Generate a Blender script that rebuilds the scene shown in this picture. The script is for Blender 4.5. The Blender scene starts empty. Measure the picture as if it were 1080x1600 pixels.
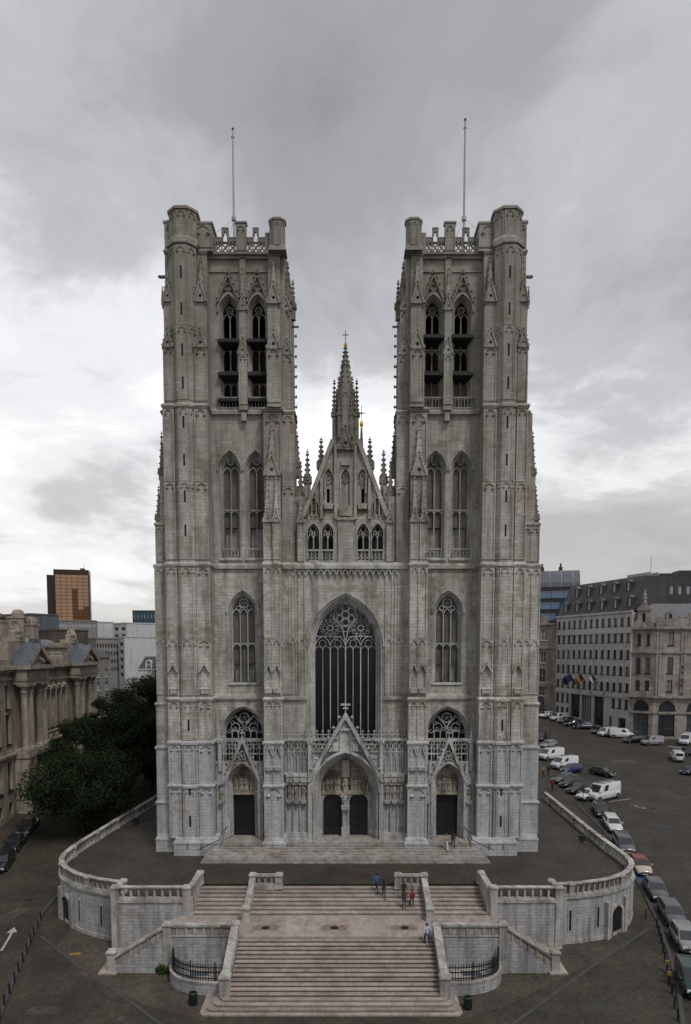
import bpy, bmesh, math, random
from mathutils import Vector, Matrix
from mathutils.geometry import tessellate_polygon
R = math.radians
random.seed(7)
SC = bpy.context.scene
COL = SC.collection

# ---------------------------------------------------------------- camera
cd = bpy.data.cameras.new('camera'); cam = bpy.data.objects.new('camera', cd); COL.objects.link(cam)
SC.camera = cam
cam.location = (0, -70, 20.8)
cam.rotation_euler = (R(90 - 4.5), 0, 0)
cd.sensor_fit = 'VERTICAL'; cd.sensor_height = 36.0; cd.sensor_width = 36.0
cd.lens = 36.0 * 1092 / 1600
cd.shift_y = (1102 - 800) / 1600
cd.clip_start = 0.5; cd.clip_end = 4000

# ---------------------------------------------------------------- node helpers
def node(nt, kind, ins=None, **props):
    n = nt.nodes.new(kind)
    for k, v in props.items(): setattr(n, k, v)
    for k, v in (ins or {}).items():
        s = n.inputs[k]
        if isinstance(v, bpy.types.NodeSocket): nt.links.new(v, s)
        else: s.default_value = v
    return n
def math_n(nt, op, a, b=0.0, c=0.0, clamp=False):
    n = nt.nodes.new('ShaderNodeMath'); n.operation = op; n.use_clamp = clamp
    for i, v in enumerate((a, b, c)):
        if isinstance(v, bpy.types.NodeSocket): nt.links.new(v, n.inputs[i])
        else: n.inputs[i].default_value = v
    return n.outputs[0]
def mix_n(nt, fac, a, b, blend='MIX'):
    n = nt.nodes.new('ShaderNodeMix'); n.data_type = 'RGBA'; n.blend_type = blend
    for i, v in ((0, fac), (6, a), (7, b)):
        if isinstance(v, bpy.types.NodeSocket): nt.links.new(v, n.inputs[i])
        else: n.inputs[i].default_value = v if i == 0 else (tuple(v) + (1,) if len(v) == 3 else v)
    return n.outputs[2]
def ramp_n(nt, fac, stops, interp='LINEAR'):
    n = nt.nodes.new('ShaderNodeValToRGB'); n.color_ramp.interpolation = interp
    el = n.color_ramp.elements
    while len(el) < len(stops): el.new(0.5)
    for e, (p, c) in zip(el, stops):
        e.position = p
        e.color = (c, c, c, 1) if not isinstance(c, (tuple, list)) else tuple(c) + (1,)
    nt.links.new(fac, n.inputs[0])
    return n.outputs[0]

# ---------------------------------------------------------------- world: overcast sky
SUN_EL, SUN_AZ = 57.0, 150.0      # sun high behind the photographer, veiled by cloud
w = bpy.data.worlds.new('World'); SC.world = w; w.use_nodes = True
nt = w.node_tree; nt.nodes.clear()
sky = node(nt, 'ShaderNodeTexSky', sky_type='NISHITA')
sky.sun_disc = False; sky.sun_elevation = R(SUN_EL); sky.sun_rotation = R(SUN_AZ)
bg_sky = node(nt, 'ShaderNodeBackground', {'Color': sky.outputs[0], 'Strength': 0.05})
tc = node(nt, 'ShaderNodeTexCoord')
sp = node(nt, 'ShaderNodeSeparateXYZ', {0: tc.outputs['Generated']})
zz = math_n(nt, 'ADD', math_n(nt, 'ABSOLUTE', sp.outputs[2]), 0.24)
cu = math_n(nt, 'DIVIDE', sp.outputs[0], zz); cv = math_n(nt, 'DIVIDE', sp.outputs[1], zz)
cvec = node(nt, 'ShaderNodeCombineXYZ', {0: cu, 1: cv, 2: 0.0}).outputs[0]
SKY_OFF = (7.7, 9.1, 0.0)
wv = node(nt, 'ShaderNodeTexNoise', {'Vector': cvec, 'Scale': 0.7, 'Detail': 3.0})
wvec = node(nt, 'ShaderNodeVectorMath', {0: cvec, 1: node(nt, 'ShaderNodeVectorMath', {0: wv.outputs[1], 3: 0.7}, operation='SCALE').outputs[0]}, operation='ADD').outputs[0]
mp = node(nt, 'ShaderNodeMapping', {'Vector': wvec, 'Location': SKY_OFF, 'Scale': (0.42, 0.36, 1)}).outputs[0]
n1 = node(nt, 'ShaderNodeTexNoise', {'Vector': mp, 'Scale': 2.6, 'Detail': 10.0, 'Roughness': 0.61}).outputs[0]
mp2 = node(nt, 'ShaderNodeMapping', {'Vector': wvec, 'Location': (SKY_OFF[1], SKY_OFF[0], 2.0), 'Scale': (0.30, 0.26, 1)}).outputs[0]
n2 = node(nt, 'ShaderNodeTexNoise', {'Vector': mp2, 'Scale': 2.0, 'Detail': 3.0, 'Roughness': 0.45}).outputs[0]
mixv = math_n(nt, 'ADD', math_n(nt, 'MULTIPLY', n1, 0.5), math_n(nt, 'MULTIPLY', n2, 0.5))
cl = ramp_n(nt, mixv, [(0.34, (0.25, 0.255, 0.272)), (0.43, (0.345, 0.348, 0.366)), (0.50, (0.475, 0.48, 0.498)), (0.56, (0.78, 0.79, 0.81)), (0.635, (1.12, 1.12, 1.12))], 'EASE')
# thinner, brighter cloud low over the horizon
hz = ramp_n(nt, math_n(nt, 'ABSOLUTE', sp.outputs[2]), [(0.0, 1.0), (0.16, 0.5), (0.4, 0.0)])
cl = mix_n(nt, math_n(nt, 'MULTIPLY', hz, 0.36), cl, (1.0, 0.95, 0.87))
bg_cl = node(nt, 'ShaderNodeBackground', {'Color': cl, 'Strength': 1.0})
add = node(nt, 'ShaderNodeMixShader', {0: 0.9, 1: bg_sky.outputs[0], 2: bg_cl.outputs[0]})
node(nt, 'ShaderNodeOutputWorld', {0: add.outputs[0]})

sd = bpy.data.lights.new('sun', 'SUN'); sun = bpy.data.objects.new('sun', sd); COL.objects.link(sun)
sd.energy = 1.4; sd.angle = R(12); sd.color = (1.0, 0.965, 0.92)
_a, _e = R(SUN_AZ), R(SUN_EL)
sdir = Vector((math.sin(_a) * math.cos(_e), math.cos(_a) * math.cos(_e), math.sin(_e)))
sun.rotation_euler = sdir.to_track_quat('Z', 'Y').to_euler()
sun.location = (0, -60, 90)
vs = SC.view_settings; vs.view_transform = 'Standard'; vs.look = 'None'; vs.gamma = 1; vs.use_curve_mapping = False
vs.exposure = 0.28
SC.cycles.max_bounces = 5; SC.cycles.diffuse_bounces = 3; SC.cycles.glossy_bounces = 3

# ---------------------------------------------------------------- materials
MATS = {}
def base_mat(name):
    m = bpy.data.materials.new(name); m.use_nodes = True
    nt = m.node_tree; b = nt.nodes['Principled BSDF']
    MATS[name] = m
    return m, nt, b
def pos_uvz(nt):
    g = node(nt, 'ShaderNodeNewGeometry')
    s = node(nt, 'ShaderNodeSeparateXYZ', {0: g.outputs['Position']})
    return g.outputs['Position'], s.outputs[0], s.outputs[1], s.outputs[2]
def bump(nt, b, h, strength=0.4, dist=0.02):
    bn = node(nt, 'ShaderNodeBump', {'Height': h, 'Strength': strength, 'Distance': dist})
    nt.links.new(bn.outputs[0], b.inputs['Normal'])
def stone(name, c1, c2, ochre, row=0.33, width=0.8, patch=0.5, grime=0.5, old=0.0, mortar=0.012, rough=0.9, mcol=0.5, joint=True, objrand=False):
    m, nt, b = base_mat(name)
    P, x, y, z = pos_uvz(nt)
    u = math_n(nt, 'ADD', x, math_n(nt, 'MULTIPLY', y, 0.0 if objrand else 0.93))
    if objrand: u = math_n(nt, 'ADD', u, math_n(nt, 'MULTIPLY', node(nt, 'ShaderNodeObjectInfo').outputs['Random'], 37.0))
    v = node(nt, 'ShaderNodeCombineXYZ', {0: u, 1: z, 2: 0.0}).outputs[0]
    mc = tuple(k * mcol for k in c1)
    def brick(a, bb, bias):
        return node(nt, 'ShaderNodeTexBrick', {'Vector': v, 'Color1': a + (1,), 'Color2': bb + (1,), 'Mortar': mc + (1,), 'Scale': 1.0,
                    'Mortar Size': mortar, 'Mortar Smooth': 0.3, 'Bias': bias, 'Brick Width': width, 'Row Height': row})
    b1 = brick(c1, c2, -0.1); b2 = brick(c1, ochre, 0.15)
    pn = node(nt, 'ShaderNodeTexNoise', {'Vector': P, 'Scale': 0.33, 'Detail': 4.0, 'Roughness': 0.6}).outputs[0]
    pf = ramp_n(nt, pn, [(patch, 0.0), (patch + 0.1, 0.95)])
    c = mix_n(nt, pf, b1.outputs[0], b2.outputs[0])
    if patch < 0.55 and not objrand:
        b3 = brick(tuple(min(1, k * 1.22) for k in c1), c2, -0.4)
        pn2 = node(nt, 'ShaderNodeTexNoise', {'Vector': node(nt, 'ShaderNodeMapping', {'Vector': P, 'Location': (31.0, 7.0, 13.0)}).outputs[0], 'Scale': 0.28, 'Detail': 5.0, 'Roughness': 0.65}).outputs[0]
        c = mix_n(nt, ramp_n(nt, pn2, [(0.53, 0.0), (0.58, 0.9)]), c, b3.outputs[0])
    fn = node(nt, 'ShaderNodeTexNoise', {'Vector': P, 'Scale': 3.5, 'Detail': 6.0, 'Roughness': 0.7}).outputs[0]
    c = mix_n(nt, 1.0, c, ramp_n(nt, fn, [(0.25, 0.72), (0.55, 1.0), (0.8, 1.12)]), 'MULTIPLY')
    sv = node(nt, 'ShaderNodeCombineXYZ', {0: math_n(nt, 'MULTIPLY', u, 1.3), 1: math_n(nt, 'MULTIPLY', z, 0.13), 2: y}).outputs[0]
    sn = node(nt, 'ShaderNodeTexNoise', {'Vector': sv, 'Scale': 1.0, 'Detail': 6.0, 'Roughness': 0.65}).outputs[0]
    st = ramp_n(nt, sn, [(0.34, 1.0 - grime), (0.56, 1.0)])
    c = mix_n(nt, 1.0, c, st, 'MULTIPLY')
    bn_ = node(nt, 'ShaderNodeTexNoise', {'Vector': P, 'Scale': 0.75, 'Detail': 8.0, 'Roughness': 0.75}).outputs[0]
    c = mix_n(nt, 1.0, c, ramp_n(nt, bn_, [(0.3, 0.8), (0.47, 0.98), (0.75, 1.06)]), 'MULTIPLY')
    if objrand:
        tint = math_n(nt, 'ADD', 0.78, math_n(nt, 'MULTIPLY', node(nt, 'ShaderNodeObjectInfo').outputs['Random'], 0.4))
        c = mix_n(nt, 1.0, c, node(nt, 'ShaderNodeCombineXYZ', {0: tint, 1: tint, 2: tint}).outputs[0], 'MULTIPLY')
    if old:
        on = node(nt, 'ShaderNodeTexNoise', {'Vector': P, 'Scale': 0.12, 'Detail': 5.0, 'Roughness': 0.6}).outputs[0]
        zf = math_n(nt, 'MULTIPLY', math_n(nt, 'SUBTRACT', z, 24.0), 1 / 36.0, clamp=True)
        of = math_n(nt, 'MULTIPLY', zf, ramp_n(nt, on, [(0.3, 0.45), (0.65, 1.0)]))
        c = mix_n(nt, math_n(nt, 'MULTIPLY', of, min(1.0, old)), c, mix_n(nt, 0.55, c, (0.10, 0.082, 0.062)))
        c = mix_n(nt, math_n(nt, 'MULTIPLY', of, old * 0.6), c, (0.165, 0.148, 0.125))
    nt.links.new(c, b.inputs['Base Color'])
    b.inputs['Roughness'].default_value = rough
    h = math_n(nt, 'ADD', math_n(nt, 'MULTIPLY', b1.outputs[1], -0.7 if joint else 0.0), math_n(nt, 'MULTIPLY', fn, 0.5))
    bump(nt, b, h, 0.5, 0.03)
    return m
def plain(name, col, rough=0.6, metal=0.0, var=0.15, scale=2.0, spec=0.5, emis=None, bumpd=0.0, coat=0.0):
    m, nt, b = base_mat(name)
    P, x, y, z = pos_uvz(nt)
    n = node(nt, 'ShaderNodeTexNoise', {'Vector': P, 'Scale': scale, 'Detail': 4.0, 'Roughness': 0.6}).outputs[0]
    c = mix_n(nt, 1.0, col, ramp_n(nt, n, [(0.3, 1 - var), (0.7, 1 + var)]), 'MULTIPLY')
    nt.links.new(c, b.inputs['Base Color'])
    b.inputs['Roughness'].default_value = rough; b.inputs['Metallic'].default_value = metal
    b.inputs['Specular IOR Level'].default_value = spec
    if coat: b.inputs['Coat Weight'].default_value = coat; b.inputs['Coat Roughness'].default_value = 0.05
    if bumpd: bump(nt, b, n, 0.6, bumpd)
    return m
def cobble(name, c1, c2, dirt, sx=0.16, sy=0.12, axis='xy', rot=0.0, moss=0.0):
    m, nt, b = base_mat(name)
    P, x, y, z = pos_uvz(nt)
    v = node(nt, 'ShaderNodeMapping', {'Vector': P, 'Rotation': (0, 0, rot)}).outputs[0]
    nz = node(nt, 'ShaderNodeTexNoise', {'Vector': P, 'Scale': 1.6, 'Detail': 3.0})
    v = node(nt, 'ShaderNodeVectorMath', {0: v, 1: node(nt, 'ShaderNodeVectorMath', {0: nz.outputs[1], 3: 0.12}, operation='SCALE').outputs[0]}, operation='ADD').outputs[0]
    br = node(nt, 'ShaderNodeTexBrick', {'Vector': v, 'Color1': c1 + (1,), 'Color2': c2 + (1,), 'Mortar': dirt + (1,), 'Scale': 1.0, 'Mortar Size': 0.018,
              'Mortar Smooth': 0.6, 'Bias': 0.0, 'Brick Width': sx, 'Row Height': sy})
    n1 = node(nt, 'ShaderNodeTexNoise', {'Vector': P, 'Scale': 0.22, 'Detail': 6.0, 'Roughness': 0.65}).outputs[0]
    n2 = node(nt, 'ShaderNodeTexNoise', {'Vector': P, 'Scale': 2.2, 'Detail': 6.0, 'Roughness': 0.75}).outputs[0]
    c = mix_n(nt, 1.0, br.outputs[0], ramp_n(nt, n1, [(0.28, 0.5), (0.5, 1.0), (0.72, 1.6)]), 'MULTIPLY')
    c = mix_n(nt, 1.0, c, ramp_n(nt, n2, [(0.25, 0.55), (0.5, 1.0), (0.8, 1.6)]), 'MULTIPLY')
    vn = node(nt, 'ShaderNodeTexVoronoi', {'Vector': P, 'Scale': 5.0})
    c = mix_n(nt, 1.0, c, ramp_n(nt, vn.outputs[1], [(0.0, 0.75), (1.0, 1.3)]), 'MULTIPLY')
    if moss:
        n3 = node(nt, 'ShaderNodeTexNoise', {'Vector': P, 'Scale': 0.35, 'Detail': 7.0, 'Roughness': 0.7}).outputs[0]
        c = mix_n(nt, math_n(nt, 'MULTIPLY', ramp_n(nt, n3, [(0.58, 0.0), (0.7, 1.0)]), moss), c, (0.05, 0.055, 0.02))
    nt.links.new(c, b.inputs['Base Color'])
    b.inputs['Roughness'].default_value = 0.8
    bump(nt, b, math_n(nt, 'ADD', math_n(nt, 'MULTIPLY', br.outputs[1], -1.0), n2), 0.6, 0.03)
    return m
def glass(name, col, rough=0.08, spec=0.6):
    m = plain(name, col, rough, 0.0, 0.25, 0.6, spec)
    return m

stone('stone', (0.485, 0.468, 0.43), (0.41, 0.39, 0.35), (0.31, 0.268, 0.20), patch=0.50, grime=0.46, old=1.0)
stone('stone_clean', (0.50, 0.50, 0.51), (0.43, 0.43, 0.435), (0.33, 0.29, 0.23), patch=0.58, grime=0.36, old=0.7)
stone('stone_trim', (0.47, 0.465, 0.455), (0.42, 0.415, 0.40), (0.30, 0.265, 0.21), row=0.5, width=1.4, patch=0.54, grime=0.55, old=1.0, mcol=0.8)
stone('stone_carved', (0.40, 0.36, 0.30), (0.34, 0.305, 0.25), (0.18, 0.15, 0.105), row=0.45, width=0.6, patch=0.45, grime=0.5, old=0.7, mcol=0.8)
stone('stone_soot', (0.30, 0.285, 0.255), (0.25, 0.235, 0.205), (0.13, 0.11, 0.085), row=0.45, width=0.9, patch=0.45, grime=0.6, old=1.0, mcol=0.8)
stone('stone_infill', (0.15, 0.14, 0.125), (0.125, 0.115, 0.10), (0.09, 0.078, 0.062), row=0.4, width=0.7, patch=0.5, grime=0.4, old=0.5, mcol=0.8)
stone('wall_stone', (0.46, 0.46, 0.47), (0.39, 0.388, 0.395), (0.33, 0.31, 0.28), row=0.27, width=0.75, patch=0.56, grime=0.5, mortar=0.014, mcol=0.5)
stone('step_stone', (0.38, 0.332, 0.292), (0.335, 0.288, 0.253), (0.305, 0.25, 0.215), row=50.0, width=1.7, patch=0.48, grime=0.3, mortar=0.012, mcol=0.4, objrand=True)
stone('door_step_stone', (0.36, 0.34, 0.32), (0.31, 0.285, 0.26), (0.26, 0.22, 0.19), row=50.0, width=1.7, patch=0.46, grime=0.45, mortar=0.012, mcol=0.4, objrand=True)
stone('rail_stone', (0.44, 0.425, 0.405), (0.38, 0.365, 0.345), (0.28, 0.255, 0.22), row=2.0, width=1.5, patch=0.5, grime=0.55, mortar=0.006, mcol=0.5)
cobble('cobble', (0.0461, 0.0370, 0.0253), (0.0335, 0.0273, 0.0190), (0.0194, 0.0156, 0.0103), 0.24, 0.17, moss=0.3)
cobble('cobble_road', (0.0398, 0.0331, 0.0253), (0.0293, 0.0247, 0.0190), (0.0167, 0.0136, 0.0103), 0.26, 0.18, rot=0.35)
cobble('cobble_terrace', (0.0474, 0.0383, 0.0259), (0.0342, 0.0273, 0.0185), (0.0194, 0.0163, 0.0103), 0.22, 0.15, moss=0.6)
cobble('cobble_worn', (0.0732, 0.0604, 0.0449), (0.0502, 0.0416, 0.0311), (0.0279, 0.0227, 0.0166), 0.22, 0.16, rot=0.6, moss=0.3)
plain('asphalt', (0.05, 0.05, 0.053), 0.85, var=0.3, scale=6, bumpd=0.01)
plain('kerb_stone', (0.05, 0.051, 0.056), 0.75, var=0.3, scale=3, bumpd=0.01)
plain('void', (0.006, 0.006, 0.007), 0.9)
glass('church_glass', (0.012, 0.013, 0.016), 0.25, 0.35)
plain('louvre', (0.012, 0.012, 0.013), 0.7, var=0.4)
plain('door_black', (0.012, 0.012, 0.014), 0.45, var=0.3, scale=5)
plain('iron', (0.012, 0.012, 0.013), 0.5, var=0.3)
plain('pole_grey', (0.30, 0.31, 0.34), 0.4, 0.3)
plain('gold', (0.8, 0.5, 0.12), 0.25, 1.0)
plain('slate', (0.07, 0.085, 0.11), 0.5, var=0.3, scale=4)
plain('copper_green', (0.07, 0.15, 0.09), 0.7, var=0.3)

# ---------------------------------------------------------------- mesh builder
class MB:
    def __init__(s, sx=1):
        s.v = []; s.f = []; s.sx = sx; s.M = None
    def add(s, vs, fs):
        o = len(s.v)
        if s.M is not None: vs = [s.M @ Vector(p) for p in vs]
        s.v += [(p[0] * s.sx, p[1], p[2]) for p in vs]
        s.f += [tuple(i + o for i in f) for f in fs]
        return s
    def box(s, x0, x1, y0, y1, z0, z1):
        return s.add([(x0,y0,z0),(x1,y0,z0),(x1,y1,z0),(x0,y1,z0),(x0,y0,z1),(x1,y0,z1),(x1,y1,z1),(x0,y1,z1)],
              [(0,3,2,1),(4,5,6,7),(0,1,5,4),(1,2,6,5),(2,3,7,6),(3,0,4,7)])
    def tbox(s, x0, x1, y0, y1, z0, z1, ix=0.0, iy=0.0):          # box whose top is inset
        return s.add([(x0,y0,z0),(x1,y0,z0),(x1,y1,z0),(x0,y1,z0),(x0+ix,y0+iy,z1),(x1-ix,y0+iy,z1),(x1-ix,y1-iy,z1),(x0+ix,y1-iy,z1)],
              [(0,3,2,1),(4,5,6,7),(0,1,5,4),(1,2,6,5),(2,3,7,6),(3,0,4,7)])
    def plate(s, outer, holes, y0, y1):                           # XZ outline with holes, from y0 (front) to y1
        loops = [outer] + list(holes)
        tris = tessellate_polygon([[Vector((a, b, 0)) for a, b in l] for l in loops])
        pts = [p for l in loops for p in l]; n = len(pts)
        vs = [(a, y0, b) for a, b in pts] + [(a, y1, b) for a, b in pts]
        fs = [tuple(t) for t in tris] + [tuple(i + n for i in reversed(t)) for t in tris]
        o = 0
        for l in loops:
            k = len(l)
            for i in range(k):
                j = (i + 1) % k
                fs.append((o + i, o + j, o + j + n, o + i + n))
            o += k
        return s.add(vs, fs)
    def vprism(s, poly, z0, z1, k=1.0, c=(0, 0)):                 # XY outline, top scaled by k about c
        n = len(poly)
        vs = [(a, b, z0) for a, b in poly] + [(c[0] + (a - c[0]) * k, c[1] + (b - c[1]) * k, z1) for a, b in poly]
        fs = [tuple(range(n))[::-1], tuple(range(n, 2 * n))] + [(i, (i + 1) % n, (i + 1) % n + n, i + n) for i in range(n)]
        return s.add(vs, fs)
    def ngon(s, cx, cy, r, z0, z1, n=8, k=1.0, ph=None):
        ph = math.pi / n if ph is None else ph
        return s.vprism([(cx + r * math.cos(ph + 2 * math.pi * i / n), cy + r * math.sin(ph + 2 * math.pi * i / n)) for i in range(n)], z0, z1, k, (cx, cy))
    def lathe(s, cx, cy, prof, n=12, ex=1.0, ey=1.0):
        vs = []; fs = []
        for r, z in prof:
            for i in range(n):
                a = 2 * math.pi * i / n
                vs.append((cx + r * ex * math.cos(a), cy + r * ey * math.sin(a), z))
        for k in range(len(prof) - 1):
            for i in range(n):
                j = (i + 1) % n
                fs.append((k*n+i, k*n+j, (k+1)*n+j, (k+1)*n+i))
        fs.append(tuple(range(n))[::-1]); fs.append(tuple(range((len(prof)-1)*n, len(prof)*n)))
        return s.add(vs, fs)
    def ribbon(s, pts, wd, y0, y1, closed=False):                 # bar of width wd following an XZ line
        n = len(pts); L = []; Rr = []
        for i in range(n):
            if closed: a, b = pts[i - 1], pts[(i + 1) % n]
            else: a, b = pts[max(i - 1, 0)], pts[min(i + 1, n - 1)]
            dx, dz = b[0] - a[0], b[1] - a[1]; l = math.hypot(dx, dz) or 1
            nx, nz = -dz / l * wd / 2, dx / l * wd / 2
            L.append((pts[i][0] + nx, pts[i][1] + nz)); Rr.append((pts[i][0] - nx, pts[i][1] - nz))
        return s.band(L, Rr, y0, y1, closed)
    def band(s, A, B, y0, y1, closed=False):                      # solid between two XZ lines with equal counts
        n = len(A)
        vs = [(a, y0, b) for a, b in A] + [(a, y0, b) for a, b in B] + [(a, y1, b) for a, b in A] + [(a, y1, b) for a, b in B]
        fs = []
        for i in range(n if closed else n - 1):
            j = (i + 1) % n
            fs += [(i, j, n+j, n+i), (2*n+i, 3*n+i, 3*n+j, 2*n+j), (i, 2*n+i, 2*n+j, j), (n+i, n+j, 3*n+j, 3*n+i)]
        if not closed:
            fs += [(0, n, 3*n, 2*n), (n-1, 3*n-1, 4*n-1, 2*n-1)]
        return s.add(vs, fs)
    def tube(s, pts, r, n=6, r1=None):
        pts = [Vector(p) for p in pts]; m = len(pts); vs = []; fs = []
        r1 = r if r1 is None else r1
        for i, p in enumerate(pts):
            d = (pts[min(i+1, m-1)] - pts[max(i-1, 0)]).normalized()
            a = d.cross(Vector((0, 0, 1)) if abs(d.z) < 0.9 else Vector((1, 0, 0))).normalized(); b = d.cross(a)
            rr = r + (r1 - r) * i / (m - 1)
            for k in range(n):
                t = 2 * math.pi * k / n
                vs.append(tuple(p + a * rr * math.cos(t) + b * rr * math.sin(t)))
        for i in range(m - 1):
            for k in range(n):
                j = (k + 1) % n
                fs.append((i*n+k, i*n+j, (i+1)*n+j, (i+1)*n+k))
        fs.append(tuple(range(n))[::-1]); fs.append(tuple(range((m-1)*n, m*n)))
        return s.add(vs, fs)
    def knob(s, x, y, z, r, rz=None):                             # small carved bud
        rz = rz or r
        return s.add([(x-r,y,z),(x,y-r,z),(x+r,y,z),(x,y+r,z),(x,y,z+rz),(x,y,z-rz)],
              [(0,1,4),(1,2,4),(2,3,4),(3,0,4),(1,0,5),(2,1,5),(3,2,5),(0,3,5)])
    def build(s, name, mat, parent=None, smooth=False):
        me = bpy.data.meshes.new(name); me.from_pydata(s.v, [], s.f); me.update()
        bm = bmesh.new(); bm.from_mesh(me); bmesh.ops.recalc_face_normals(bm, faces=bm.faces); bm.to_mesh(me); bm.free()
        mats = mat if isinstance(mat, (list, tuple)) else [mat]
        for k in mats: me.materials.append(MATS[k])
        if smooth: me.polygons.foreach_set('use_smooth', [True] * len(me.polygons))
        o = bpy.data.objects.new(name, me); COL.objects.link(o)
        if parent: o.parent = parent
        return o
def thing(name, label, cat, loc=(0, 0, 0), rz=0.0, group=None):
    o = bpy.data.objects.new(name, None); COL.objects.link(o)
    o.location = loc; o.rotation_euler = (0, 0, rz); o.empty_display_size = 0.2
    o['label'] = label; o['category'] = cat
    if group: o['group'] = group
    return o
def tag(o, label, cat, group=None):
    o['label'] = label; o['category'] = cat
    if group: o['group'] = group
    return o
def struct(o): o['kind'] = 'structure'; return o
def dup(root, loc, rz, label, group=None, mats=None):
    def cp(o, parent):
        c = o.copy(); COL.objects.link(c); c.parent = parent
        for ch in o.children: cp(ch, c)
        return c
    r = cp(root, None); r.location = loc; r.rotation_euler = (0, 0, rz); r['label'] = label
    if group: r['group'] = group
    return r

# ---------------------------------------------------------------- gothic shapes
def arch(cx, hw, zs, za, n=8):
    h = za - zs; pts = []
    if h >= hw:
        r = (hw * hw + h * h) / (2 * hw); ang = math.asin(min(1, h / r))
        for i in range(n + 1):
            t = ang * i / n; pts.append((cx - hw + r - r * math.cos(t), zs + r * math.sin(t)))
    else:
        for i in range(n + 1):
            t = math.pi / 2 * i / n
            pts.append((cx - hw * math.cos(t) ** 0.92, zs + h * (0.8 * math.sin(t) + 0.2 * (1 - math.cos(t) ** 0.92))))
    return pts + [(2 * cx - a, b) for a, b in pts[-2::-1]]
def opening(cx, hw, z0, zs, za, n=8): return [(cx - hw, z0)] + arch(cx, hw, zs, za, n) + [(cx + hw, z0)]
def circle(cx, cz, r, n=16, ph=0.0): return [(cx + r * math.cos(ph + 2*math.pi*i/n), cz + r * math.sin(ph + 2*math.pi*i/n)) for i in range(n)]
def rect(x0, x1, z0, z1): return [(x0, z0), (x1, z0), (x1, z1), (x0, z1)]
def panel(mb, x0, x1, z0, z1, yf, t=0.12, na=1, rib=0.13, cusp=True):
    """raised frame with arch-headed sunk panels in front of a face at y = yf"""
    wd = (x1 - x0 - rib * (na + 1)) / na; holes = []
    for i in range(na):
        a = x0 + rib + i * (wd + rib); c = a + wd / 2
        holes.append(opening(c, wd / 2, z0 + 0.06, z1 - 0.12 - wd * 0.62, z1 - 0.12, 4))
    mb.plate(rect(x0, x1, z0, z1), holes, yf - t, yf + 0.02)
    if cusp:
        for i in range(na):
            a = x0 + rib + i * (wd + rib)
            for c in (a + wd * 0.16, a + wd * 0.84): mb.knob(c, yf - t * 0.5, z1 - 0.12 - wd * 0.5, wd * 0.17)
def face_m(cx, cy, ang, dist):
    """local frame: x along the face, y = 0 on the face (outwards is -y), for a face of a polygonal shaft"""
    return Matrix.Translation((cx, cy, 0)) @ Matrix.Rotation(ang, 4, 'Z') @ Matrix.Translation((0, -dist, 0))
def cap(mb, x0, x1, y0, y1, z, e=0.16, h=0.34):
    mb.box(x0 - e * 0.5, x1 + e * 0.5, y0 - e * 0.5, y1, z - h, z - h * 0.55)
    mb.box(x0 - e, x1 + e, y0 - e, y1, z - h * 0.55, z - h * 0.15)
    mb.tbox(x0 - e, x1 + e, y0 - e, y1 + e, z - h * 0.15, z + h * 0.35, e, e)
def finial(mb, x, y, z, r):
    mb.box(x - r*0.22, x + r*0.22, y - r*0.22, y + r*0.22, z - r*0.6, z + r*1.5)
    for dx, dy in ((1,0),(-1,0),(0,1),(0,-1)): mb.knob(x + dx*r*0.55, y + dy*r*0.55, z + r*0.45, r*0.45)
    mb.knob(x, y, z + r*1.5, r*0.42, r*0.6)
def gablet(mb, cx, hw, z0, h, y, t=0.3, cr=0.11, nc=4, fill=True, fin=True):
    """steep crocketed gable standing proud of a face at y"""
    L = [(cx - hw, z0), (cx, z0 + h)]; Rr = [(cx + hw, z0), (cx, z0 + h)]
    if fill: mb.plate([(cx - hw, z0), (cx + hw, z0), (cx, z0 + h)], [circle(cx, z0 + h * 0.27, hw * 0.26, 8)] if hw > 0.35 else [], y - t * 0.55, y + 0.1)
    wd = min(0.16, hw * 0.28)
    mb.ribbon(L, wd, y - t, y + 0.1); mb.ribbon(Rr, wd, y - t, y + 0.1)
    for i in range(nc):
        f = (i + 0.5) / nc
        for sgn in (-1, 1): mb.knob(cx + sgn * (hw * (1 - f) + wd * 0.8), y - t * 0.6, z0 + h * f + wd * 0.3, cr)
    if fin: finial(mb, cx, y - t * 0.5, z0 + h, cr * 1.5)
def spire(mb, cx, cy, z0, hw, h, cr=0.1, nc=5, n=4):
    mb.ngon(cx, cy, hw * (1.414 if n == 4 else 1.08), z0, z0 + h, n, 0.08)
    for i in range(nc):
        f = (i + 0.4) / nc; r = hw * (1 - f * 0.92)
        for dx, dy in (((1,1),(-1,1),(1,-1),(-1,-1)) if n == 4 else ((1,0),(-1,0),(.7,-.7),(-.7,-.7),(0,-1),(0,1))): mb.knob(cx + dx * (r + cr * 0.4), cy + dy * (r + cr * 0.4), z0 + h * f, cr)
    finial(mb, cx, cy, z0 + h - cr, cr * 1.5)
def pinnacle(mb, cx, cy, z0, hw, hs, hp, cr=0.1, nc=6):
    """square shaft, four little gables, crocketed spire"""
    mb.box(cx - hw, cx + hw, cy - hw, cy + hw, z0, z0 + hs)
    for k in range(4):
        keep = mb.M
        T = Matrix.Translation((cx, cy, 0)) @ Matrix.Rotation(k * math.pi / 2, 4, 'Z') @ Matrix.Translation((0, -hw, 0))
        mb.M = T if keep is None else keep @ T
        gablet(mb, 0, hw * 1.08, z0 + hs - hw * 0.5, hw * 2.3, 0, 0.12, cr * 0.75, 2, True, False)
        mb.M = keep
    spire(mb, cx, cy, z0 + hs, hw * 0.82, hp, cr, nc)
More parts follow.
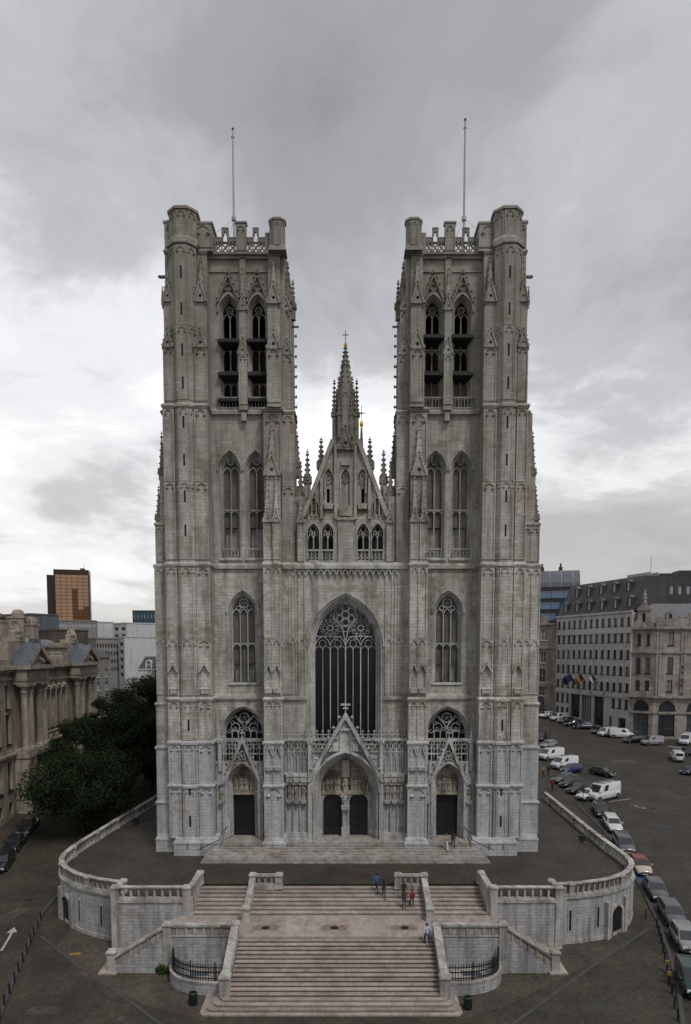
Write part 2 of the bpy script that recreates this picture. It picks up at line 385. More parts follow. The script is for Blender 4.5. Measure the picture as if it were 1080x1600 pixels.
def statue(mb, x, y, z, h, lean=0.0):
    p = [(0.13, 0), (0.15, 0.04), (0.13, 0.3), (0.125, 0.5), (0.15, 0.68), (0.16, 0.76), (0.12, 0.82), (0.05, 0.85), (0.06, 0.88), (0.075, 0.93), (0.06, 0.98), (0.02, 1.0)]
    mb.lathe(x, y, [(r * h, z + t * h) for r, t in p], 8, 1.0, 0.75)
    mb.box(x - 0.02*h, x + 0.09*h, y - 0.17*h, y - 0.08*h, z + 0.5*h, z + 0.62*h)
    mb.knob(x - 0.13*h, y - 0.06*h, z + 0.5*h, 0.06*h, 0.16*h)
def balus(mb, x0, x1, y, z0, z1, n, t=0.16, kind='quatre'):
    """pierced gothic parapet"""
    rl = (z1 - z0) * 0.13
    mb.box(x0, x1, y - t * 0.7, y + t * 0.7, z1 - rl, z1); mb.box(x0, x1, y - t * 0.6, y + t * 0.6, z0, z0 + rl)
    wd = (x1 - x0) / n; b = min(0.07, wd * 0.12)
    for i in range(n + 1):
        xx = min(max(x0 + i * wd, x0 + b * 0.6), x1 - b * 0.6)
        mb.box(xx - b * 0.6, xx + b * 0.6, y - t * 0.5, y + t * 0.5, z0 + rl * 0.5, z1 - rl * 0.5)
    hz = z1 - z0 - 2 * rl
    for i in range(n):
        c = x0 + (i + 0.5) * wd
        if kind == 'quatre':
            r = min(wd, hz) * 0.42
            mb.ribbon(circle(c, z0 + rl + hz * 0.5, r, 10), b * 1.1, y - t * 0.4, y + t * 0.4, True)
            mb.ribbon([(c - wd/2, z0 + rl), (c, z0 + rl + hz * 0.5 - r)], b, y - t*0.35, y + t*0.35)
            mb.ribbon([(c + wd/2, z0 + rl), (c, z0 + rl + hz * 0.5 - r)], b, y - t*0.35, y + t*0.35)
        elif kind == 'lancet':
            mb.ribbon(arch(c, wd * 0.46, z1 - rl - wd * 0.6, z1 - rl, 4), b, y - t*0.4, y + t*0.4)
        elif kind == 'cross':
            mb.ribbon([(c - wd/2, z0 + rl), (c + wd/2, z1 - rl)], b, y - t*0.4, y + t*0.4)
            mb.ribbon([(c + wd/2, z0 + rl), (c - wd/2, z1 - rl)], b, y - t*0.36, y + t*0.36)

# ================================================================ GROUND
def gz(x, y):
    """height of the square: level in front of the stairs, climbing behind"""
    pts = [(-400, -4.2), (-11, -4.2), (-5, -3.75), (28, -0.15), (73, 3.1), (99, 5.5), (140, 8.0), (900, 12.0)]
    for (a, b), (c, d) in zip(pts, pts[1:]):
        if y <= c: return b + (d - b) * (y - a) / (c - a)
    return 12.0
def ground_sheet(name, mat, xs, ys, dz=0.0, inside=None):
    mb = MB(); vs = []; fs = []
    for y in ys:
        for x in xs: vs.append((x, y, gz(x, y) + dz))
    n = len(xs)
    for j in range(len(ys) - 1):
        for i in range(n - 1): fs.append((j*n+i, j*n+i+1, (j+1)*n+i+1, (j+1)*n+i))
    mb.add(vs, fs); return mb.build(name, mat)
struct(ground_sheet('ground', 'cobble', [-1500, -300, -120, -60, -30, 0, 30, 60, 120, 300, 1500], [-400, -120, -60, -30, -11, -5, 5, 15, 28, 40, 60, 73, 99, 140, 300, 900]))
def ground_poly(name, mat, pts, dz):
    """flat-lying sheet following the ground, outline in XY (convex or star shaped), cut into strips along y"""
    bm = bmesh.new(); vs = [bm.verts.new((x, y, 0)) for x, y in pts]; bm.faces.new(vs)
    for yy in (-11, -5, 28, 73, 99, 140):
        g = bm.verts[:] + bm.edges[:] + bm.faces[:]
        bmesh.ops.bisect_plane(bm, geom=g, plane_co=(0, yy, 0), plane_no=(0, 1, 0))
    for v in bm.verts: v.co.z = gz(v.co.x, v.co.y) + dz
    me = bpy.data.meshes.new(name); bm.to_mesh(me); bm.free(); me.materials.append(MATS[mat])
    o = bpy.data.objects.new(name, me); COL.objects.link(o)
    return o

# ================================================================ CATHEDRAL
CATH = thing('cathedral', 'pale stone gothic cathedral with two square towers above the wide stairs', 'cathedral')
def part(mb, name, mat='stone', parent=None): return mb.build(name, mat, parent or CATH)
SPL = [(1.7, 7.0), (7.35, 11.3), (11.75, 15.7), (16.3, 21.9), (21.95, 29.05), (29.8, 37.3), (37.35, 44.35)]
STG = [(0.0, 1.6), (1.6, 7.2), (7.2, 11.6), (11.6, 16.0), (16.0, 29.4), (29.4, 44.7)]
def shaft(sx, x0, x1, yf, yb, na, name='pilaster', rib=0.14, top=5):
    """one buttress strip of a tower, one part for each storey"""
    for k, (a, b) in enumerate(STG[1:top + 1]):
        mb = MB(sx); e = (0.16, 0.12, 0.08, 0.03, 0.0)[k]
        mb.box(x0 - e*.5, x1 + e*.5, yf - e, yb, a, b)
        for (p, q) in SPL:
            if p > a - 0.01 and q < b: panel(mb, x0 - e*.5, x1 + e*.5, p, q, yf - e, 0.11, na, rib)
        cap(mb, x0 - e*.5, x1 + e*.5, yf - e - 0.1, yb, b, 0.15)
        if k == 3:      # canopied niche near the foot of the storey
            for i in range(na):
                wd = (x1 - x0) / na; c = x0 + (i + .5) * wd
                gablet(mb, c, wd * .42, 18.6, 0.9, yf - 0.15, 0.22, .07, 2, False)
                mb.box(c - wd*.3, c + wd*.3, yf - .32, yf, 16.45, 16.9)
                mb.tbox(c - wd*.36, c + wd*.36, yf - .38, yf, 16.9, 17.05, .05, .05)
        part(mb, name, 'stone_clean' if k < 2 else 'stone')
def plinth(sx, x0, x1, y0, y1, h=1.6):
    mb = MB(sx); mb.box(x0, x1, y0, y1, 0, h - .35); mb.tbox(x0 - .06, x1 + .06, y0 - .06, y1, h - .35, h - .15, .05, .05)
    mb.tbox(x0 + .02, x1 - .02, y0 + .02, y1, h - .15, h + .18, .14, .14)
    part(mb, 'plinth', 'stone_clean')
SLITS = [2.9, 6.1, 9.3, 12.7, 16.9, 20.0, 24.0, 27.8, 32.0, 35.3, 38.8, 42.4, 46.1, 49.2, 53.0, 56.4]

def window(sx, cx, hw, ho, z0, zs, za, yw, lights, infill='stone_infill', depth=0.9, transom=None, dark=None, hood=True, rich=False, sill=True, trac=None):
    mb = MB(sx); n = 3; d = (ho - hw) / n
    for k in range(n):
        o, i = ho - k * d, ho - (k + 1) * d
        A = opening(cx, o, z0, zs, za + (o - hw) * 1.2); B = opening(cx, i, z0, zs, za + (i - hw) * 1.2)
        mb.band(A, B, yw + 0.06 + k * depth * .28, yw + depth + 0.3)
    if hood: mb.band(arch(cx, ho + .17, zs, za + (ho - hw + .17) * 1.2), arch(cx, ho, zs, za + (ho - hw) * 1.2), yw - .16, yw + .1)
    if sill: mb.tbox(cx - ho - .05, cx + ho + .05, yw - .15, yw + depth, z0 - .25, z0, .0, .06)
    o = part(mb, 'window', 'stone_trim')
    yt = yw + depth * .78; t = MB(sx); b = 0.11 if hw < 1.5 else 0.12
    wl = 2 * hw / lights
    if trac: trac(t, yt)
    else:
        for i in range(1, lights): t.box(cx - hw + i*wl - b/2, cx - hw + i*wl + b/2, yt - .09, yt + .09, z0, zs)
        for i in range(lights):
            c = cx - hw + (i + .5) * wl
            t.ribbon(arch(c, wl/2, zs - wl*.15, zs + wl*.62, 5), b*.9, yt - .07, yt + .07)
        r = hw * .42
        t.ribbon(circle(cx, za - r * 1.55, r, 12), b*.9, yt - .07, yt + .07, True)
        for k in range(4): t.ribbon(circle(cx + r*.45*math.cos(k*math.pi/2+.78), za - r*1.55 + r*.45*math.sin(k*math.pi/2+.78), r*.42, 8), b*.5, yt - .05, yt + .05, True)
        if lights > 2:
            for sg in (-1, 1): t.ribbon(circle(cx + sg*hw*.5, zs + wl*.72, r*.5, 10), b*.7, yt - .06, yt + .06, True)
        if transom:
            t.box(cx - hw, cx + hw, yt - .1, yt + .1, transom - .07, transom + .07)
            for i in range(lights): t.ribbon(arch(cx - hw + (i+.5)*wl, wl/2, transom - wl*.55, transom - .07, 4), b*.8, yt - .065, yt + .065)
    t.build('tracery', 'stone_trim', o)
    if infill:
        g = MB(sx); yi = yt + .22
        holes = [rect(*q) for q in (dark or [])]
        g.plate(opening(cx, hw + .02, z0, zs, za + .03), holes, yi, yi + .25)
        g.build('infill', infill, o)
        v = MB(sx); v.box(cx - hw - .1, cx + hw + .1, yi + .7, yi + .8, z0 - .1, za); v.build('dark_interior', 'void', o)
    return o

def tower(sx, left):
    # --- corner cluster: two pilasters and a stair turret
    plinth(sx, 12.75, 17.4, -0.55, 3.0); plinth(sx, 17.4, 19.6 if left else 19.9, 0.9, 4.6)
    shaft(sx, 16.75, 17.85, 0.35, 2.6, 1); shaft(sx, 13.5, 14.8, 0.35, 2.6, 1)
    tx, ty, ap = 15.78, 1.3, 1.28
    rr = ap / math.cos(math.pi / 8)
    for k, (a, b) in enumerate(STG[1:] + [(44.7, 59.9)]):
        mb = MB(sx); e = (0.12, 0.09, 0.06, 0.03, 0.0, 0.0)[k]
        mb.ngon(tx, ty, rr + e, a, b, 8)
        sp_ = [q for q in SPL if q[0] > a - .01 and q[1] < b] if k < 5 else [(45.1, 52.0), (52.05, 59.4)]
        for p, q in sp_:
            for j in (-1, 0, 1):
                mb.M = face_m(tx, ty, j * math.pi / 4, ap + e)
                panel(mb, -.52, .52, p, q, 0, 0.07, 1, 0.1)
            mb.M = None
        mb.ngon(tx, ty, rr + e + .2, b - .3, b - .08, 8); mb.ngon(tx, ty, rr + e + .2, b - .08, b + .1, 8, .88)
        part(mb, 'stair_turret', 'stone_clean' if k < 2 else 'stone')
    for z in SLITS:
        mb = MB(sx); e = 0.12 if z < 7 else .06 if z < 16 else 0
        mb.box(tx - .09, tx + .09, ty - ap - e - .012, ty - ap + .1, z, z + 1.15); part(mb, 'slit_window', 'void')
    # --- front wall, storey by storey
    cx = 10.62; yw = 2.4
    mb = MB(sx); mb.plate(rect(8.0, 13.6, 0, 15.9), [opening(cx, 2.25, 9.2, 12.2, 15.0), rect(cx - 1.3, cx + 1.3, .9, 7.2)], yw, 3.7); part(mb, 'tower_wall')
    mb = MB(sx); mb.plate(rect(8.0, 13.6, 15.9, 29.4), [opening(cx - .08, 1.55, 17.5, 24.6, 26.9)], yw, 3.7)
    mb.box(8.0, 13.6, yw - .22, yw + .1, 15.75, 16.05); mb.tbox(8.0, 13.6, yw - .22, yw + .1, 16.05, 16.3, 0, .1); part(mb, 'tower_wall')
    wx = (11.72, 9.08)
    mb = MB(sx); mb.plate(rect(8.0, 13.6, 29.4, 44.7), [opening(c, 1.13, 30.2, 38.9, 40.9) for c in wx], yw, 3.7)
    mb.box(8.0, 13.6, yw - .25, yw + .1, 29.1, 29.4); mb.tbox(8.0, 13.6, yw - .25, yw + .1, 29.4, 29.7, 0, .2); part(mb, 'tower_wall')
    bx = (11.62, 8.72)
    mb = MB(sx); mb.plate(rect(7.4, 13.6, 44.7, 59.6), [opening(c, 1.0, 45.0, 54.3, 56.0) for c in bx], yw, 3.5)
    mb.box(7.4, 13.6, yw - .3, yw + .1, 44.4, 44.7); mb.tbox(7.4, 13.6, yw - .3, yw + .1, 44.7, 45.0, 0, .2)
    mb.box(7.4, 13.6, yw - .12, yw + .1, 58.1, 58.3); mb.box(7.4, 13.6, yw - .25, yw + .1, 59.3, 59.6)
    part(mb, 'tower_wall')
    # --- body behind the front wall
    mb = MB(sx); mb.box(6.0, 17.7, 3.72, 15.0, 0, 44.6); part(mb, 'tower_core')
    mb = MB(sx)
    mb.box(13.2, 17.5, 2.6, 14.8, 44.6, 59.6); mb.box(6.0, 7.6, 2.3, 14.8, 44.6, 59.6); mb.box(7.6, 13.2, 13.4, 14.8, 44.6, 59.6)
    mb.box(7.6, 13.2, 3.5, 13.4, 59.2, 59.5); part(mb, 'belfry_wall')
    # big window over the side door
    def tr(t, yt):
        for i in range(1, 6): t.box(cx - 1.95 + i*.65 - .05, cx - 1.95 + i*.65 + .05, yt - .07, yt + .07, 9.2, 12.4)
        for s_ in (-1, 1):
            t.ribbon(arch(cx + s_*.98, .98, 12.2, 13.9, 6), .1, yt - .07, yt + .07)
            t.ribbon(circle(cx + s_*.95, 12.75, .45, 10), .08, yt - .06, yt + .06, True)
            for q in range(3): t.ribbon(arch(cx + s_*(.33 + .65*q) , .32, 12.0, 12.5, 4), .07, yt - .06, yt + .06)
        for q in range(6):
            t.ribbon(circle(cx - 1.62 + q*.65, 12.55 if 0 < q < 5 else 12.3, .17, 8), .06, yt - .06, yt + .06, True); t.ribbon(arch(cx - 1.62 + q*.65, .31, 10.9, 11.4, 4), .08, yt - .07, yt + .07)
        for s_ in (-1, 1):
            t.ribbon([(cx + s_*.1, 12.9), (cx + s_*.75, 13.6), (cx + s_*.9, 14.0)], .08, yt - .06, yt + .06); t.ribbon(circle(cx + s_*1.25, 13.2, .2, 8), .06, yt - .06, yt + .06, True)
        t.ribbon(circle(cx, 13.75, .5, 12), .09, yt - .07, yt + .07, True)
        for q in range(5): t.ribbon([(cx, 13.75), (cx + .5*math.cos(q*1.257+.3), 13.75 + .5*math.sin(q*1.257+.3))], .05, yt - .05, yt + .05)
    window(sx, cx, 1.95, 2.25, 9.2, 12.2, 14.64, yw, 6, 'church_glass', trac=tr, sill=False)
    # lancet of the second storey
    c2 = cx - .08
    window(sx, c2, 1.15, 1.55, 17.5, 24.6, 26.42, yw, 3, transom=21.5, dark=[(c2 - 1.0, c2 - .42, 17.6, 19.4), (c2 + .42, c2 + 1.0, 17.6, 19.4)])
    # pair of tall lancets
    for c in wx:
        o = window(sx, c, .75, 1.13, 30.2, 38.9, 40.45, yw, 2, transom=35.1, dark=[(c - .66, c + .66, 31.0, 33.4)])
        b = MB(sx); balus(b, c - .75, c + .75, yw + .3, 30.2, 31.2, 4, .14); b.build('parapet', 'stone_trim', o)
    # --- belfry openings
    for c in bx:
        mb = MB(sx); hw = .68
        for k in range(3):
            o_, i_ = 1.0 - k*.11, 1.0 - (k+1)*.11
            mb.band(opening(c, o_, 45.0, 54.3, 55.6 + (o_-hw)*1.2), opening(c, i_, 45.0, 54.3, 55.6 + (i_-hw)*1.2), yw + .05 + k*.25, yw + 1.1)
        mb.band(arch(c, 1.2, 54.3, 56.25), arch(c, 1.0, 54.3, 56.0), yw - .18, yw + .1)
        o = part(mb, 'belfry_opening', 'stone_trim')
        g = MB(sx); gablet(g, c, 1.05, 55.2, 2.6, yw - .1, .25, .2, 4, False)
        g.ribbon([(c - .5, 56.6), (c, 56.2), (c + .5, 56.6), (c, 57.2)], .1, yw - .2, yw - .05, True); g.ribbon(circle(c, 56.65, .3, 8), .1, yw - .22, yw - .05, True)
        g.build('gable', 'stone_soot', o)
        yt = yw + .85; t = MB(sx)
        t.box(c - .05, c + .05, yt - .08, yt + .08, 45.0, 54.3)
        for z in (47.9, 51.2) if left else (48.2, 51.0): t.box(c - hw, c + hw, yt - .08, yt + .08, z - .07, z + .07)
        for z in ((47.9, 51.2, 54.6) if left else (48.2, 51.0, 54.6)):
            for s_ in (-1, 1): t.ribbon(arch(c + s_*hw/2, hw/2, z - .75, z - .1, 4), .09, yt - .07, yt + .07)
        t.ribbon(circle(c, 54.85, .34, 10), .08, yt - .07, yt + .07, True)
        for q in range(4): t.ribbon(circle(c + .15*math.cos(q*1.57), 54.85 + .15*math.sin(q*1.57), .13, 6), .04, yt - .05, yt + .05, True)
        t.build('tracery', 'stone_trim', o)
        for z in ((51.2, 48.0, 45.5) if left else (51.6, 48.0)):
            l = MB(sx); h_ = 1.0
            l.add([(c-.66, yw+.8, z+h_), (c+.66, yw+.8, z+h_), (c+1.12, yw-.5, z+.35), (c-1.12, yw-.5, z+.35), (c-1.12, yw-.5, z+.12), (c+1.12, yw-.5, z+.12), (c+.7, yw+.8, z-.25), (c-.7, yw+.8, z-.25)],
                  [(0,1,2,3), (3,2,5,4), (4,5,6,7), (0,3,4,7), (1,6,5,2), (0,7,6,1)])
            for q in range(5): l.box(c - 1.0 + q*.44, c - .92 + q*.44, yw - .54, yw - .45, z + .02, z + .42)
            l.build('louvre', 'louvre', o)
        if not left:
            i2 = MB(sx); i2.box(c - hw, c + hw, yw + 1.05, yw + 1.1, 45.0, 48.0); i2.build('infill', 'stone_infill', o)
        b = MB(sx); balus(b, c - 1.25, c + 1.25, yw - .12, 44.95, 46.1, 8, .16, 'lancet'); b.build('parapet', 'stone_trim', o)
    # strip between the belfry openings, with stepped gablets and a spirelet
    m_ = 10.17; mb = MB(sx)
    mb.box(m_ - .42, m_ + .42, 1.75, 2.5, 44.7, 50.3); gablet(mb, m_, .45, 50.0, 1.5, 1.75, .2, .09, 3)
    mb.box(m_ - .36, m_ + .36, 1.95, 2.5, 50.3, 54.6); gablet(mb, m_, .42, 54.3, 1.5, 1.95, .2, .09, 3)
    spire(mb, m_, 2.15, 55.2, .26, 3.1, .08, 4); mb.box(m_ - .3, m_ + .3, 2.15, 2.5, 55, 59.4)
    panel(mb, m_ - .42, m_ + .42, 45.2, 50.0, 1.75, .08, 1, .1); mb.box(m_ - .25, m_ + .25, 1.9, 2.5, 43.7, 44.5)
    part(mb, 'pilaster')
    # --- corner pilasters of the belfry storey
    for (x0, x1) in ((16.75, 17.75), (13.45, 14.7), (6.35, 7.7)):
        c = (x0 + x1) / 2; h = (x1 - x0) / 2; mb = MB(sx); inner = x0 < 8; dy = .35 if inner else 0
        mb.box(x0, x1, .45 + dy, 3.0, 44.7, 50.4); panel(mb, x0, x1, 45.1, 50.2, .45 + dy, .1, 1, .12); gablet(mb, c, h, 50.1, 1.7, .4 + dy, .25, .1, 4)
        mb.box(x0 + .06, x1 - .06, .75 + dy, 3.0, 50.4, 54.8); gablet(mb, c, h*.95, 54.5, 2.0, .7 + dy, .25, .1, 4)
        for s_ in (-1, 1): gablet(mb, c + s_*h*.98, .1, 54.2, 1.6, .7 + dy, .2, .06, 2, False)
        spire(mb, c, 1.15 + dy, 55.2, h*.55, 3.6, .09, 6); mb.box(x0 + .1, x1 - .1, 1.45 + dy, 3.0, 54.8, 59.6)
        cap(mb, x0 + .1, x1 - .1, 1.4 + dy, 3.2, 59.7, .12); part(mb, 'belfry_pilaster')
    # --- crown
    mb = MB(sx)
    for (x0, x1, z1) in ((16.5, 17.6, 62.25), (13.0, 14.7, 62.15)):
        mb.box(x0, x1, 1.35, 3.8, 59.6, z1); panel(mb, x0, x1, 59.9, z1 - .1, 1.35, .08, 1, .12); mb.box(x0 - .12, x1 + .12, 1.2, 3.9, z1 - .1, z1 + .1)
    part(mb, 'turret_crown')
    mb = MB(sx); mb.ngon(15.7, 1.45, 1.42, 59.9, 62.9, 8)
    for j in (-1, 0, 1):
        mb.M = face_m(15.7, 1.45, j*math.pi/4, 1.31); panel(mb, -.5, .5, 60.3, 62.7, 0, .07, 1, .1); mb.M = None
    mb.ngon(15.7, 1.45, 1.6, 62.75, 63.0, 8); mb.ngon(15.7, 1.45, 1.6, 59.85, 60.1, 8); mb.ngon(15.7, 1.45, 1.6, 60.1, 60.5, 8, .88)
    part(mb, 'turret_crown')
    mb = MB(sx); mb.ngon(6.65, 1.75, .8, 59.6, 62.4, 8)
    for j in (-1, 0, 1):
        mb.M = face_m(6.65, 1.75, j*math.pi/4, .74); panel(mb, -.28, .28, 60.0, 62.2, 0, .05, 1, .07); mb.M = None
    mb.ngon(6.65, 1.75, .92, 62.3, 62.5, 8); mb.tbox(5.75, 7.5, .95, 2.6, 59.5, 60.0, .1, .1); mb.box(7.3, 7.9, 1.9, 2.4, 59.6, 61.6); part(mb, 'turret_crown')
    # pierced parapet with merlons
    for (x0, x1) in ((7.9, 9.75), (10.75, 12.9)):
        mb = MB(sx); y = 2.1; wd = (x1 - x0) / 3
        mb.box(x0, x1, y - .18, y + .18, 59.6, 59.85)
        for i in range(3):
            a = x0 + i*wd; c = a + wd/2; top = 62.0 if i == 1 else 61.1
            mb.plate(rect(a + .015, a + wd - .015, 60.7, top), [[(c-.2, 60.8), (c+.2, 60.8), (c+.2, top-.65), (c+.09, top-.5), (c+.09, top-.28), (c-.09, top-.28), (c-.09, top-.5), (c-.2, top-.65)]], y - .14, y + .14)
            mb.ribbon([(a, 59.85), (a + wd, 60.7)], .1, y - .1, y + .1); mb.ribbon([(a + wd, 59.85), (a, 60.7)], .1, y - .09, y + .09)
            mb.box(a, a + wd, y - .16, y + .16, top, top + .12); mb.box(a - .05, a + .05, y - .12, y + .12, 59.85, 60.7)
        part(mb, 'parapet', 'stone_soot')
    mb = MB(sx); mb.box(9.75, 10.75, 1.85, 2.4, 59.6, 62.45); mb.box(9.65, 10.85, 1.75, 2.5, 62.45, 62.6); panel(mb, 9.75, 10.75, 59.9, 62.3, 1.85, .07, 1, .12); part(mb, 'merlon')
    for k in range(6):                                  # parapet of the far and inner sides
        mb = MB(sx); mb.box(6.1, 6.5, 3.0 + k*2, 4.3 + k*2, 59.6, 61.6); part(mb, 'merlon', 'stone_soot'); mb = MB(sx); mb.box(17.1, 17.5, 4.0 + k*1.8, 5.2 + k*1.8, 59.6, 61.6); part(mb, 'merlon', 'stone_soot')
    mb = MB(sx); mb.box(7.6, 13.0, 9.0, 11.5, 59.5, 61.2); mb.add([(7.4, 8.6, 60.6), (13.2, 8.6, 60.6), (13.2, 11.9, 60.6), (7.4, 11.9, 60.6), (10.3, 10.2, 61.7)], [(0,1,4), (1,2,4), (2,3,4), (3,0,4), (0,3,2,1)])
    part(mb, 'belfry_roof', 'copper_green')
    # --- outer side buttress with pinnacles
    for k, (a, b, xo, y0, y1) in enumerate(((1.6, 5.2, 19.45, 1.3, 4.4), (5.2, 10.9, 19.4, 1.4, 4.4), (10.9, 15.4, 19.35, 1.5, 4.4), (15.4, 29.4, 19.25, 1.6, 4.4), (29.4, 33.6, 19.15, 1.9, 4.2))):
        xo += .1 if left else .5; mb = MB(sx); mb.box(17.7, xo, y0, y1, a, b); cap(mb, 17.8, xo, y0, y1, b, .12, .3)
        if k >= 3:
            for p, q in ((16.3, 21.9), (21.95, 29.05)) if k == 3 else ((29.8, 33.2),): panel(mb, 17.9, xo, p, q, y0, .09, 2, .1)
        part(mb, 'buttress', 'stone_clean' if k < 2 else 'stone')
    mb = MB(sx); ex = 0 if left else .4; mb.box(17.7, 18.75 + ex, 2.0, 4.0, 33.6, 38.2); mb.box(17.7, 18.35 + ex, 2.1, 3.9, 38.2, 44.5); panel(mb, 17.75, 18.3, 38.5, 44.2, 2.1, .08, 1, .1); cap(mb, 17.7, 18.4, 2.1, 3.9, 44.7, .15)
    mb.box(17.6, 18.15, 2.2, 3.8, 44.7, 50.5); mb.box(17.6, 18.0, 2.3, 3.7, 50.5, 54.6); part(mb, 'buttress')
    for (x, y, z, h, hp) in ((18.85, 2.4, 33.4, .3, 3.2), (18.85, 3.6, 33.4, .3, 3.2), (18.5, 2.6, 38.0, .3, 4.0), (17.95, 2.7, 50.2, .28, 1.6), (17.85, 2.8, 54.2, .3, 3.4)):
        x += (.1 if left else .45) if z < 45 else 0; mb = MB(sx); pinnacle(mb, x, y, z, h, .7, hp, .09, 6); part(mb, 'pinnacle', 'stone_soot')
    for z in (57.9,):
        mb = MB(sx); mb.box(17.6, 18.6 if z < 58 else 18.2, 2.9, 3.15, z, z + .22); mb.knob(18.6 if z < 58 else 18.2, 3.0, z + .12, .2); part(mb, 'gargoyle', 'stone_soot')
    # --- inner buttress towards the nave, two strips with pinnacled niches
    plinth(sx, 5.95, 8.35, -0.85, 2.4)
    for k, (a, b) in enumerate(STG[1:]):
        mb = MB(sx); e = (0.2, 0.15, 0.1, 0.0, 0.0)[k]; x0, x1, yf = 6.4, 8.15, .15
        if k == 4:
            b_ = 33.9
            for c in (6.83, 7.72):
                mb.box(c - .4, c + .4, .15, 2.4, 29.4, b_); panel(mb, c - .4, c + .4, 29.8, b_, .15, .07, 1, .09)
                gablet(mb, c, .42, 33.4, 1.3, .12, .22, .08, 3); spire(mb, c, .45, 34.0, .26, 4.0, .08, 7)
            mb.box(6.5, 8.05, .8, 2.4, 33.9, 38.4); gablet(mb, 7.28, .78, 38.0, 2.2, .7, .3, .11, 4); spire(mb, 7.28, 1.2, 38.6, .48, 4.4, .1, 6)
            mb.box(6.4, 8.15, 1.5, 2.4, 38.4, 44.7); panel(mb, 6.4, 8.15, 38.6, 44.3, 1.5, .12, 1, .16); cap(mb, 6.4, 8.15, 1.4, 2.6, 44.75, .2)
        else:
            mb.box(x0 - e*.5, x1 + e*.5, yf - e, 2.4, a, b)
            for (p, q) in SPL:
                if p > a - .01 and q < b: panel(mb, x0 - e*.5, x1 + e*.5, p, q, yf - e, .11, 1 if k == 0 else 2, .16)
            if k == 1:
                for c in (6.85, 7.7): mb.tbox(c - .34, c + .34, -.25, .1, 8.7, 9.05, -.06, -.06); gablet(mb, c, .36, 10.2, 1.0, -.1, .12, .06, 2, False)
            if k == 3:
                for c in (6.85, 7.7): gablet(mb, c, .36, 18.6, .9, .05, .2, .07, 2, False); mb.tbox(c - .33, c + .33, -.2, .2, 16.5, 17.0, -.05, -.05)
            cap(mb, x0 - e*.5, x1 + e*.5, yf - e - .1, 2.4, b, .15)
        part(mb, 'buttress', 'stone_clean' if k < 2 else 'stone')
    # inner flank up to the roof line
    for k, (a, b, xi, y0) in enumerate(((16.0, 29.4, 5.0, 1.75), (29.4, 44.7, 5.15, 2.2), (44.7, 50.5, 5.3, 2.4), (50.5, 54.8, 5.45, 2.5))):
        mb = MB(sx); mb.box(xi, 6.45, y0, 5.5, a, b)
        pr = [q for q in SPL if q[0] > a - .01 and q[1] < b] or [(a + .3, b - .3)]
        for p, q in pr: panel(mb, xi, 6.4, p, q, y0, .09, 2 if k < 1 else 1, .1)
        if k >= 2: gablet(mb, (xi + 6.4) / 2, .5, b - .3, 1.5, y0 - .05, .2, .09, 3)
        else: cap(mb, xi, 6.4, y0 - .05, 5.5, b + .02, .14)
        part(mb, 'buttress')
    for (x, y, z, h, hp) in ((5.75, 2.9, 54.4, .33, 3.6), (5.3, 3.4, 54.0, .25, 2.6), (4.6, 3.2, 35.5, .34, 3.2), (5.0, 4.2, 38.6, .3, 3.4)):
        mb = MB(sx); pinnacle(mb, x, y, z, h, 1.2, hp, .09, 6); part(mb, 'pinnacle', 'stone_soot')
    for i in range(14):
        mb = MB(sx); z = 40 + i * 1.02; mb.knob(5.12, 5.2, z, .12, .22); mb.box(5.1, 5.3, 5.1, 5.3, z - .1, z + .06); part(mb, 'crocket', 'stone_soot')
    mb = MB(sx); mb.box(4.85, 5.5, 4.0, 4.16, 53.6, 53.76); mb.knob(4.85, 4.08, 53.68, .13); part(mb, 'gargoyle', 'stone_soot')
    # --- side door bay: screen, gable and door
    yp = 1.45
    mb = MB(sx); mb.plate(rect(8.1, 13.35, 1.3, 9.3), [opening(cx, 1.62, 1.3, 6.9, 9.25 - .02)], yp, 2.42)
    for s_ in (-1, 1):
        mb.box(cx + s_*1.9 - .16, cx + s_*1.9 + .16, yp - .25, yp, 1.3, 9.4)
        pinnacle(mb, cx + s_*2.3, yp - .1, 8.4, .16, 3.0, 1.6, .06, 4)
        for q in range(7): mb.knob(cx + s_*random.uniform(1.75, 2.4), yp - .05, 7.3 + q*.3, .13)
    mb.box(8.1, 13.35, yp - .15, yp + .1, 9.15, 9.35)
    part(mb, 'porch_wall', 'stone_clean')
    mb = MB(sx); y = yp + .1
    mb.box(8.15, 13.3, y - .16, y + .16, 11.45, 11.75); mb.box(8.15, 13.3, y - .1, y + .1, 10.1, 10.22)
    for q in range(9):
        xx = 8.25 + q*.62; mb.box(xx - .05, xx + .05, y - .08, y + .08, 9.3, 11.5)
        if q < 8:
            mb.ribbon(arch(xx + .31, .3, 10.75, 11.2, 4), .07, y - .07, y + .07); mb.ribbon(arch(xx + .155, .15, 10.5, 10.8, 3), .05, y - .06, y + .06); mb.ribbon(arch(xx + .465, .15, 10.5, 10.8, 3), .05, y - .06, y + .06)
    part(mb, 'screen', 'stone_trim')
    mb = MB(sx)
    for k in range(4):
        o_, i_ = 1.62 - k*.12, 1.62 - (k+1)*.12
        mb.band(opening(cx, o_, 1.4, 6.9, 8.75 + (o_-1.14)*1.0), opening(cx, i_, 1.4, 6.9, 8.75 + (i_-1.14)*1.0), yp + .02 + k*.24, 2.6)
    for s_ in (-1, 1):
        for q in range(3): mb.ngon(cx + s_*(1.2 + q*.13), yp + .6 - q*.24, .07, 1.4, 6.9, 6)
    o = part(mb, 'side_portal', 'stone_trim')
    g = MB(sx); yg = yp - .18
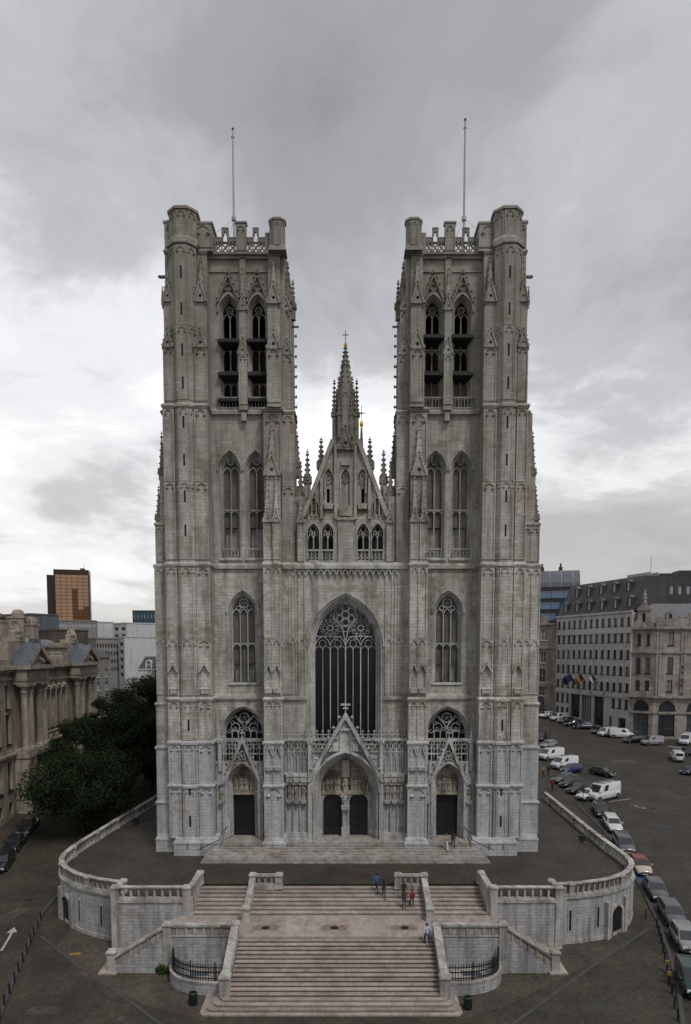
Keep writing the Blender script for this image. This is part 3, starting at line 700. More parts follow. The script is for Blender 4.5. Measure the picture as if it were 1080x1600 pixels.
    g.band([(cx - 2.0, 7.2), (cx - 1.0, 9.6), (cx, 12.1)], [(cx - 1.7, 7.2), (cx - .72, 9.5), (cx, 11.4)], yg - .2, yp + .05); g.band([(cx + 2.0, 7.2), (cx + 1.0, 9.6), (cx, 12.1)], [(cx + 1.7, 7.2), (cx + .72, 9.5), (cx, 11.4)], yg - .2, yp + .05)
    g.band(arch(cx, 1.8, 6.9, 9.4), arch(cx, 1.6, 6.9, 9.2), yg - .12, yp + .05)
    for s_ in (-1, 1): g.box(cx + s_*1.7 - .12, cx + s_*1.7 + .12, yg - .15, yp, 1.4, 7.2)
    g.ribbon(circle(cx, 10.2, .26, 10), .08, yg - .05, yp, True)
    for q in range(4): g.ribbon(circle(cx - .5 + q*.33, 9.65 + (.12 if q in (1, 2) else 0), .17, 8), .06, yg - .05, yp, True)
    for q in range(5):
        for s_ in (-1, 1): g.knob(cx + s_*(1.75 - q*.36), yg - .1, 8.2 + q*.8, .16)
    finial(g, cx, yg, 12.2, .26); g.build('gable', 'stone_trim', o)
    t = MB(sx); t.plate(opening(cx, 1.3, 6.05, 6.9, 8.9), [], 2.35, 2.55); t.box(cx - 1.3, cx + 1.3, 2.1, 2.5, 5.75, 6.1)
    for q in range(5): t.box(cx - 1.05 + q*.5, cx - .97 + q*.5, 2.15, 2.4, 6.1, 7.9)
    for q in range(4): statue(t, cx - .78 + q*.52, 2.2, 6.15, 1.25 if q in (0, 3) else 1.6)
    t.build('tympanum', 'stone_carved', o)
    d = MB(sx); dt = [(cx - 1.13, 1.35), (cx + 1.13, 1.35), (cx + 1.13, 5.4), (cx + .95, 5.75), (cx + .6, 5.9), (cx - .6, 5.9), (cx - .95, 5.75), (cx - 1.13, 5.4)]
    d.plate(dt, [], 2.62, 2.72)
    for q in range(5):
        for s_ in (-1, 1): d.box(cx + s_*.56 - .42, cx + s_*.56 + .42, 2.59, 2.63, 1.5 + q*.86, 2.2 + q*.86)
    d.box(cx - .03, cx + .03, 2.57, 2.62, 1.35, 5.9)
    for q in range(2): d.box(cx - 1.1, cx + 1.1, 2.575, 2.6, 2.3 + q*2.2, 2.38 + q*2.2)
    d.build('door', 'door_black', o)
    # canopied statue on the jamb
    for s_ in (-1, 1):
        m2 = MB(sx); xx = cx + s_*2.15; m2.tbox(xx - .24, xx + .24, yp - .45, yp, 5.0, 5.35, -.06, -.06); part(m2, 'pedestal', 'stone_trim'); m2 = MB(sx); gablet(m2, xx, .28, 7.0, .8, yp - .3, .15, .06, 2); part(m2, 'canopy', 'stone_trim')
        st = MB(sx); statue(st, xx, yp - .22, 5.35, 1.5); part(st, 'statue', 'stone_carved')
    # handrail beside the side steps
    h = MB(sx); h.tube([(12.25, 1.2, 2.6), (12.5, .4, 2.35), (12.6, -.3, 2.3), (12.75, -.75, 1.75), (14.9, -1.15, .75)], .045); part(h, 'handrail', 'iron')
    # slot hooks on the plinth front
    for q in (14.6, 16.0):
        h = MB(sx); h.box(q - .06, q + .06, -.64, -.55, .75, 1.3); part(h, 'drain_spout', 'stone_soot')

tower(-1, True); tower(1, False)

# ---------------------------------------------------------------- central bay
yc = 1.8
mb = MB()
mb.plate(rect(-6.5, 6.5, 10.2, 29.4), [opening(0, 3.85, 11.0, 21.2, 26.55)], yc, 3.2)
for s_ in (-1, 1):
    for a in (4.12, 4.75, 5.4): mb.box(s_*a - .08 if s_ > 0 else -a - .08, s_*a + .08 if s_ > 0 else -a + .08, yc - .14, yc + .05, 16.0, 28.7)
    for a, wd in ((4.12, .63), (4.75, .65), (5.4, .6)):
        c = s_*(a + wd/2)
        for z in (22.0, 28.8): mb.ribbon(arch(c, wd*.45, z - .55, z, 4), .1, yc - .13, yc + .05)
    mb.box(min(s_*3.9, s_*6.5), max(s_*3.9, s_*6.5), yc - .25, yc + .1, 15.75, 16.05)
part(mb, 'nave_front_wall', 'stone')
mb = MB()
mb.box(-6.4, 6.4, yc - .35, yc + .1, 29.0, 29.35); mb.tbox(-6.4, 6.4, yc - .35, yc + .3, 29.35, 29.7, 0, .25)
for i in range(17):
    c = -4.96 + i*.62
    mb.ribbon(arch(c, .28, 28.35, 28.95, 5), .1, yc - .28, yc + .05)
    mb.knob(c - .31, yc - .18, 28.3, .1, .2)
part(mb, 'corbel_table', 'stone_trim')
def great(t, y):
    hw, zs, zb = 3.15, 21.2, 12.0
    for i in range(1, 8): b = .055 if i % 2 == 0 else .035; t.box(-hw + i*hw/4 - b, -hw + i*hw/4 + b, y - .1, y + .1, zb, 21.1 if i != 4 else 21.6)
    for i in range(8): t.ribbon(arch(-hw + (i+.5)*hw/4, hw/8, 20.75, 21.2, 4), .05, y - .06, y + .06)
    for i in range(4):
        c = -hw + (i + .5)*hw/2
        t.ribbon(arch(c, hw/4, 21.1, 22.25, 6), .085, y - .08, y + .08); t.ribbon(circle(c, 21.5, .36, 12), .05, y - .06, y + .06, True)
    for s_ in (-1, 1):
        t.ribbon([(s_*.0, 21.6), (s_*.28, 22.9), (s_*.95, 24.1)], .09, y - .09, y + .09)
        t.ribbon([(s_*.3, 22.2), (s_*hw, 22.25)], 0.06, y - .07, y + .07)
        cx_, cz_ = s_*1.58, 23.1
        t.ribbon(circle(cx_, cz_, .27, 10), .08, y - .08, y + .08, True)
        for k in range(10):
            a = k*2*math.pi/10 + .3; ro = 1.25 if math.sin(a) < .5 else 1.5
            t.ribbon([(cx_ + .27*math.cos(a), cz_ + .27*math.sin(a)), (cx_ + ro*math.cos(a) * (.82 if s_*math.cos(a) > 0 else 1), cz_ + min(ro*math.sin(a), 1.9 - abs(.5*math.cos(a))))], .048, y - .07, y + .07)
            a2 = a + math.pi/10; t.ribbon(circle(cx_ + .85*math.cos(a2), cz_ + .75*math.sin(a2), .17, 7), .045, y - .05, y + .05, True)
        t.ribbon(circle(s_*1.0, 22.05, .16, 8), .05, y - .05, y + .05, True)
        t.ribbon([(s_*1.15, 23.9), (s_*1.5, 24.6), (s_*1.35, 25.0)], .06, y - .06, y + .06)
    t.ribbon(circle(0, 24.45, 1.18, 20), .085, y - .09, y + .09, True); t.ribbon(circle(0, 24.45, .36, 12), .08, y - .08, y + .08, True)
    for k in range(6):
        a = k*math.pi/3 + math.pi/2
        t.ribbon([(.36*math.cos(a + .52), 24.45 + .36*math.sin(a + .52)), (1.15*math.cos(a + .52), 24.45 + 1.15*math.sin(a + .52))], .048, y - .07, y + .07)
        t.ribbon(circle(.75*math.cos(a), 24.45 + .75*math.sin(a), .33, 10), .055, y - .06, y + .06, True)
    t.ribbon(circle(0, 23.0, .3, 10), .06, y - .06, y + .06, True)
window(1, 0, 3.15, 3.85, 11.0, 21.2, 25.7, yc, 8, 'church_glass', 1.2, trac=great, sill=False)

# portal storey
yp = 0.95
mb = MB()
mb.plate(rect(-6.3, 6.3, 0.9, 10.42), [opening(0, 3.4, .92, 6.2, 10.38, 10)], yp + .35, 1.85)

for s_ in (-1, 1): mb.box(min(s_*3.45, s_*6.3), max(s_*3.45, s_*6.3), yp - .1, 1.8, .9, 2.0); mb.box(min(s_*3.45, s_*6.3), max(s_*3.45, s_*6.3), yp - .2, 1.8, .9, 1.35)
mb.box(-3.4, 3.4, 1.2, 2.9, .9, 1.3)
part(mb, 'porch_wall', 'stone_clean')
for s_ in (-1, 1):
    mb = MB(s_)
    for i in range(9):
        a = 3.75 + i*.31; mb.box(a - .035, a + .035, yp + .2, yp + .4, 8.2, 10.4)
    for i in range(4): mb.box(3.95 + i*.72 - .07, 3.95 + i*.72 + .07, yp + .1, yp + .4, 2.0, 7.9)
    for i in range(3):
        c = 4.31 + i*.72
        mb.tbox(c - .26, c + .26, yp - .15, yp + .35, 5.1, 5.45, -.06, -.06); mb.knob(c, yp + .1, 4.95, .2)
        gablet(mb, c, .33, 7.0, .55, yp + .05, .2, .06, 2, True, False); mb.box(c - .34, c + .34, yp - .12, yp + .35, 7.45, 7.9); mb.tbox(c - .38, c + .38, yp - .2, yp + .35, 7.9, 8.2, .1, .1)
        for q in (-1, 0, 1): mb.knob(c + q*.22, yp - .15, 7.35, .1, .2)
    mb.box(3.6, 6.3, yp + .05, yp + .4, 8.05, 8.25); part(mb, 'blind_arcade', 'stone_trim')
    for i in range(3):
        st = MB(s_); statue(st, 4.31 + i*.72, yp + .08, 5.45, 1.65); part(st, 'statue', 'stone_carved')
    mb = MB(s_); y = yp + .3
    mb.box(.6, 6.3, y - .22, y + .22, 11.55, 11.8); mb.box(1.6, 6.3, y - .12, y + .12, 10.35, 10.47)
    for i in range(9):
        a = .8 + i*.63; zb = 10.4
        mb.ribbon([(a, zb), (a + .63, 11.6)], .08, y - .09, y + .09); mb.ribbon([(a + .63, zb), (a, 11.6)], .08, y - .08, y + .08)
        mb.ribbon(circle(a + .315, 10.75, .17, 8), .05, y - .06, y + .06, True)
        mb.box(a - .04, a + .04, y - .1, y + .1, 8.6 if a > 3.6 else 10.45, 11.6)
        if a > 3.3: mb.ribbon(arch(a + .315, .3, 9.8, 10.35, 4), .07, y - .07, y + .07)
    part(mb, 'screen', 'stone_trim')
    for i in range(9):
        mb = MB(s_); c = 1.15 + i*.6; r = .17
        if c < 6.2: mb.box(c - .05, c + .05, y - .06, y + .06, 11.8, 12.35); mb.knob(c - r, y, 12.15, r*.75); mb.knob(c + r, y, 12.15, r*.75); mb.knob(c, y, 12.5, r*.8, r*1.2); mb.tbox(c - .24, c + .24, y - .06, y + .06, 11.8, 11.98, .1, 0); part(mb, 'fleuron', 'stone_trim')
    mb = MB(s_); mb.box(3.5, 3.85, yp - .1, yp + .4, 2.0, 10.4); pinnacle(mb, 3.67, yp + .1, 10.2, .17, 1.2, 1.2, .06, 4); part(mb, 'pilaster', 'stone_trim')
mb = MB()
for k in range(5):
    o_, i_ = 3.4 - k*.16, 3.4 - (k+1)*.16
    mb.band(opening(0, o_, 1.2, 6.2, 9.6 + (o_-2.6)*1.0, 10), opening(0, i_, 1.2, 6.2, 9.6 + (i_-2.6)*1.0, 10), yp + k*.32, 3.0)
for s_ in (-1, 1):
    for q in range(4): mb.ngon(s_*(2.7 + q*.17), yp + 1.15 - q*.33, .08, 2.2, 6.7, 6); mb.ngon(s_*(2.7 + q*.17), yp + 1.15 - q*.33, .13, 1.3, 2.3, 6)
PORT = part(mb, 'main_portal', 'stone_trim')
g = MB(); yg = yp - .15
for s_ in (-1, 1):
    g.band([(s_*3.95, 7.4), (s_*1.9, 11.2), (0, 14.6)], [(s_*3.55, 7.4), (s_*1.6, 11.0), (0, 13.85)], yg - .25, yp + .45)
    for q in range(6): g.knob(s_*(3.5 - q*.57), yg - .05, 8.7 + q*1.06, .2)
    g.box(min(s_*3.45, s_*3.85), max(s_*3.45, s_*3.85), yg - .1, yp + .3, 1.2, 7.6)
    g.box(min(s_*.72, s_*1.3), max(s_*.72, s_*1.3), yg, yg + .3, 10.5, 11.2); g.box(min(s_*.75, s_*1.25), max(s_*.75, s_*1.25), yg - .06, yg + .2, 11.75, 11.95)
g.band(arch(0, 3.62, 6.2, 10.65, 10), arch(0, 3.4, 6.2, 10.4, 10), yg - .15, yp + .1)
g.plate([(-1.75, 10.45), (1.75, 10.45), (0, 13.7)], [], yg + .12, yg + .3)
g.box(-.65, .65, yg - .02, yg + .2, 10.5, 11.0); g.box(-.6, -.5, yg - .06, yg + .2, 11.0, 12.75); g.box(.5, .6, yg - .06, yg + .2, 11.0, 12.75); g.box(-.6, .6, yg - .1, yg + .2, 12.65, 12.9)
for q in range(4): g.knob(-.42 + q*.28, yg - .03, 12.6, .11)
finial(g, 0, yg, 14.75, .32); g.box(-.5, .5, yg - .1, yg + .1, 15.2, 15.4); g.build('gable', 'stone_trim', PORT)
t = MB(); t.plate(opening(0, 2.7, 6.0, 6.2, 9.75, 10), [], 2.7, 2.9)
for s_ in (-1, 1):
    t.box(min(s_*.3, s_*2.5), max(s_*.3, s_*2.5), 2.35, 2.75, 5.75, 6.15); t.box(min(s_*.35, s_*1.6), max(s_*.35, s_*1.6), 2.45, 2.75, 8.35, 8.5)
    for q in range(8): t.box(min(s_*(.55 + q*.27), s_*(.61 + q*.27)), max(s_*(.55 + q*.27), s_*(.61 + q*.27)), 2.45, 2.72, 6.15, 8.4 if q < 4 else 8.0 - (q-4)*.25)
    for q in range(5): statue(t, s_*(.7 + q*.4), 2.5, 6.15, 1.35 if q < 4 else .9)
t.box(-.42, .42, 2.2, 2.75, 7.6, 9.4); statue(t, 0, 2.2, 5.9, 1.8); t.tbox(-.45, .45, 1.9, 2.6, 5.5, 5.9, -.05, -.05)
t.build('tympanum', 'stone_carved', PORT)
t = MB(); t.box(-.32, .32, 2.1, 2.9, 1.35, 5.75); t.box(-.42, .42, 2.0, 2.9, 1.3, 2.3); t.ngon(-.2, 2.1, .1, 2.3, 4.3, 6); t.ngon(.2, 2.1, .1, 2.3, 4.3, 6)
t.tbox(-.4, .4, 1.75, 2.3, 4.2, 4.6, -.05, -.05); statue(t, 0, 1.98, 4.55, 1.35); t.build('trumeau', 'stone_trim', PORT)
dh = lambda c: [(c-.98, 1.32), (c+.98, 1.32), (c+.98, 5.0), (c+.85, 5.4), (c+.5, 5.65), (c-.5, 5.65), (c-.85, 5.4), (c-.98, 5.0)]
t = MB(); t.plate(rect(-2.7, 2.7, 1.28, 6.0), [dh(-1.37), dh(1.37)], 2.5, 2.7); t.build('door_surround', 'stone_trim', PORT)
for s_ in (-1, 1):
    d = MB(s_); c = 1.37
    d.plate([(c-1.03, 1.3), (c+1.03, 1.3), (c+1.03, 5.2), (c+.85, 5.6), (c+.5, 5.78), (c-.5, 5.78), (c-.85, 5.6), (c-1.03, 5.2)], [], 2.72, 2.82)
    for q in range(5):
        for e in (-1, 1): d.box(c + e*.5 - .4, c + e*.5 + .4, 2.68, 2.73, 1.5 + q*.84, 2.2 + q*.84)
    d.box(c - .03, c + .03, 2.66, 2.72, 1.3, 5.75); d.build('door', 'door_black', PORT)
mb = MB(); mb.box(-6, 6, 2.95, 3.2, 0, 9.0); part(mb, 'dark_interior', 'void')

# gallery and gable between the towers
yg = 2.0
outl = [(-4.15, 29.4), (4.15, 29.4), (4.15, 34.3), (1.25, 41.7), (-1.25, 41.7), (-4.15, 34.3)]
gal = [(-3.25, .58), (-1.8, .58), (1.8, .58), (3.25, .58)]
holes = [opening(c, h, 29.9, 32.6, 33.6, 5) for c, h in gal]
bl = [(-3.2, .48, 34.5, 35.25, 36.1), (-1.72, .52, 34.6, 37.9, 39.0), (0, .46, 35.4, 38.0, 39.0), (1.72, .52, 34.6, 37.9, 39.0), (3.2, .48, 34.5, 35.25, 36.1)]
holes += [opening(c, h, a, b, e, 5) for c, h, a, b, e in bl]
mb = MB(); mb.plate(outl, holes, yg, yg + .9); mb.box(-.75, .75, yg - .25, yg + .1, 29.6, 33.9); mb.box(-.9, .9, yg - .4, yg + .1, 33.9, 34.15)
for a in (-2.42, -1.0, 1.0, 2.42): mb.box(a - .13, a + .13, yg - .3, yg + .05, 34.0, 41.3 if abs(a) < 2 else 38.0)
mb.box(-.6, .6, yg - .35, yg, 34.3, 35.3); mb.box(-.45, .45, yg - .3, yg, 39.3, 39.8)
for c in (-1.72, 1.72): mb.tbox(c - .42, c + .42, yg - .35, yg + .2, 35.0, 35.5, -.05, -.05)
GAB = part(mb, 'nave_gable', 'stone')
for c, h, a, b, e in bl:
    t = MB(); t.band(opening(c, h + .12, a, b, e + .15, 5), opening(c, h, a, b, e, 5), yg - .12, yg + .2)
    t.ribbon(circle(c, b + (e - b)*.35, h*.45, 8), .06, yg + .1, yg + .2, True)
    for s_ in (-1, 1): t.ribbon(arch(c + s_*h*.5, h*.5, b - .45, b - .05, 4), .06, yg + .1, yg + .2)
    t.build('blind_arch', 'stone_trim', GAB)
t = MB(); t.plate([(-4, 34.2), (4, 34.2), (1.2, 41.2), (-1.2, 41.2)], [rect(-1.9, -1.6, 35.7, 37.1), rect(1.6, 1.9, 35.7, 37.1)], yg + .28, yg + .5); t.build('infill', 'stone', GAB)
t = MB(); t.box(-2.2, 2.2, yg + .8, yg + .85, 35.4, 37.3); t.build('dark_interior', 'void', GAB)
for c, h in gal:
    t = MB(); t.box(c - .05, c + .05, yg + .2, yg + .4, 29.9, 32.7)
    for s_ in (-1, 1): t.ribbon(arch(c + s_*h/2, h/2, 32.0, 32.6, 4), .08, yg + .22, yg + .38); t.ribbon(circle(c + s_*h*.42, 32.75, .17, 8), .06, yg + .22, yg + .38, True)
    t.ribbon([(c, 32.4), (c - .3, 33.1), (c, 33.5), (c + .3, 33.1)], .08, yg + .2, yg + .4, True)
    t.band(opening(c, h + .1, 30, 32.6, 33.75, 5), opening(c, h, 30, 32.6, 33.6, 5), yg - .1, yg + .2)
    t.build('gallery_arch', 'stone_trim', GAB)
    t = MB(); balus(t, c - h, c + h, yg - .05, 29.75, 31.0, 3, .16); t.build('parapet', 'stone_trim', GAB)
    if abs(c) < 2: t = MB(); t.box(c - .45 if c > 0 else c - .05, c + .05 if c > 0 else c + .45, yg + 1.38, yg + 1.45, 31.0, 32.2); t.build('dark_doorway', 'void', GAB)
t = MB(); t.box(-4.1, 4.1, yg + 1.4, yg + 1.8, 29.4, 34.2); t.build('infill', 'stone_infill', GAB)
for s_ in (-1, 1):
    t = MB(s_); t.band([(4.5, 34.2), (1.45, 41.9)], [(4.05, 34.2), (1.1, 41.6)], yg - .35, yg + 1.2)
    for q in range(5): t.box(2.0 + q*.45, 2.12 + q*.45, yg - .2, yg + .1, 36.5 - q*.0 if q < 2 else 34.3, 39.2 - q*1.05)
    t.build('coping', 'stone', GAB)
    t = MB(s_); t.box(4.15, 4.85, yg - .4, yg + 1.5, 29.4, 34.0); panel(t, 4.15, 4.85, 29.8, 33.9, yg - .4, .07, 1, .1); gablet(t, 4.5, .38, 33.6, 1.1, yg - .45, .2, .08, 3); spire(t, 4.5, yg - .05, 34.2, .25, 2.6, .08, 5); part(t, 'buttress', 'stone')
    for (x, y, z, h, hs, hp) in ((2.55, 5.0, 36.5, .36, 3.4, 2.9), (3.95, 4.2, 35.0, .33, 3.2, 3.1)):
        t = MB(s_); pinnacle(t, x, y, z, h, hs, hp, .12, 6); part(t, 'pinnacle', 'stone_soot')
for s_ in (-1, 1):
    t = MB(s_); t.box(4.0, 5.4, yg + .5, yg + 3.4, 29.4, 36.4); t.box(3.9, 5.2, yg + 1.2, yg + 3.0, 36.4, 37.6); panel(t, 4.75, 5.3, 29.8, 36.0, yg + .5, .07, 1, .1); part(t, 'buttress', 'stone')
# spirelet on the gable
t = MB(); sx_, sy_ = 0, 2.7
t.ngon(0, sy_, 1.02, 40.8, 46.9, 8)
for j in (-1, 0, 1): t.M = face_m(0, sy_, j*math.pi/4, .945); panel(t, -.36, .36, 42.8, 46.5, 0, .07, 1, .08); t.M = None
t.vprism([(-1.35, 1.9), (1.35, 1.9), (1.0, 3.4), (-1.0, 3.4)], 40.6, 42.2, .8, (0, 2.7))
gablet(t, 0, .8, 40.8, 2.3, 1.75, .25, .1, 3); t.ribbon(circle(0, 41.35, .3, 8), .08, 1.5, 1.7, True); part(t, 'spirelet', 'stone_soot')
for s_ in (-1, 1):
    t = MB(s_); pinnacle(t, 1.12, 2.35, 41.6, .22, 2.7, 3.4, .1, 8); part(t, 'pinnacle', 'stone_soot')
    t = MB(s_); pinnacle(t, .62, 1.8, 42.0, .15, 2.2, 2.4, .08, 6); part(t, 'pinnacle', 'stone_soot')
    t = MB(s_); pinnacle(t, .7, 2.0, 45.4, .13, .9, 1.6, .07, 5); part(t, 'pinnacle', 'stone_soot')
t = MB(); t.ngon(0, sy_, .85, 46.9, 50.9, 8, .12)
for z, r in ((47.5, .74), (48.05, .63), (48.6, .53), (49.15, .44), (49.7, .34), (50.2, .25), (50.6, .18)):
    for k in range(8): t.knob(r*math.cos(k*.785 + .39) * 1.05, sy_ + r*math.sin(k*.785 + .39) * 1.05, z, .13, .1)
t.ngon(0, sy_, .48, 49.3, 49.42, 8); t.knob(0, sy_, 51.0, .26, .18); part(t, 'spire', 'stone_soot')
t = MB(); t.lathe(0, sy_, [(.04, 51.0), (.12, 51.1), (.18, 51.28), (.18, 51.38), (.1, 51.55), (.04, 51.65)], 10); part(t, 'gilded_ball', 'gold')
t = MB(); t.box(-.035, .035, sy_ - .035, sy_ + .035, 51.6, 52.7); t.box(-.32, .32, sy_ - .03, sy_ + .03, 52.25, 52.31); part(t, 'cross', 'iron')
# nave behind, with its slender slate fleche
t = MB(); t.box(-8.5, 8.5, 15.0, 95, 0, 26); part(t, 'nave_wall', 'stone')
t = MB(); t.add([(-6.0, 3.6, 28), (6.0, 3.6, 28), (6.0, 95, 28), (-6.0, 95, 28), (0, 3.6, 35.2), (0, 95, 35.2)], [(0,1,4), (1,2,5,4), (2,3,5), (3,0,4,5), (0,3,2,1)]); t.box(-6, 6, 3.7, 95, 20, 28); part(t, 'nave_roof', 'slate')

# flagpoles on the towers
for (x, y, z0, z1, lab) in ((-11.55, 6.0, 59.5, 73.9, 'pale metal flagpole on top of the left tower'), (12.25, 6.0, 59.5, 74.8, 'pale metal flagpole with dark ball on top of the right tower')):
    t = thing('flagpole', lab, 'flagpole', (x, y, z0)); h = z1 - z0
    m = MB(); m.tube([(0, 0, 0), (0, 0, h)], .125, 8, .085); m.build('pole', 'pole_grey', t)
    m = MB(); m.lathe(0, 0, [(.05, h - .05), (.12, h + .05), (.13, h + .15), (.08, h + .25), (.02, h + .3)], 8); m.box(-.16, .16, -.05, .05, h - .75, h - .62); m.build('finial_ball', 'iron', t)
    m = MB(); m.ngon(0, 0, .24, 5.6, 5.95, 8); m.build('collar', 'pole_grey', t)
    for a, b in ((-4.2, -2), (4.2, -2), (-2.4, 4), (2.6, 4)):
        m = MB(); m.tube([(0, 0, 5.8), (a, b, 1.2)], .018, 4); m.build('guy_wire', 'pole_grey', t)
# fleche over the crossing, far behind the gable
t = thing('crossing_fleche', 'slender blue slate fleche with gilded ball and cross behind the gable', 'spire', (2.94, 62, 28))
m = MB(); m.ngon(0, 0, 1.5, 0, 12, 8, .9); m.ngon(0, 0, 1.35, 12, 33.8, 8, .12); m.build('slate_spire', 'slate', t)
m = MB(); m.lathe(0, 0, [(.2, 33.4), (.22, 33.7), (.36, 34.1), (.36, 34.4), (.2, 34.7), (.1, 34.9)], 10); m.build('gilded_ball', 'gold', t)
m = MB(); m.box(-.05, .05, -.05, .05, 35, 37.6); m.box(-.85, .85, -.04, .04, 36.1, 36.2); m.ngon(0, 0, .18, 36.0, 36.3, 8); m.build('cross', 'iron', t)

# ================================================================ TERRACE AND STAIRS
LP = [(-19.4, -11.3), (-20.6, -10.9), (-21.9, -10.3), (-23.0, -9.7), (-24.0, -8.95), (-25.4, -7.5), (-26.3, -6.2), (-26.95, -4.7), (-27.3, -3.1), (-27.4, -1.0), (-27.3, 2.2), (-26.95, 7.0), (-26.5, 13.8), (-25.9, 20.0), (-25.5, 26.0), (-25.3, 40.0)]
RP = [(18.0, -11.9), (19.9, -11.6), (22.0, -10.9), (23.3, -10.2), (24.5, -9.3), (25.6, -8.0), (26.4, -6.6), (26.85, -5.2), (27.0, -3.6), (27.0, -1.0), (26.95, 3.0), (27.1, 9.0), (27.4, 17.0), (27.75, 26.5)]
deck = [(-13.0, -9.1), (12.1, -9.1), (12.1, -12.7), (17.6, -12.7), (17.6, -11.2)] + RP[1:] + [(27.6, 60), (-25.3, 60)] + LP[::-1][:-1] + [(-19.1, -10.6), (-19.1, -12.7), (-13.0, -12.7)]
bm = bmesh.new(); vs_ = [bm.verts.new((x, y, 0)) for x, y in deck]; f_ = bm.faces.new(vs_)
ext = bmesh.ops.extrude_face_region(bm, geom=[f_])
for v in ext['geom']:
    if isinstance(v, bmesh.types.BMVert): v.co.z = -5.0
bmesh.ops.triangulate(bm, faces=bm.faces[:]); bmesh.ops.recalc_face_normals(bm, faces=bm.faces)
me = bpy.data.meshes.new('terrace'); bm.to_mesh(me); bm.free(); me.materials.append(MATS['cobble_terrace'])
struct_o = bpy.data.objects.new('terrace', me); COL.objects.link(struct_o); struct(struct_o)
# smoother band of small setts in front of the church door
pv = MB(); pv.box(-12.9, 12.0, -9.05, -3.3, -.1, .006); struct(pv.build('forecourt_paving', 'cobble'))

def offs(pts, d):
    out = []
    for i, p in enumerate(pts):
        a, b = pts[max(i-1, 0)], pts[min(i+1, len(pts)-1)]
        dx, dy = b[0]-a[0], b[1]-a[1]; l = math.hypot(dx, dy)
        out.append((p[0] - dy/l*d, p[1] + dx/l*d))
    return out
def path_wall(mb, pts, d0, d1, zb, zt):
    """solid strip along a plan line between two offsets; zb/zt numbers or functions of (x, y)"""
    A, B = offs(pts, d0), offs(pts, d1); n = len(pts)
    f = lambda z, p: z(*p) if callable(z) else z
    vs = [(a[0], a[1], f(zb, a)) for a in A] + [(b[0], b[1], f(zb, b)) for b in B] + [(a[0], a[1], f(zt, a)) for a in A] + [(b[0], b[1], f(zt, b)) for b in B]
    fs = []
    for i in range(n-1):
        fs += [(i, i+1, 2*n+i+1, 2*n+i), (n+i, 3*n+i, 3*n+i+1, n+i+1), (2*n+i, 2*n+i+1, 3*n+i+1, 3*n+i), (i, n+i, n+i+1, i+1)]
    fs += [(0, 2*n, 3*n, n), (n-1, 2*n-1, 4*n-1, 3*n-1)]
    return mb.add(vs, fs)
def resample(pts, step):
    out = []; acc = 0.0
    for (a, b) in zip(pts, pts[1:]):
        l = math.hypot(b[0]-a[0], b[1]-a[1]); t = -acc
        while t + step <= l:
            t += step; out.append((a[0] + (b[0]-a[0])*t/l, a[1] + (b[1]-a[1])*t/l, math.atan2(b[1]-a[1], b[0]-a[0])))
        acc = l - t
    return out
def bal_mesh(h, w=.24, d=.26):
    m = MB(); m.box(-w/2, w/2, -d/2, d/2, 0, h*.08); m.tbox(-w/2, w/2, -d/2, d/2, h*.08, h*.14, w*.15, 0); m.box(-w*.34, w*.34, -d*.42, d*.42, h*.1, h*.9)
    m.tbox(-w*.34, w*.34, -d*.42, d*.42, h*.8, h*.94, -w*.14, 0); m.box(-w/2, w/2, -d/2, d/2, h*.93, h); return m
_bal = None
def baluster(x, y, z, a, parent, zs=1.0):
    global _bal
    if _bal is None:
        o = bal_mesh(.82).build('baluster', 'rail_stone', parent); _bal = o
    else:
        o = _bal.copy(); COL.objects.link(o); o.parent = parent
    o.location = (x, y, z); o.rotation_euler = (0, 0, a); o.scale = (1, 1, zs); return o
def pier(x, y, a, z0, z1, parent, w=.62, name='pier', mat='rail_stone'):
    m = MB(); m.box(-w/2, w/2, -w/2, w/2, z0, z1 - .2); m.tbox(-w/2 - .06, w/2 + .06, -w/2 - .06, w/2 + .06, z0, z0 + .3, .05, .05)
    m.box(-w/2 - .07, w/2 + .07, -w/2 - .07, w/2 + .07, z1 - .2, z1 - .08); m.tbox(-w/2 - .07, w/2 + .07, -w/2 - .07, w/2 + .07, z1 - .08, z1 + .05, .12, .12)
    o = m.build(name, mat, parent); o.location = (x, y, 0); o.rotation_euler = (0, 0, a); return o
def balustrade(parent, pts, z0=0.0, bal_step=.56, pier_every=8, ends=True, h=1.08):
    m = MB(); path_wall(m, pts, -.2, .2, z0 + h - .15, z0 + h - .08); path_wall(m, pts, -.25, .25, z0 + h - .08, z0 + h); m.build('coping', 'rail_stone', parent)
    m = MB(); path_wall(m, pts, -.22, .22, z0 - .02, z0 + .13); m.build('base_course', 'rail_stone', parent)
    for i, (x, y, a) in enumerate(resample(pts, bal_step)):
        if pier_every and i % pier_every == pier_every // 2: pier(x, y, a, z0, z0 + h, parent, .5)
        else: baluster(x, y, z0 + .12, a, parent)
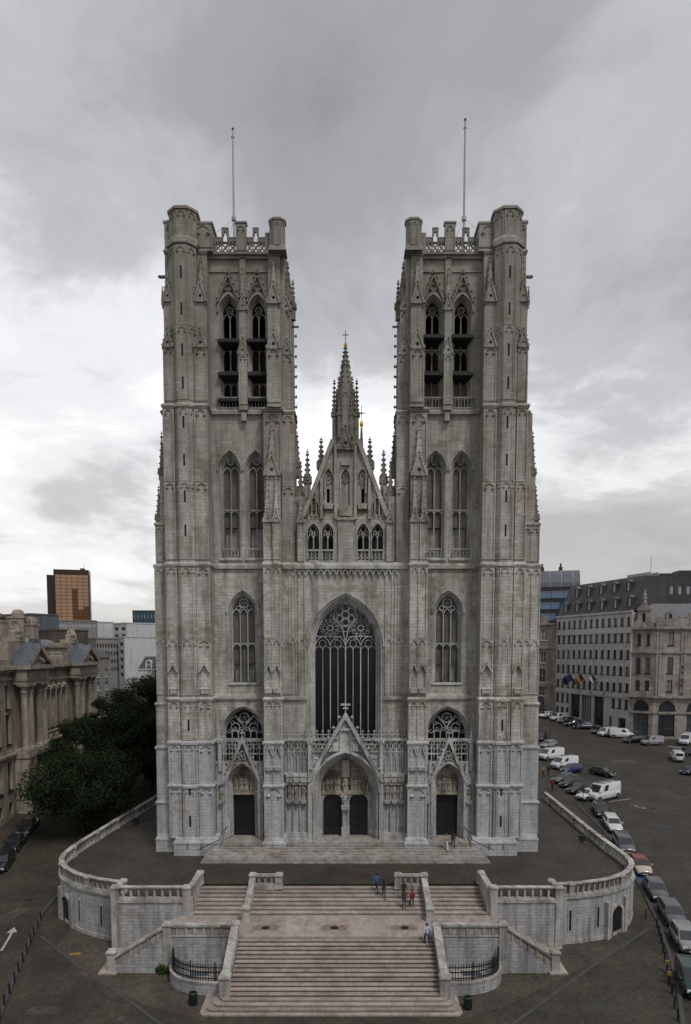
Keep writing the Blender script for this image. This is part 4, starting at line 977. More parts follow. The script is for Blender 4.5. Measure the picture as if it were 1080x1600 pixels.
for side, P_, lab in (('l', LP, 'pale stone curved terrace wall with balustrade, left of the stairs'), ('r', RP[::-1], 'pale stone curved terrace wall with balustrade, beside the parked cars')):
    w_ = thing('terrace_wall', lab, 'wall')
    ins = .3 if side == 'l' else .3
    m = MB(); zb = lambda x, y: min(gz(x, y) - .3, -.4)
    path_wall(m, P_, -.02 if side == 'l' else -.02, .32, zb, -.2); m.build('wall', 'wall_stone', w_)
    m = MB(); path_wall(m, P_, -.05, .45, -.24, -.02); path_wall(m, P_, -.05, .38, zb, lambda x, y: max(min(gz(x, y) + .35, -.4), -4.2 + .35)); m.build('moulding', 'rail_stone', w_)
    m = MB(); m.box(*((-20.0, -19.0, -11.75, -10.6, -4.5, -.02) if side == 'l' else (17.6, 18.75, -12.25, -11.3, -4.5, -.02))); m.build('corner_wall', 'wall_stone', w_)
    balustrade(w_, offs(P_, .12), 0.0, .56, 10)
    # arched doorway and loopholes in the curve
    Q = resample(offs(P_, .34), .25)
    spots = ((6.8, 'door'), (4.4, 'slit'), (1.7, 'slit'))
    tot = len(Q)
    for s_, kd in spots:
        k = int(s_ / .25) if side == 'l' else tot - int((s_ - .4) / .25)
        x, y, a = Q[min(k, tot-1)]
        Mx = Matrix.Translation((x, y, 0)) @ Matrix.Rotation(a + math.pi, 4, 'Z')
        if kd == 'door':
            m = MB(); m.M = Mx; m.band(opening(0, 1.05, -4.3, -2.2, -1.25), opening(0, .78, -4.3, -2.2, -1.5), -.16, .3); m.box(-1.5, -1.12, -.2, .3, -4.3, -.9); m.box(1.12, 1.5, -.2, .3, -4.3, -.9); m.build('doorway', 'rail_stone', w_)
            m = MB(); m.M = Mx; m.plate(opening(0, .78, -4.3, -2.2, -1.5), [], -.03, .2); m.build('door', 'door_black', w_)
        else:
            m = MB(); m.M = Mx; m.box(-.1, .1, -.02, .2, -3.0, -1.3); m.build('loophole', 'void', w_)
            m = MB(); m.M = Mx; m.box(-.2, -.1, -.05, .2, -3.05, -1.25); m.box(.1, .2, -.05, .2, -3.05, -1.25); m.box(-.22, .22, -.06, .2, -1.25, -1.12); m.build('loophole_frame', 'rail_stone', w_)
# straight walls beside the stairs
for s_, x0, x1, lab in ((-1, -19.6, -13.0, 'straight stone terrace wall with nine-opening balustrade, left of the stairs'), (1, 12.1, 18.2, 'straight stone terrace wall with nine-opening balustrade, right of the stairs')):
    w_ = thing('terrace_wall', lab, 'wall')
    m = MB(); m.box(x0, x1, -13.0, -12.6, -4.5, -.25); m.build('wall', 'wall_stone', w_)
    m = MB(); m.box(x0 - .02, x1 + .02, -13.1, -12.6, -.25, 0.02); m.box(x0 - .02, x1 + .02, -13.05, -12.6, -4.5, -3.75); m.build('moulding', 'rail_stone', w_)
    balustrade(w_, [(x0 + .3, -12.8), (x1 - .3, -12.8)], 0, .66, 0)
    for xx in (x0 + .3, x1 - .3):
        pier(xx, -12.8, 0, -4.4, 1.14, w_, .62)
    xo = x0 if s_ < 0 else x1
    m = MB(); m.box(min(xo, xo - s_*.35), max(xo, xo - s_*.35), -12.6, -11.2, -4.5, 0); m.build('return_wall', 'wall_stone', w_)
    m = MB(); m.box(xo - s_*.45 - .22, xo - s_*.45 + .22, -12.5, -11.2, .88, 1.1); m.box(xo - s_*.45 - .2, xo - s_*.45 + .2, -12.5, -11.2, 0, .25); m.box(xo - s_*.45 - .15, xo - s_*.45 + .15, -12.0, -11.7, .2, .9); m.build('return_rail', 'rail_stone', w_)
    pier(xo - s_*.45, -11.2, 0, 0, 1.12, w_, .5)
    # side wall of the upper flight, with sloping end
    xi = x1 if s_ < 0 else x0
    m = MB(); m.box(xi - .2, xi + .2, -12.9, -8.9, -1.6, 0.15); m.box(xi - .16, xi + .16, -12.6, -9.0, .14, .9); m.box(xi - .25, xi + .25, -12.6, -8.9, .9, 1.1); m.build('flank_wall', 'rail_stone', w_)
    pier(xi, -9.0, 0, 0, 1.14, w_, .55)

# --- upper flight: eight steps from the terrace to the landing
def steps(name, lab, n, fn, cat='stairs'):
    t = thing(name, lab, cat)
    for i in range(n):
        m = MB(); fn(m, i); m.build('step', 'step_stone', t)
    return t
UR, UT, YU = .17, .545, -9.1
def nosed(m, x0, x1, y0, y1, z0, z1):
    m.box(x0, x1, y0 + .06, y1, z0, z1 - .055); m.box(x0 - .0, x1 + .0, y0, y1, z1 - .055, z1)
US = steps('upper_stairs', 'pinkish stone upper flight of eight steps up to the terrace', 8, lambda m, i: nosed(m, -12.8, 11.9, YU - (i + .0)*UT - (.0), YU + .6 - i*UT + .3, -.17*(i+1) - .1, -.17*i - (.004 if i == 0 else 0)))
ZL = -.17*8
m = MB(); m.box(-13.8, 12.4, -17.35, YU - 7*UT + .02, ZL - .3, ZL); LAND = m.build('landing', 'step_stone', US)
for x in (-6.4, -.9, 4.75):
    m = MB(); m.ngon(x, -15.6, .34, ZL, ZL + .012, 14); m.ngon(x, -15.6, .24, ZL + .01, ZL + .022, 14); m.build('drain_cover', 'iron', US)
# stone patches round the covers
plain('patch_stone', (0.20, 0.145, 0.12), .85, var=.3, scale=3)
for x in (-6.4, -.9, 4.75):
    m = MB(); m.vprism([(x-1.0, -16.1), (x+.9, -16.1), (x+1.1, -15.5), (x+.7, -15.0), (x-.8, -15.0), (x-1.1, -15.5)], ZL - .1, ZL + .004); m.build('paving_patch', 'patch_stone', US)
# dividing balustrades of the upper flight
for xb, s_, lab in ((-8.2, 1, 'stone stair balustrade left of the middle upper flight'), (6.95, -1, 'stone stair balustrade right of the middle upper flight')):
    t = thing('stair_balustrade', lab, 'balustrade')
    def slope(m, d, z0, z1):
        y0, y1 = -9.6, -13.9
        zz = lambda y: ZL * (y - (-9.1)) / (-13.5 + 9.1)
        m.add([(xb-d, y0, zz(y0)+z0), (xb+d, y0, zz(y0)+z0), (xb+d, y1, zz(y1)+z0), (xb-d, y1, zz(y1)+z0), (xb-d, y0, zz(y0)+z1), (xb+d, y0, zz(y0)+z1), (xb+d, y1, zz(y1)+z1), (xb-d, y1, zz(y1)+z1)],
              [(0,3,2,1), (4,5,6,7), (0,1,5,4), (1,2,6,5), (2,3,7,6), (3,0,4,7)])
    m = MB(); slope(m, .2, -.3, .3); slope(m, .12, .28, .85); m.build('parapet', 'rail_stone', t)
    m = MB(); slope(m, .26, .85, 1.02); m.build('coping', 'rail_stone', t)
    pier(xb, -9.5, 0, 0, 1.12, t, .55); pier(xb, -14.1, 0, ZL, ZL + 1.2, t, .62)
    xe = xb + s_*2.3
    m = MB(); a, b = min(xb, xe), max(xb, xe); m.box(a, b, -9.72, -9.32, .86, 1.06); m.box(a, b, -9.72, -9.32, -.3, .22); m.build('return_rail', 'rail_stone', t)
    pier(xe, -9.52, 0, -.2, 1.12, t, .6)
    for k in (1, 2, 3): baluster(xb + s_*k*.56, -9.52, .2, 0, t, .82)

# --- lower flight: seventeen steps, the last four wider
LR = (4.2 + ZL) / 17.6; LT = .39
def low(m, i):
    y = -17.35 - i*LT
    if i < 13: x0, x1 = -8.25, 6.75
    else: k = i - 12; x0, x1 = -8.45 - k*.4, 6.95 + k*.28
    z1 = ZL - i*LR
    if i >= 13:
        e = .3; ps = [(x0, -20.6), (x0, y - LT + e), (x0 + e, y - LT), (x1 - e, y - LT), (x1, y - LT + e), (x1, -20.6)]
        m.vprism(ps, z1 - LR - .12, z1 - LR)
    else: nosed(m, x0, x1, y - LT, y + .3, z1 - LR - .12, z1 - LR)
LS = steps('lower_stairs', 'broad pinkish stone lower flight widening at the foot', 17, lambda m, i: low(m, i))
for xb, lab in ((-8.55, 'sloping stone cheek wall left of the lower stairs'), (7.05, 'sloping stone cheek wall right of the lower stairs')):
    t = thing('stair_cheek_wall', lab, 'balustrade')
    zz = lambda y: ZL - LR * (-17.35 - y) / LT
    def slope2(m, d, z0, z1, zb=None):
        y0, y1 = -17.0, -22.0
        q = [(xb-d, y0, (zb if zb is not None else zz(y0)+z0)), (xb+d, y0, (zb if zb is not None else zz(y0)+z0)), (xb+d, y1, (zb if zb is not None else zz(y1)+z0)), (xb-d, y1, (zb if zb is not None else zz(y1)+z0)),
             (xb-d, y0, zz(y0)+z1), (xb+d, y0, zz(y0)+z1), (xb+d, y1, zz(y1)+z1), (xb-d, y1, zz(y1)+z1)]
        m.add(q, [(0,3,2,1), (4,5,6,7), (0,1,5,4), (1,2,6,5), (2,3,7,6), (3,0,4,7)])
    m = MB(); slope2(m, .25, 0, .35, -4.6); slope2(m, .17, .3, .85); m.build('parapet', 'rail_stone', t)
    m = MB(); slope2(m, .29, .85, 1.03); m.build('coping', 'rail_stone', t)
    pier(xb, -22.1, 0, -4.3, zz(-21.9) + 1.1, t, .72); pier(xb, -17.2, 0, -4.3, ZL + 1.12, t, .6)
# --- parapets of the landing and the side flights
for s_, xi, xm, xo, lab in ((-1, -8.8, -13.8, -18.2, 'panelled stone parapet of the left side steps'), (1, 7.3, 12.2, 16.3, 'panelled stone parapet of the right side steps')):
    t = thing('side_stair_parapet', lab, 'balustrade')
    a, b = min(xi, xm), max(xi, xm)
    m = MB(); m.box(a, b, -17.5, -17.1, -4.5, ZL + .1); m.build('wall', 'wall_stone', t)
    m = MB(); m.box(a, b, -17.46, -17.14, ZL + .1, ZL + .85); m.box(a, b, -17.55, -17.1, ZL + .05, ZL + .18); m.build('parapet', 'rail_stone', t)
    m = MB(); m.box(a, b, -17.6, -17.05, ZL + .85, ZL + 1.03); m.build('coping', 'rail_stone', t)
    n = 7
    for k in range(n):
        c = a + .45 + k*(b - a - .9)/(n-1)
        m = MB(); m.box(c - .2, c + .2, -17.475, -17.4, ZL + .25, ZL + .8); m.build('panel', 'step_stone', t)
        if k < n-1: m = MB(); c2 = c + (b-a-.9)/(n-1)/2; m.box(c2 - .1, c2 + .1, -17.53, -17.4, ZL + .18, ZL + .85); m.build('baluster', 'rail_stone', t)
    pier(xm, -17.3, 0, -4.4, ZL + 1.12, t, .62)
    # sloping part
    zs_ = lambda x: ZL + (-4.2 + .15 - ZL) * (x - xm) / (xo - xm)
    def sl(m, y0, y1, z0, z1, zb=None):
        q = []
        for up in (0, 1):
            for x, y in ((xm, y0), (xo, y0), (xo, y1), (xm, y1)):
                q.append((x, y, (zb if (zb is not None and not up) else zs_(x) + (z1 if up else z0))))
        m.add(q, [(0,3,2,1), (4,5,6,7), (0,1,5,4), (1,2,6,5), (2,3,7,6), (3,0,4,7)])
    m = MB(); sl(m, -17.5, -17.1, 0, .1, -4.6); m.build('wall', 'wall_stone', t)
    m = MB(); sl(m, -17.46, -17.14, .1, .85); m.build('parapet', 'rail_stone', t)
    m = MB(); sl(m, -17.6, -17.05, .85, 1.03); m.build('coping', 'rail_stone', t)
    for k in range(6):
        x = xm + (xo - xm)*(k + .6)/6.4; d = s_*.0
        m = MB(); m.add([(x-.2, -17.475, zs_(x-.2)+.22), (x+.2, -17.475, zs_(x+.2)+.22), (x+.2, -17.475, zs_(x+.2)+.78), (x-.2, -17.475, zs_(x-.2)+.78), (x-.2, -17.4, zs_(x-.2)+.22), (x+.2, -17.4, zs_(x+.2)+.22), (x+.2, -17.4, zs_(x+.2)+.78), (x-.2, -17.4, zs_(x-.2)+.78)],
              [(0,1,2,3), (4,7,6,5), (0,4,5,1), (1,5,6,2), (2,6,7,3), (3,7,4,0)]); m.build('panel', 'step_stone', t)
    for k in range(6):
        x = xm + (xo - xm)*(k + .12)/6.4
        if k: m = MB(); m.add([(x + a*.08, y, zs_(x + a*.08) + z) for y in (-17.53, -17.3) for a, z in ((-1, .12), (1, .12), (1, .85), (-1, .85))], [(0,1,2,3), (4,7,6,5), (0,4,5,1), (1,5,6,2), (2,6,7,3), (3,7,4,0)]); m.build('baluster', 'rail_stone', t)
    pier(xo, -17.3, 0, -4.3, -4.2 + 1.75, t, .62)
    # side steps behind the parapet
    ss = thing('side_stairs', 'stone side steps descending %s behind the panelled parapet' % ('left' if s_ < 0 else 'right'), 'stairs')
    for i in range(17):
        m = MB(); x = xm + s_*(i*.27); x2 = x + s_*(.27 + .1); z1 = ZL - (i+1)*LR + LR
        zt = ZL - (i + 1)*LR
        m.box(min(x, x2 + s_*.2), max(x, x2 + s_*.2), -17.1, -13.0, zt - .3, zt); m.build('step', 'step_stone', ss)
    m = MB(); xo2 = xo + s_*.9; a, b = min(xo - s_*.5, xo2), max(xo - s_*.5, xo2); m.vprism([(a, -17.85), (b, -17.85), (b, -13.1), (a, -13.1)], -4.25, -4.06); m.build('step', 'step_stone', ss)
# --- light wells with curved kerb wall and iron railing
for s_, xc, lab, lab2 in ((-1, -8.9, 'curved low stone wall round the light well left of the lower stairs', 'black iron spiked railing round the light well left of the lower stairs'), (1, 7.4, 'curved low stone wall round the light well right of the lower stairs', 'black iron spiked railing round the light well right of the lower stairs')):
    P_ = []
    for k in range(13):
        a = math.pi/2 * k/12
        P_.append((xc + s_*4.35*math.cos(a)**.75 if k < 12 else xc, -17.6 - 3.3*math.sin(a)**.85))
    if s_ > 0: P_ = P_[::-1]
    t = thing('light_well_wall', lab, 'wall'); m = MB(); path_wall(m, P_, -.2, .2, -4.5, -3.35); m.build('wall', 'wall_stone', t)
    m = MB(); path_wall(m, P_, -.24, .24, -3.35, -3.2); m.build('coping', 'rail_stone', t)
    m = MB(); m.vprism([(xc, -17.5)] + P_ if s_ < 0 else [(xc, -17.5)] + P_, -4.4, -3.75); m.build('floor', 'rail_stone', t)
    m = MB(); m.box(xc + s_*2.2 - .7, xc + s_*2.2 + .7, -18.9, -18.2, -3.75, -3.70); m.build('hatch', 'slate', t)
    t = thing('iron_railing', lab2, 'railing')
    for z in (-3.0, -2.55, -2.2): m = MB(); path_wall(m, P_, -.03, .03, z - .035, z + .035); m.build('rail', 'iron', t)
    src = None
    for i, (x, y, a) in enumerate(resample(P_, .2)):
        if src is None:
            m = MB(); m.box(-.024, .024, -.024, .024, -3.2, -2.05); m.add([(-.035, -.035, -2.05), (.035, -.035, -2.05), (.035, .035, -2.05), (-.035, .035, -2.05), (0, 0, -1.9)], [(0,1,4), (1,2,4), (2,3,4), (3,0,4), (0,3,2,1)])
            o = src = m.build('bar', 'iron', t)
        else: o = src.copy(); COL.objects.link(o); o.parent = t
        o.location = (x, y, 0); o.rotation_euler = (0, 0, a)
    for x, y, a in resample(P_, 1.9):
        m = MB(); m.box(-.04, .04, -.04, .04, -3.2, -1.95); m.knob(0, 0, -1.85, .08, .12); o = m.build('post', 'iron', t); o.location = (x, y, 0)
# --- steps to the church doors
DS = thing('door_steps', 'worn stone steps along the church front below the doors', 'stairs')
for i in range(8):
    z = 0.165*i; y = -3.25 + i*.42; x = 14.15 - i*.2 if i < 5 else 12.6
    m = MB(); m.vprism([(-x, y), (x, y), (x, 2.6), (-x, 2.6)], z - (.1 if i == 0 else 0), z + .165); m.build('step', 'door_step_stone', DS)

# ================================================================ SURROUNDING BUILDINGS
stone('facade_white', (0.56, 0.53, 0.51), (0.52, 0.49, 0.47), (0.36, 0.335, 0.31), row=1.13, width=2.1, patch=.6, grime=.25, mortar=.012, mcol=.75)
stone('facade_stone', (0.33, 0.295, 0.265), (0.29, 0.26, 0.235), (0.23, 0.195, 0.165), row=.5, width=1.1, patch=.5, grime=.45, mortar=.015, mcol=.6)
stone('bank_stone', (0.35, 0.30, 0.245), (0.31, 0.265, 0.215), (0.21, 0.18, 0.145), row=.5, width=1.2, patch=.5, grime=.45, mortar=.012, mcol=.65)
stone('render_white', (0.55, 0.55, 0.56), (0.53, 0.53, 0.54), (0.5, 0.5, 0.5), row=3, width=6, patch=.6, grime=.2, mortar=.01, mcol=.9)
stone('render_grey', (0.27, 0.26, 0.25), (0.25, 0.24, 0.23), (0.23, 0.22, 0.2), row=1.2, width=2.4, patch=.6, grime=.3, mortar=.012, mcol=.8)
stone('slate_roof', (0.052, 0.05, 0.052), (0.042, 0.04, 0.042), (0.062, 0.056, 0.052), row=.25, width=.4, patch=.5, grime=.3, mortar=.012, mcol=.6, rough=.6)
stone('lead_roof', (0.09, 0.10, 0.12), (0.075, 0.085, 0.103), (0.09, 0.1, 0.12), row=3.0, width=.7, patch=.5, grime=.35, mortar=.03, mcol=1.5, rough=.5)
stone('brick_brown', (0.10, 0.078, 0.062), (0.085, 0.066, 0.052), (0.07, 0.055, 0.045), row=.2, width=.5, patch=.5, grime=.4)
glass('pane', (0.022, 0.026, 0.032), .06, .8)
glass('pane_mid', (0.07, 0.075, 0.08), .1, .7)
glass('pane_blind', (0.19, 0.185, 0.17), .3, .5)
glass('pane_light', (0.28, 0.30, 0.33), .15, .5)
glass('pane_blue', (0.05, 0.11, 0.22), .05, 1.0)
glass('pane_red', (0.07, 0.02, 0.018), .1, .7)
plain('pane_bronze_bright_reflection', (0.30, 0.185, 0.11), .18, .6, var=.35, scale=.02)  # bronze glass with the bright sky reflection put into its colour
plain('pane_bronze_dark_reflection', (0.10, 0.05, 0.025), .15, .7, var=.3, scale=.02)  # same glass with the dark part of the reflection put into its colour
plain('teal_panel', (0.025, 0.055, 0.07), .4, .2)
plain('frame_white', (0.6, 0.6, 0.6), .5)
plain('dark_metal', (0.03, 0.03, 0.032), .5, .2)
plain('bronze_dark', (0.035, 0.022, 0.016), .4, .4)

def fmat(A, B):
    th = math.atan2(B[1]-A[1], B[0]-A[0]); return Matrix.Translation((A[0], A[1], 0)) @ Matrix.Rotation(th, 4, 'Z'), math.hypot(B[0]-A[0], B[1]-A[1])
_wcache = {}; WR = random.Random(11)
def add_window(parent, M, u, z, wd, h, arched=False, pane='pane', sill=True, frame='frame_white', rec=.28, bars=(1, 1)):
    key = (round(wd, 2), round(h, 2), arched, pane, sill, frame, rec, bars)
    if key not in _wcache:
        f = MB(); t = .07
        if arched: f.band(opening(0, wd/2, 0, h - wd/2, h, 6), opening(0, wd/2 - t, 0, h - wd/2, h - t, 6), rec - .08, rec)
        else: f.plate(rect(-wd/2, wd/2, 0, h), [rect(-wd/2 + t, wd/2 - t, t, h - t)], rec - .08, rec)
        for i in range(1, bars[0] + 1): x = -wd/2 + wd*i/(bars[0] + 1); f.box(x - .03, x + .03, rec - .07, rec, 0, h - t)
        for i in range(1, bars[1] + 1): zz_ = h*i/(bars[1] + 1); f.box(-wd/2, wd/2, rec - .065, rec, zz_ - .025, zz_ + .025)
        if sill: f.box(-wd/2 - .12, wd/2 + .12, -.14, rec, -.16, 0)
        o = f.build('window', frame, None); p = MB(); 
        p.plate(opening(0, wd/2, 0, h - wd/2, h, 6) if arched else rect(-wd/2, wd/2, 0, h), [], rec - .02, rec + .02); q = p.build('pane', pane, None)
        _wcache[key] = (o.data, q.data); bpy.data.objects.remove(o); bpy.data.objects.remove(q)
    a, b = _wcache[key]
    o = bpy.data.objects.new('window', a); COL.objects.link(o); o.parent = parent; o.matrix_local = M @ Matrix.Translation((u, 0, z))
    p = bpy.data.objects.new('pane', b); COL.objects.link(p); p.parent = o
    return o
def facade(parent, A, B, z0, z1, wins, mat, th=.6, name='wall', **kw):
    """wall with real openings; wins = (u centre, sill z, width, height[, options])"""
    M, L = fmat(A, B); m = MB(); m.M = M
    holes = []
    for wv in wins:
        u, z, wd, h = wv[:4]; o = wv[4] if len(wv) > 4 else {}
        holes.append(opening(u, wd/2, z, z + h - wd/2, z + h, 6) if o.get('arched') else rect(u - wd/2, u + wd/2, z, z + h))
    m.plate(rect(0, L, z0, z1), holes, 0, th); m.build(name, mat, parent)
    for wv in wins:
        u, z, wd, h = wv[:4]; o = dict(kw); o.update(wv[4] if len(wv) > 4 else {})
        if o.get('pane', 'pane') == 'pane': o['pane'] = WR.choice(('pane', 'pane', 'pane', 'pane_mid', 'pane_mid', 'pane_blind'))
        add_window(parent, M, u, z, wd, h, **o)
    return M, L
def trim(parent, M, boxes, name, mat):
    for b in boxes:
        m = MB(); m.M = M; m.box(*b); o = m.build(name, mat, parent)
    return o
def shell(parent, pts, z0, z1, mat, name='wall', roof=None):
    m = MB(); m.vprism(pts, z0, z1); m.build(name, mat, parent)

# ---- white office building with slate mansard
T = thing('office_building', 'long white office building with grid of windows and dark mansard roof', 'building')
A, B = (50.7, 98.8), (58.3, 73.0); M, L = fmat(A, B)
N = 13; du = L / N; wins = []
for r_, z in enumerate((25.85, 22.45, 19.05, 15.65, 12.2)):
    for i in range(N): wins.append(((i + .5)*du, z, 1.05, 1.8 if r_ else 1.75))
for i in (0, 1, 2, 10, 11, 12): wins.append(((i + .5)*du, 8.7, 1.05, 1.9))
for i in (0, 1, 2): wins.append(((i + .5)*du, 5.9, 1.05, 1.5))
ents = [((3.95)*du, 5.4, 1.75*du, 5.4), ((6.0)*du, 4.8, 1.8*du, 6.0), ((8.1)*du, 4.3, 1.7*du, 6.5)]
holes_extra = [(10.1*du, 3.6, .9, 3.1), (11.9*du, 3.4, 2.4, 3.3)]
facade(T, A, B, 2.5, 28.6, wins + [(u, z, wd, h, dict(bars=(3, 2), frame='dark_metal', sill=False, rec=.5)) for u, z, wd, h in ents + holes_extra], 'facade_white', .7, frame='dark_metal', bars=(0, 0))
trim(T, M, [(-.1, L + .1, -.35, .1, 28.5, 28.9), (-.1, L + .1, -.2, .1, 24.35, 24.75), (0, L, -.1, .1, 24.75, 24.9), (-.1, L + .1, -.3, .1, 11.0, 11.4), (0, L, -.18, .1, 10.75, 11.0)], 'cornice', 'facade_white')
for i in range(N + 1): trim(T, M, [(i*du - .1, i*du + .1, -.08, .05, 11.4, 24.3)], 'pilaster', 'facade_white')
bm_ = MB(); bm_.M = M; bm_.box(0, L, .7, 8, 2.0, 28.5); bm_.build('building_core', 'render_grey', T)
m = MB(); m.M = M; m.add([(0, .1, 28.9), (L, .1, 28.9), (L, 8.2, 28.9), (0, 8.2, 28.9), (1.6, 2.6, 36.0), (L + .0, 2.6, 36.0), (L, 8.0, 36.0), (1.6, 8.0, 36.0)], [(0,1,5,4), (1,2,6,5), (2,3,7,6), (3,0,4,7), (4,5,6,7)]); m.build('mansard_roof', 'slate_roof', T)
for z, us in ((29.6, (1.5, 3.7, 5.9, 8.1, 10.3, 12.5)), (33.0, (2.7, 4.9, 7.1, 9.3, 11.5))):
    for u in us:
        c = u*du*.985; d0 = .1 + 2.5*(z - 28.9)/7.1
        m = MB(); m.M = M; m.box(c - .62, c - .45, d0 - .15, d0 + 1.5, z, z + 1.9); m.box(c + .45, c + .62, d0 - .15, d0 + 1.5, z, z + 1.9); m.box(c - .45, c + .45, d0 - .1, d0 + 1.5, z - .1, z + .06)
        o = m.build('dormer', 'slate_roof', T)
        m = MB(); m.M = M; m.plate([(c - .78, z + 1.9), (c + .78, z + 1.9), (c + .4, z + 2.35), (c, z + 2.55), (c - .4, z + 2.35)], [], d0 - .25, d0 + 1.6); m.build('dormer_roof', 'lead_roof', o)
        m = MB(); m.M = M; m.box(c - .45, c + .45, d0 + .02, d0 + .08, z + .06, z + 1.9); m.build('pane', 'pane_light', o)
trim(T, M, [(9*du, 12.4*du, 5.0, 5.1, 36.0, 36.9), (9*du, 12.4*du, 7.0, 7.1, 36.0, 36.9)] + [(9*du + q*.9, 9*du + q*.9 + .06, 4.96, 5.02, 36.0, 37.0) for q in range(8)], 'roof_railing', 'pole_grey')
# flags on slanted poles
plain('flag_blue', (0.015, 0.02, 0.07), .8); plain('flag_black', (0.01, 0.01, 0.01), .8); plain('flag_yellow', (0.35, 0.2, 0.03), .8); plain('flag_red', (0.16, 0.02, 0.02), .8)
def wave(m, P0, udir, vdir, wd, h, amp=.18):
    vs = []; fs = []
    for i in range(7):
        for j in range(4):
            p = Vector(P0) + Vector(udir)*wd*i/6 + Vector(vdir)*h*j/3 + Vector((amp*math.sin(i*1.3 + j*.4), amp*math.cos(i*1.1), 0)); vs.append(tuple(p))
    for i in range(6):
        for j in range(3): fs.append((i*4+j, i*4+j+1, i*4+j+5, i*4+j+4))
    m.add(vs, fs)
for u, cols, lab in ((4.95, ('flag_blue',), 'dark blue flag on slanted pole on the white office building'), (7.0, ('flag_black', 'flag_yellow', 'flag_red'), 'black, yellow and red striped flag on the white office building'), (9.1, ('flag_blue', 'frame_white'), 'half furled dark flag on the white office building, rightmost')):
    p0 = M @ Vector((u*du, -.2, 11.3)); p1 = p0 + (M.to_3x3() @ Vector((-.9, -2.3, 4.4)))
    t = thing('flag', lab, 'flag', tuple(p0)); m = MB(); m.tube([(0, 0, 0), tuple(p1 - p0)], .05, 6); m.build('pole', 'iron', t)
    m = MB(); m.ngon(0, 0, .2, -.2, .15, 6); m.build('bracket', 'iron', t)
    d = (p1 - p0); n = len(cols)
    for k, cname in enumerate(cols):
        m = MB(); s0 = p0 + d*.98 - p0; 
        wd = (2.3 if n != 2 else 1.2)/n; q = Vector((-.75, .1, -.62)); wave(m, tuple(s0 + q*wd*k), q, Vector(tuple(-d.normalized())), wd, 1.7 if n == 1 else 1.4); m.build('flag_cloth', cname, t)

# ---- ornate corner building
T = thing('corner_building', 'ornate stone corner building with arched shop windows and small gable', 'building')
C0, C1, C2 = (58.3, 73.0), (62.0, 70.4), (84.0, 68.8)
ML, LL = fmat(C0, C1)
facade(T, C0, C1, 2.5, 25.2, [(1.45, 21.9, .65, 2.3, dict(arched=True)), (3.2, 21.9, .65, 2.3, dict(arched=True)), (1.4, 16.2, .95, 3.1), (3.2, 16.2, .95, 3.1), (1.4, 12.6, .9, 2.1), (3.2, 12.6, .9, 2.1),
       (2.25, 8.8, 2.9, 1.95, dict(arched=True, bars=(2, 0), frame='dark_metal')), (2.25, 3.5, 2.9, 4.4, dict(bars=(2, 1), frame='dark_metal', sill=False))], 'facade_stone', .6, bars=(1, 1), frame='dark_metal')
trim(T, ML, [(-.2, LL + .2, -.5, .1, 25.0, 25.5), (-.1, LL + .1, -.3, .1, 20.2, 20.6), (-.3, LL + .2, -.8, .1, 11.3, 11.7), (-.1, LL + .1, -.25, .1, 8.1, 8.4), (.2, 4.2, -.7, -.5, 11.7, 12.6)], 'cornice', 'facade_stone')
MR, LR_ = fmat(C1, C2)
ws = []
for k in range(4):
    u = 3.0 + k*5.2
    ws += [(u, 21.8, 1.15, 2.7), (u, 16.2, 1.15, 3.3), (u, 12.5, 1.1, 2.3), (u - (.3 if k == 0 else 0), 8.7, 3.2, 2.0, dict(arched=True, bars=(2, 0), frame='dark_metal')), (u - (.3 if k == 0 else 0), 3.4, 3.2, 4.4, dict(bars=(2, 1), frame='dark_metal', sill=False))]
facade(T, C1, C2, 2.5, 25.2, ws, 'facade_stone', .6, bars=(1, 1), frame='dark_metal')
trim(T, MR, [(-.2, LR_, -.5, .1, 25.0, 25.5), (-.1, LR_, -.3, .1, 20.2, 20.6), (-.2, LR_, -.6, .1, 11.2, 11.6), (-.1, LR_, -.25, .1, 8.1, 8.4)], 'cornice', 'facade_stone')
for u in (.4, 1.0, 5.2, 5.8, 10.4, 11.0): trim(T, MR, [(u - .22, u + .22, -.16, .1, 11.6, 25.0)], 'pilaster', 'facade_stone')
m = MB(); m.vprism([(58.6, 73.2), (62.1, 70.9), (84, 69.3), (84, 88), (61, 90)], 2.0, 25.1); m.build('building_core', 'render_grey', T)
# attic gable with scrolls and finial
m = MB(); m.M = ML; m.plate([(.2, 25.5), (4.3, 25.5), (4.0, 26.3), (3.5, 27.0), (3.4, 28.8), (1.1, 28.8), (1.0, 27.0), (.5, 26.3)], [rect(1.95, 2.55, 26.4, 28.2)], -.25, .4); m.box(.9, 3.6, -.4, .5, 28.8, 29.05)
m.plate([(.85, 29.05), (3.65, 29.05), (2.9, 29.9), (2.25, 30.3), (1.6, 29.9)], [], -.3, .5); m.ngon(2.25, .1, .45, 30.2, 31.2, 6, .7); m.lathe(2.25, .1, [(.5, 31.2), (.3, 31.5), (.4, 31.8), (.15, 32.3), (.18, 32.5), (.03, 33.1)], 8); m.build('attic_gable', 'facade_stone', T)
m = MB(); m.M = ML; m.box(1.95, 2.55, .1, .15, 26.4, 28.2); m.build('pane', 'pane', T)
trim(T, MR, [(0, LR_, -.25, .3, 25.5, 27.1)], 'parapet', 'facade_stone')
for k in range(3):
    m = MB(); m.M = MR; u = 2.6 + k*4.5; m.plate([(u - .75, 25.5), (u + .75, 25.5), (u + .75, 28.0), (u + .4, 28.5), (u, 28.7), (u - .4, 28.5), (u - .75, 28.0)], [opening(u, .35, 26.0, 27.7, 28.05)], -.35, .5); o = m.build('dormer', 'facade_stone', T)
    m = MB(); m.M = MR; m.box(u - .4, u + .4, .2, .25, 26, 28.1); m.build('pane', 'pane', o)
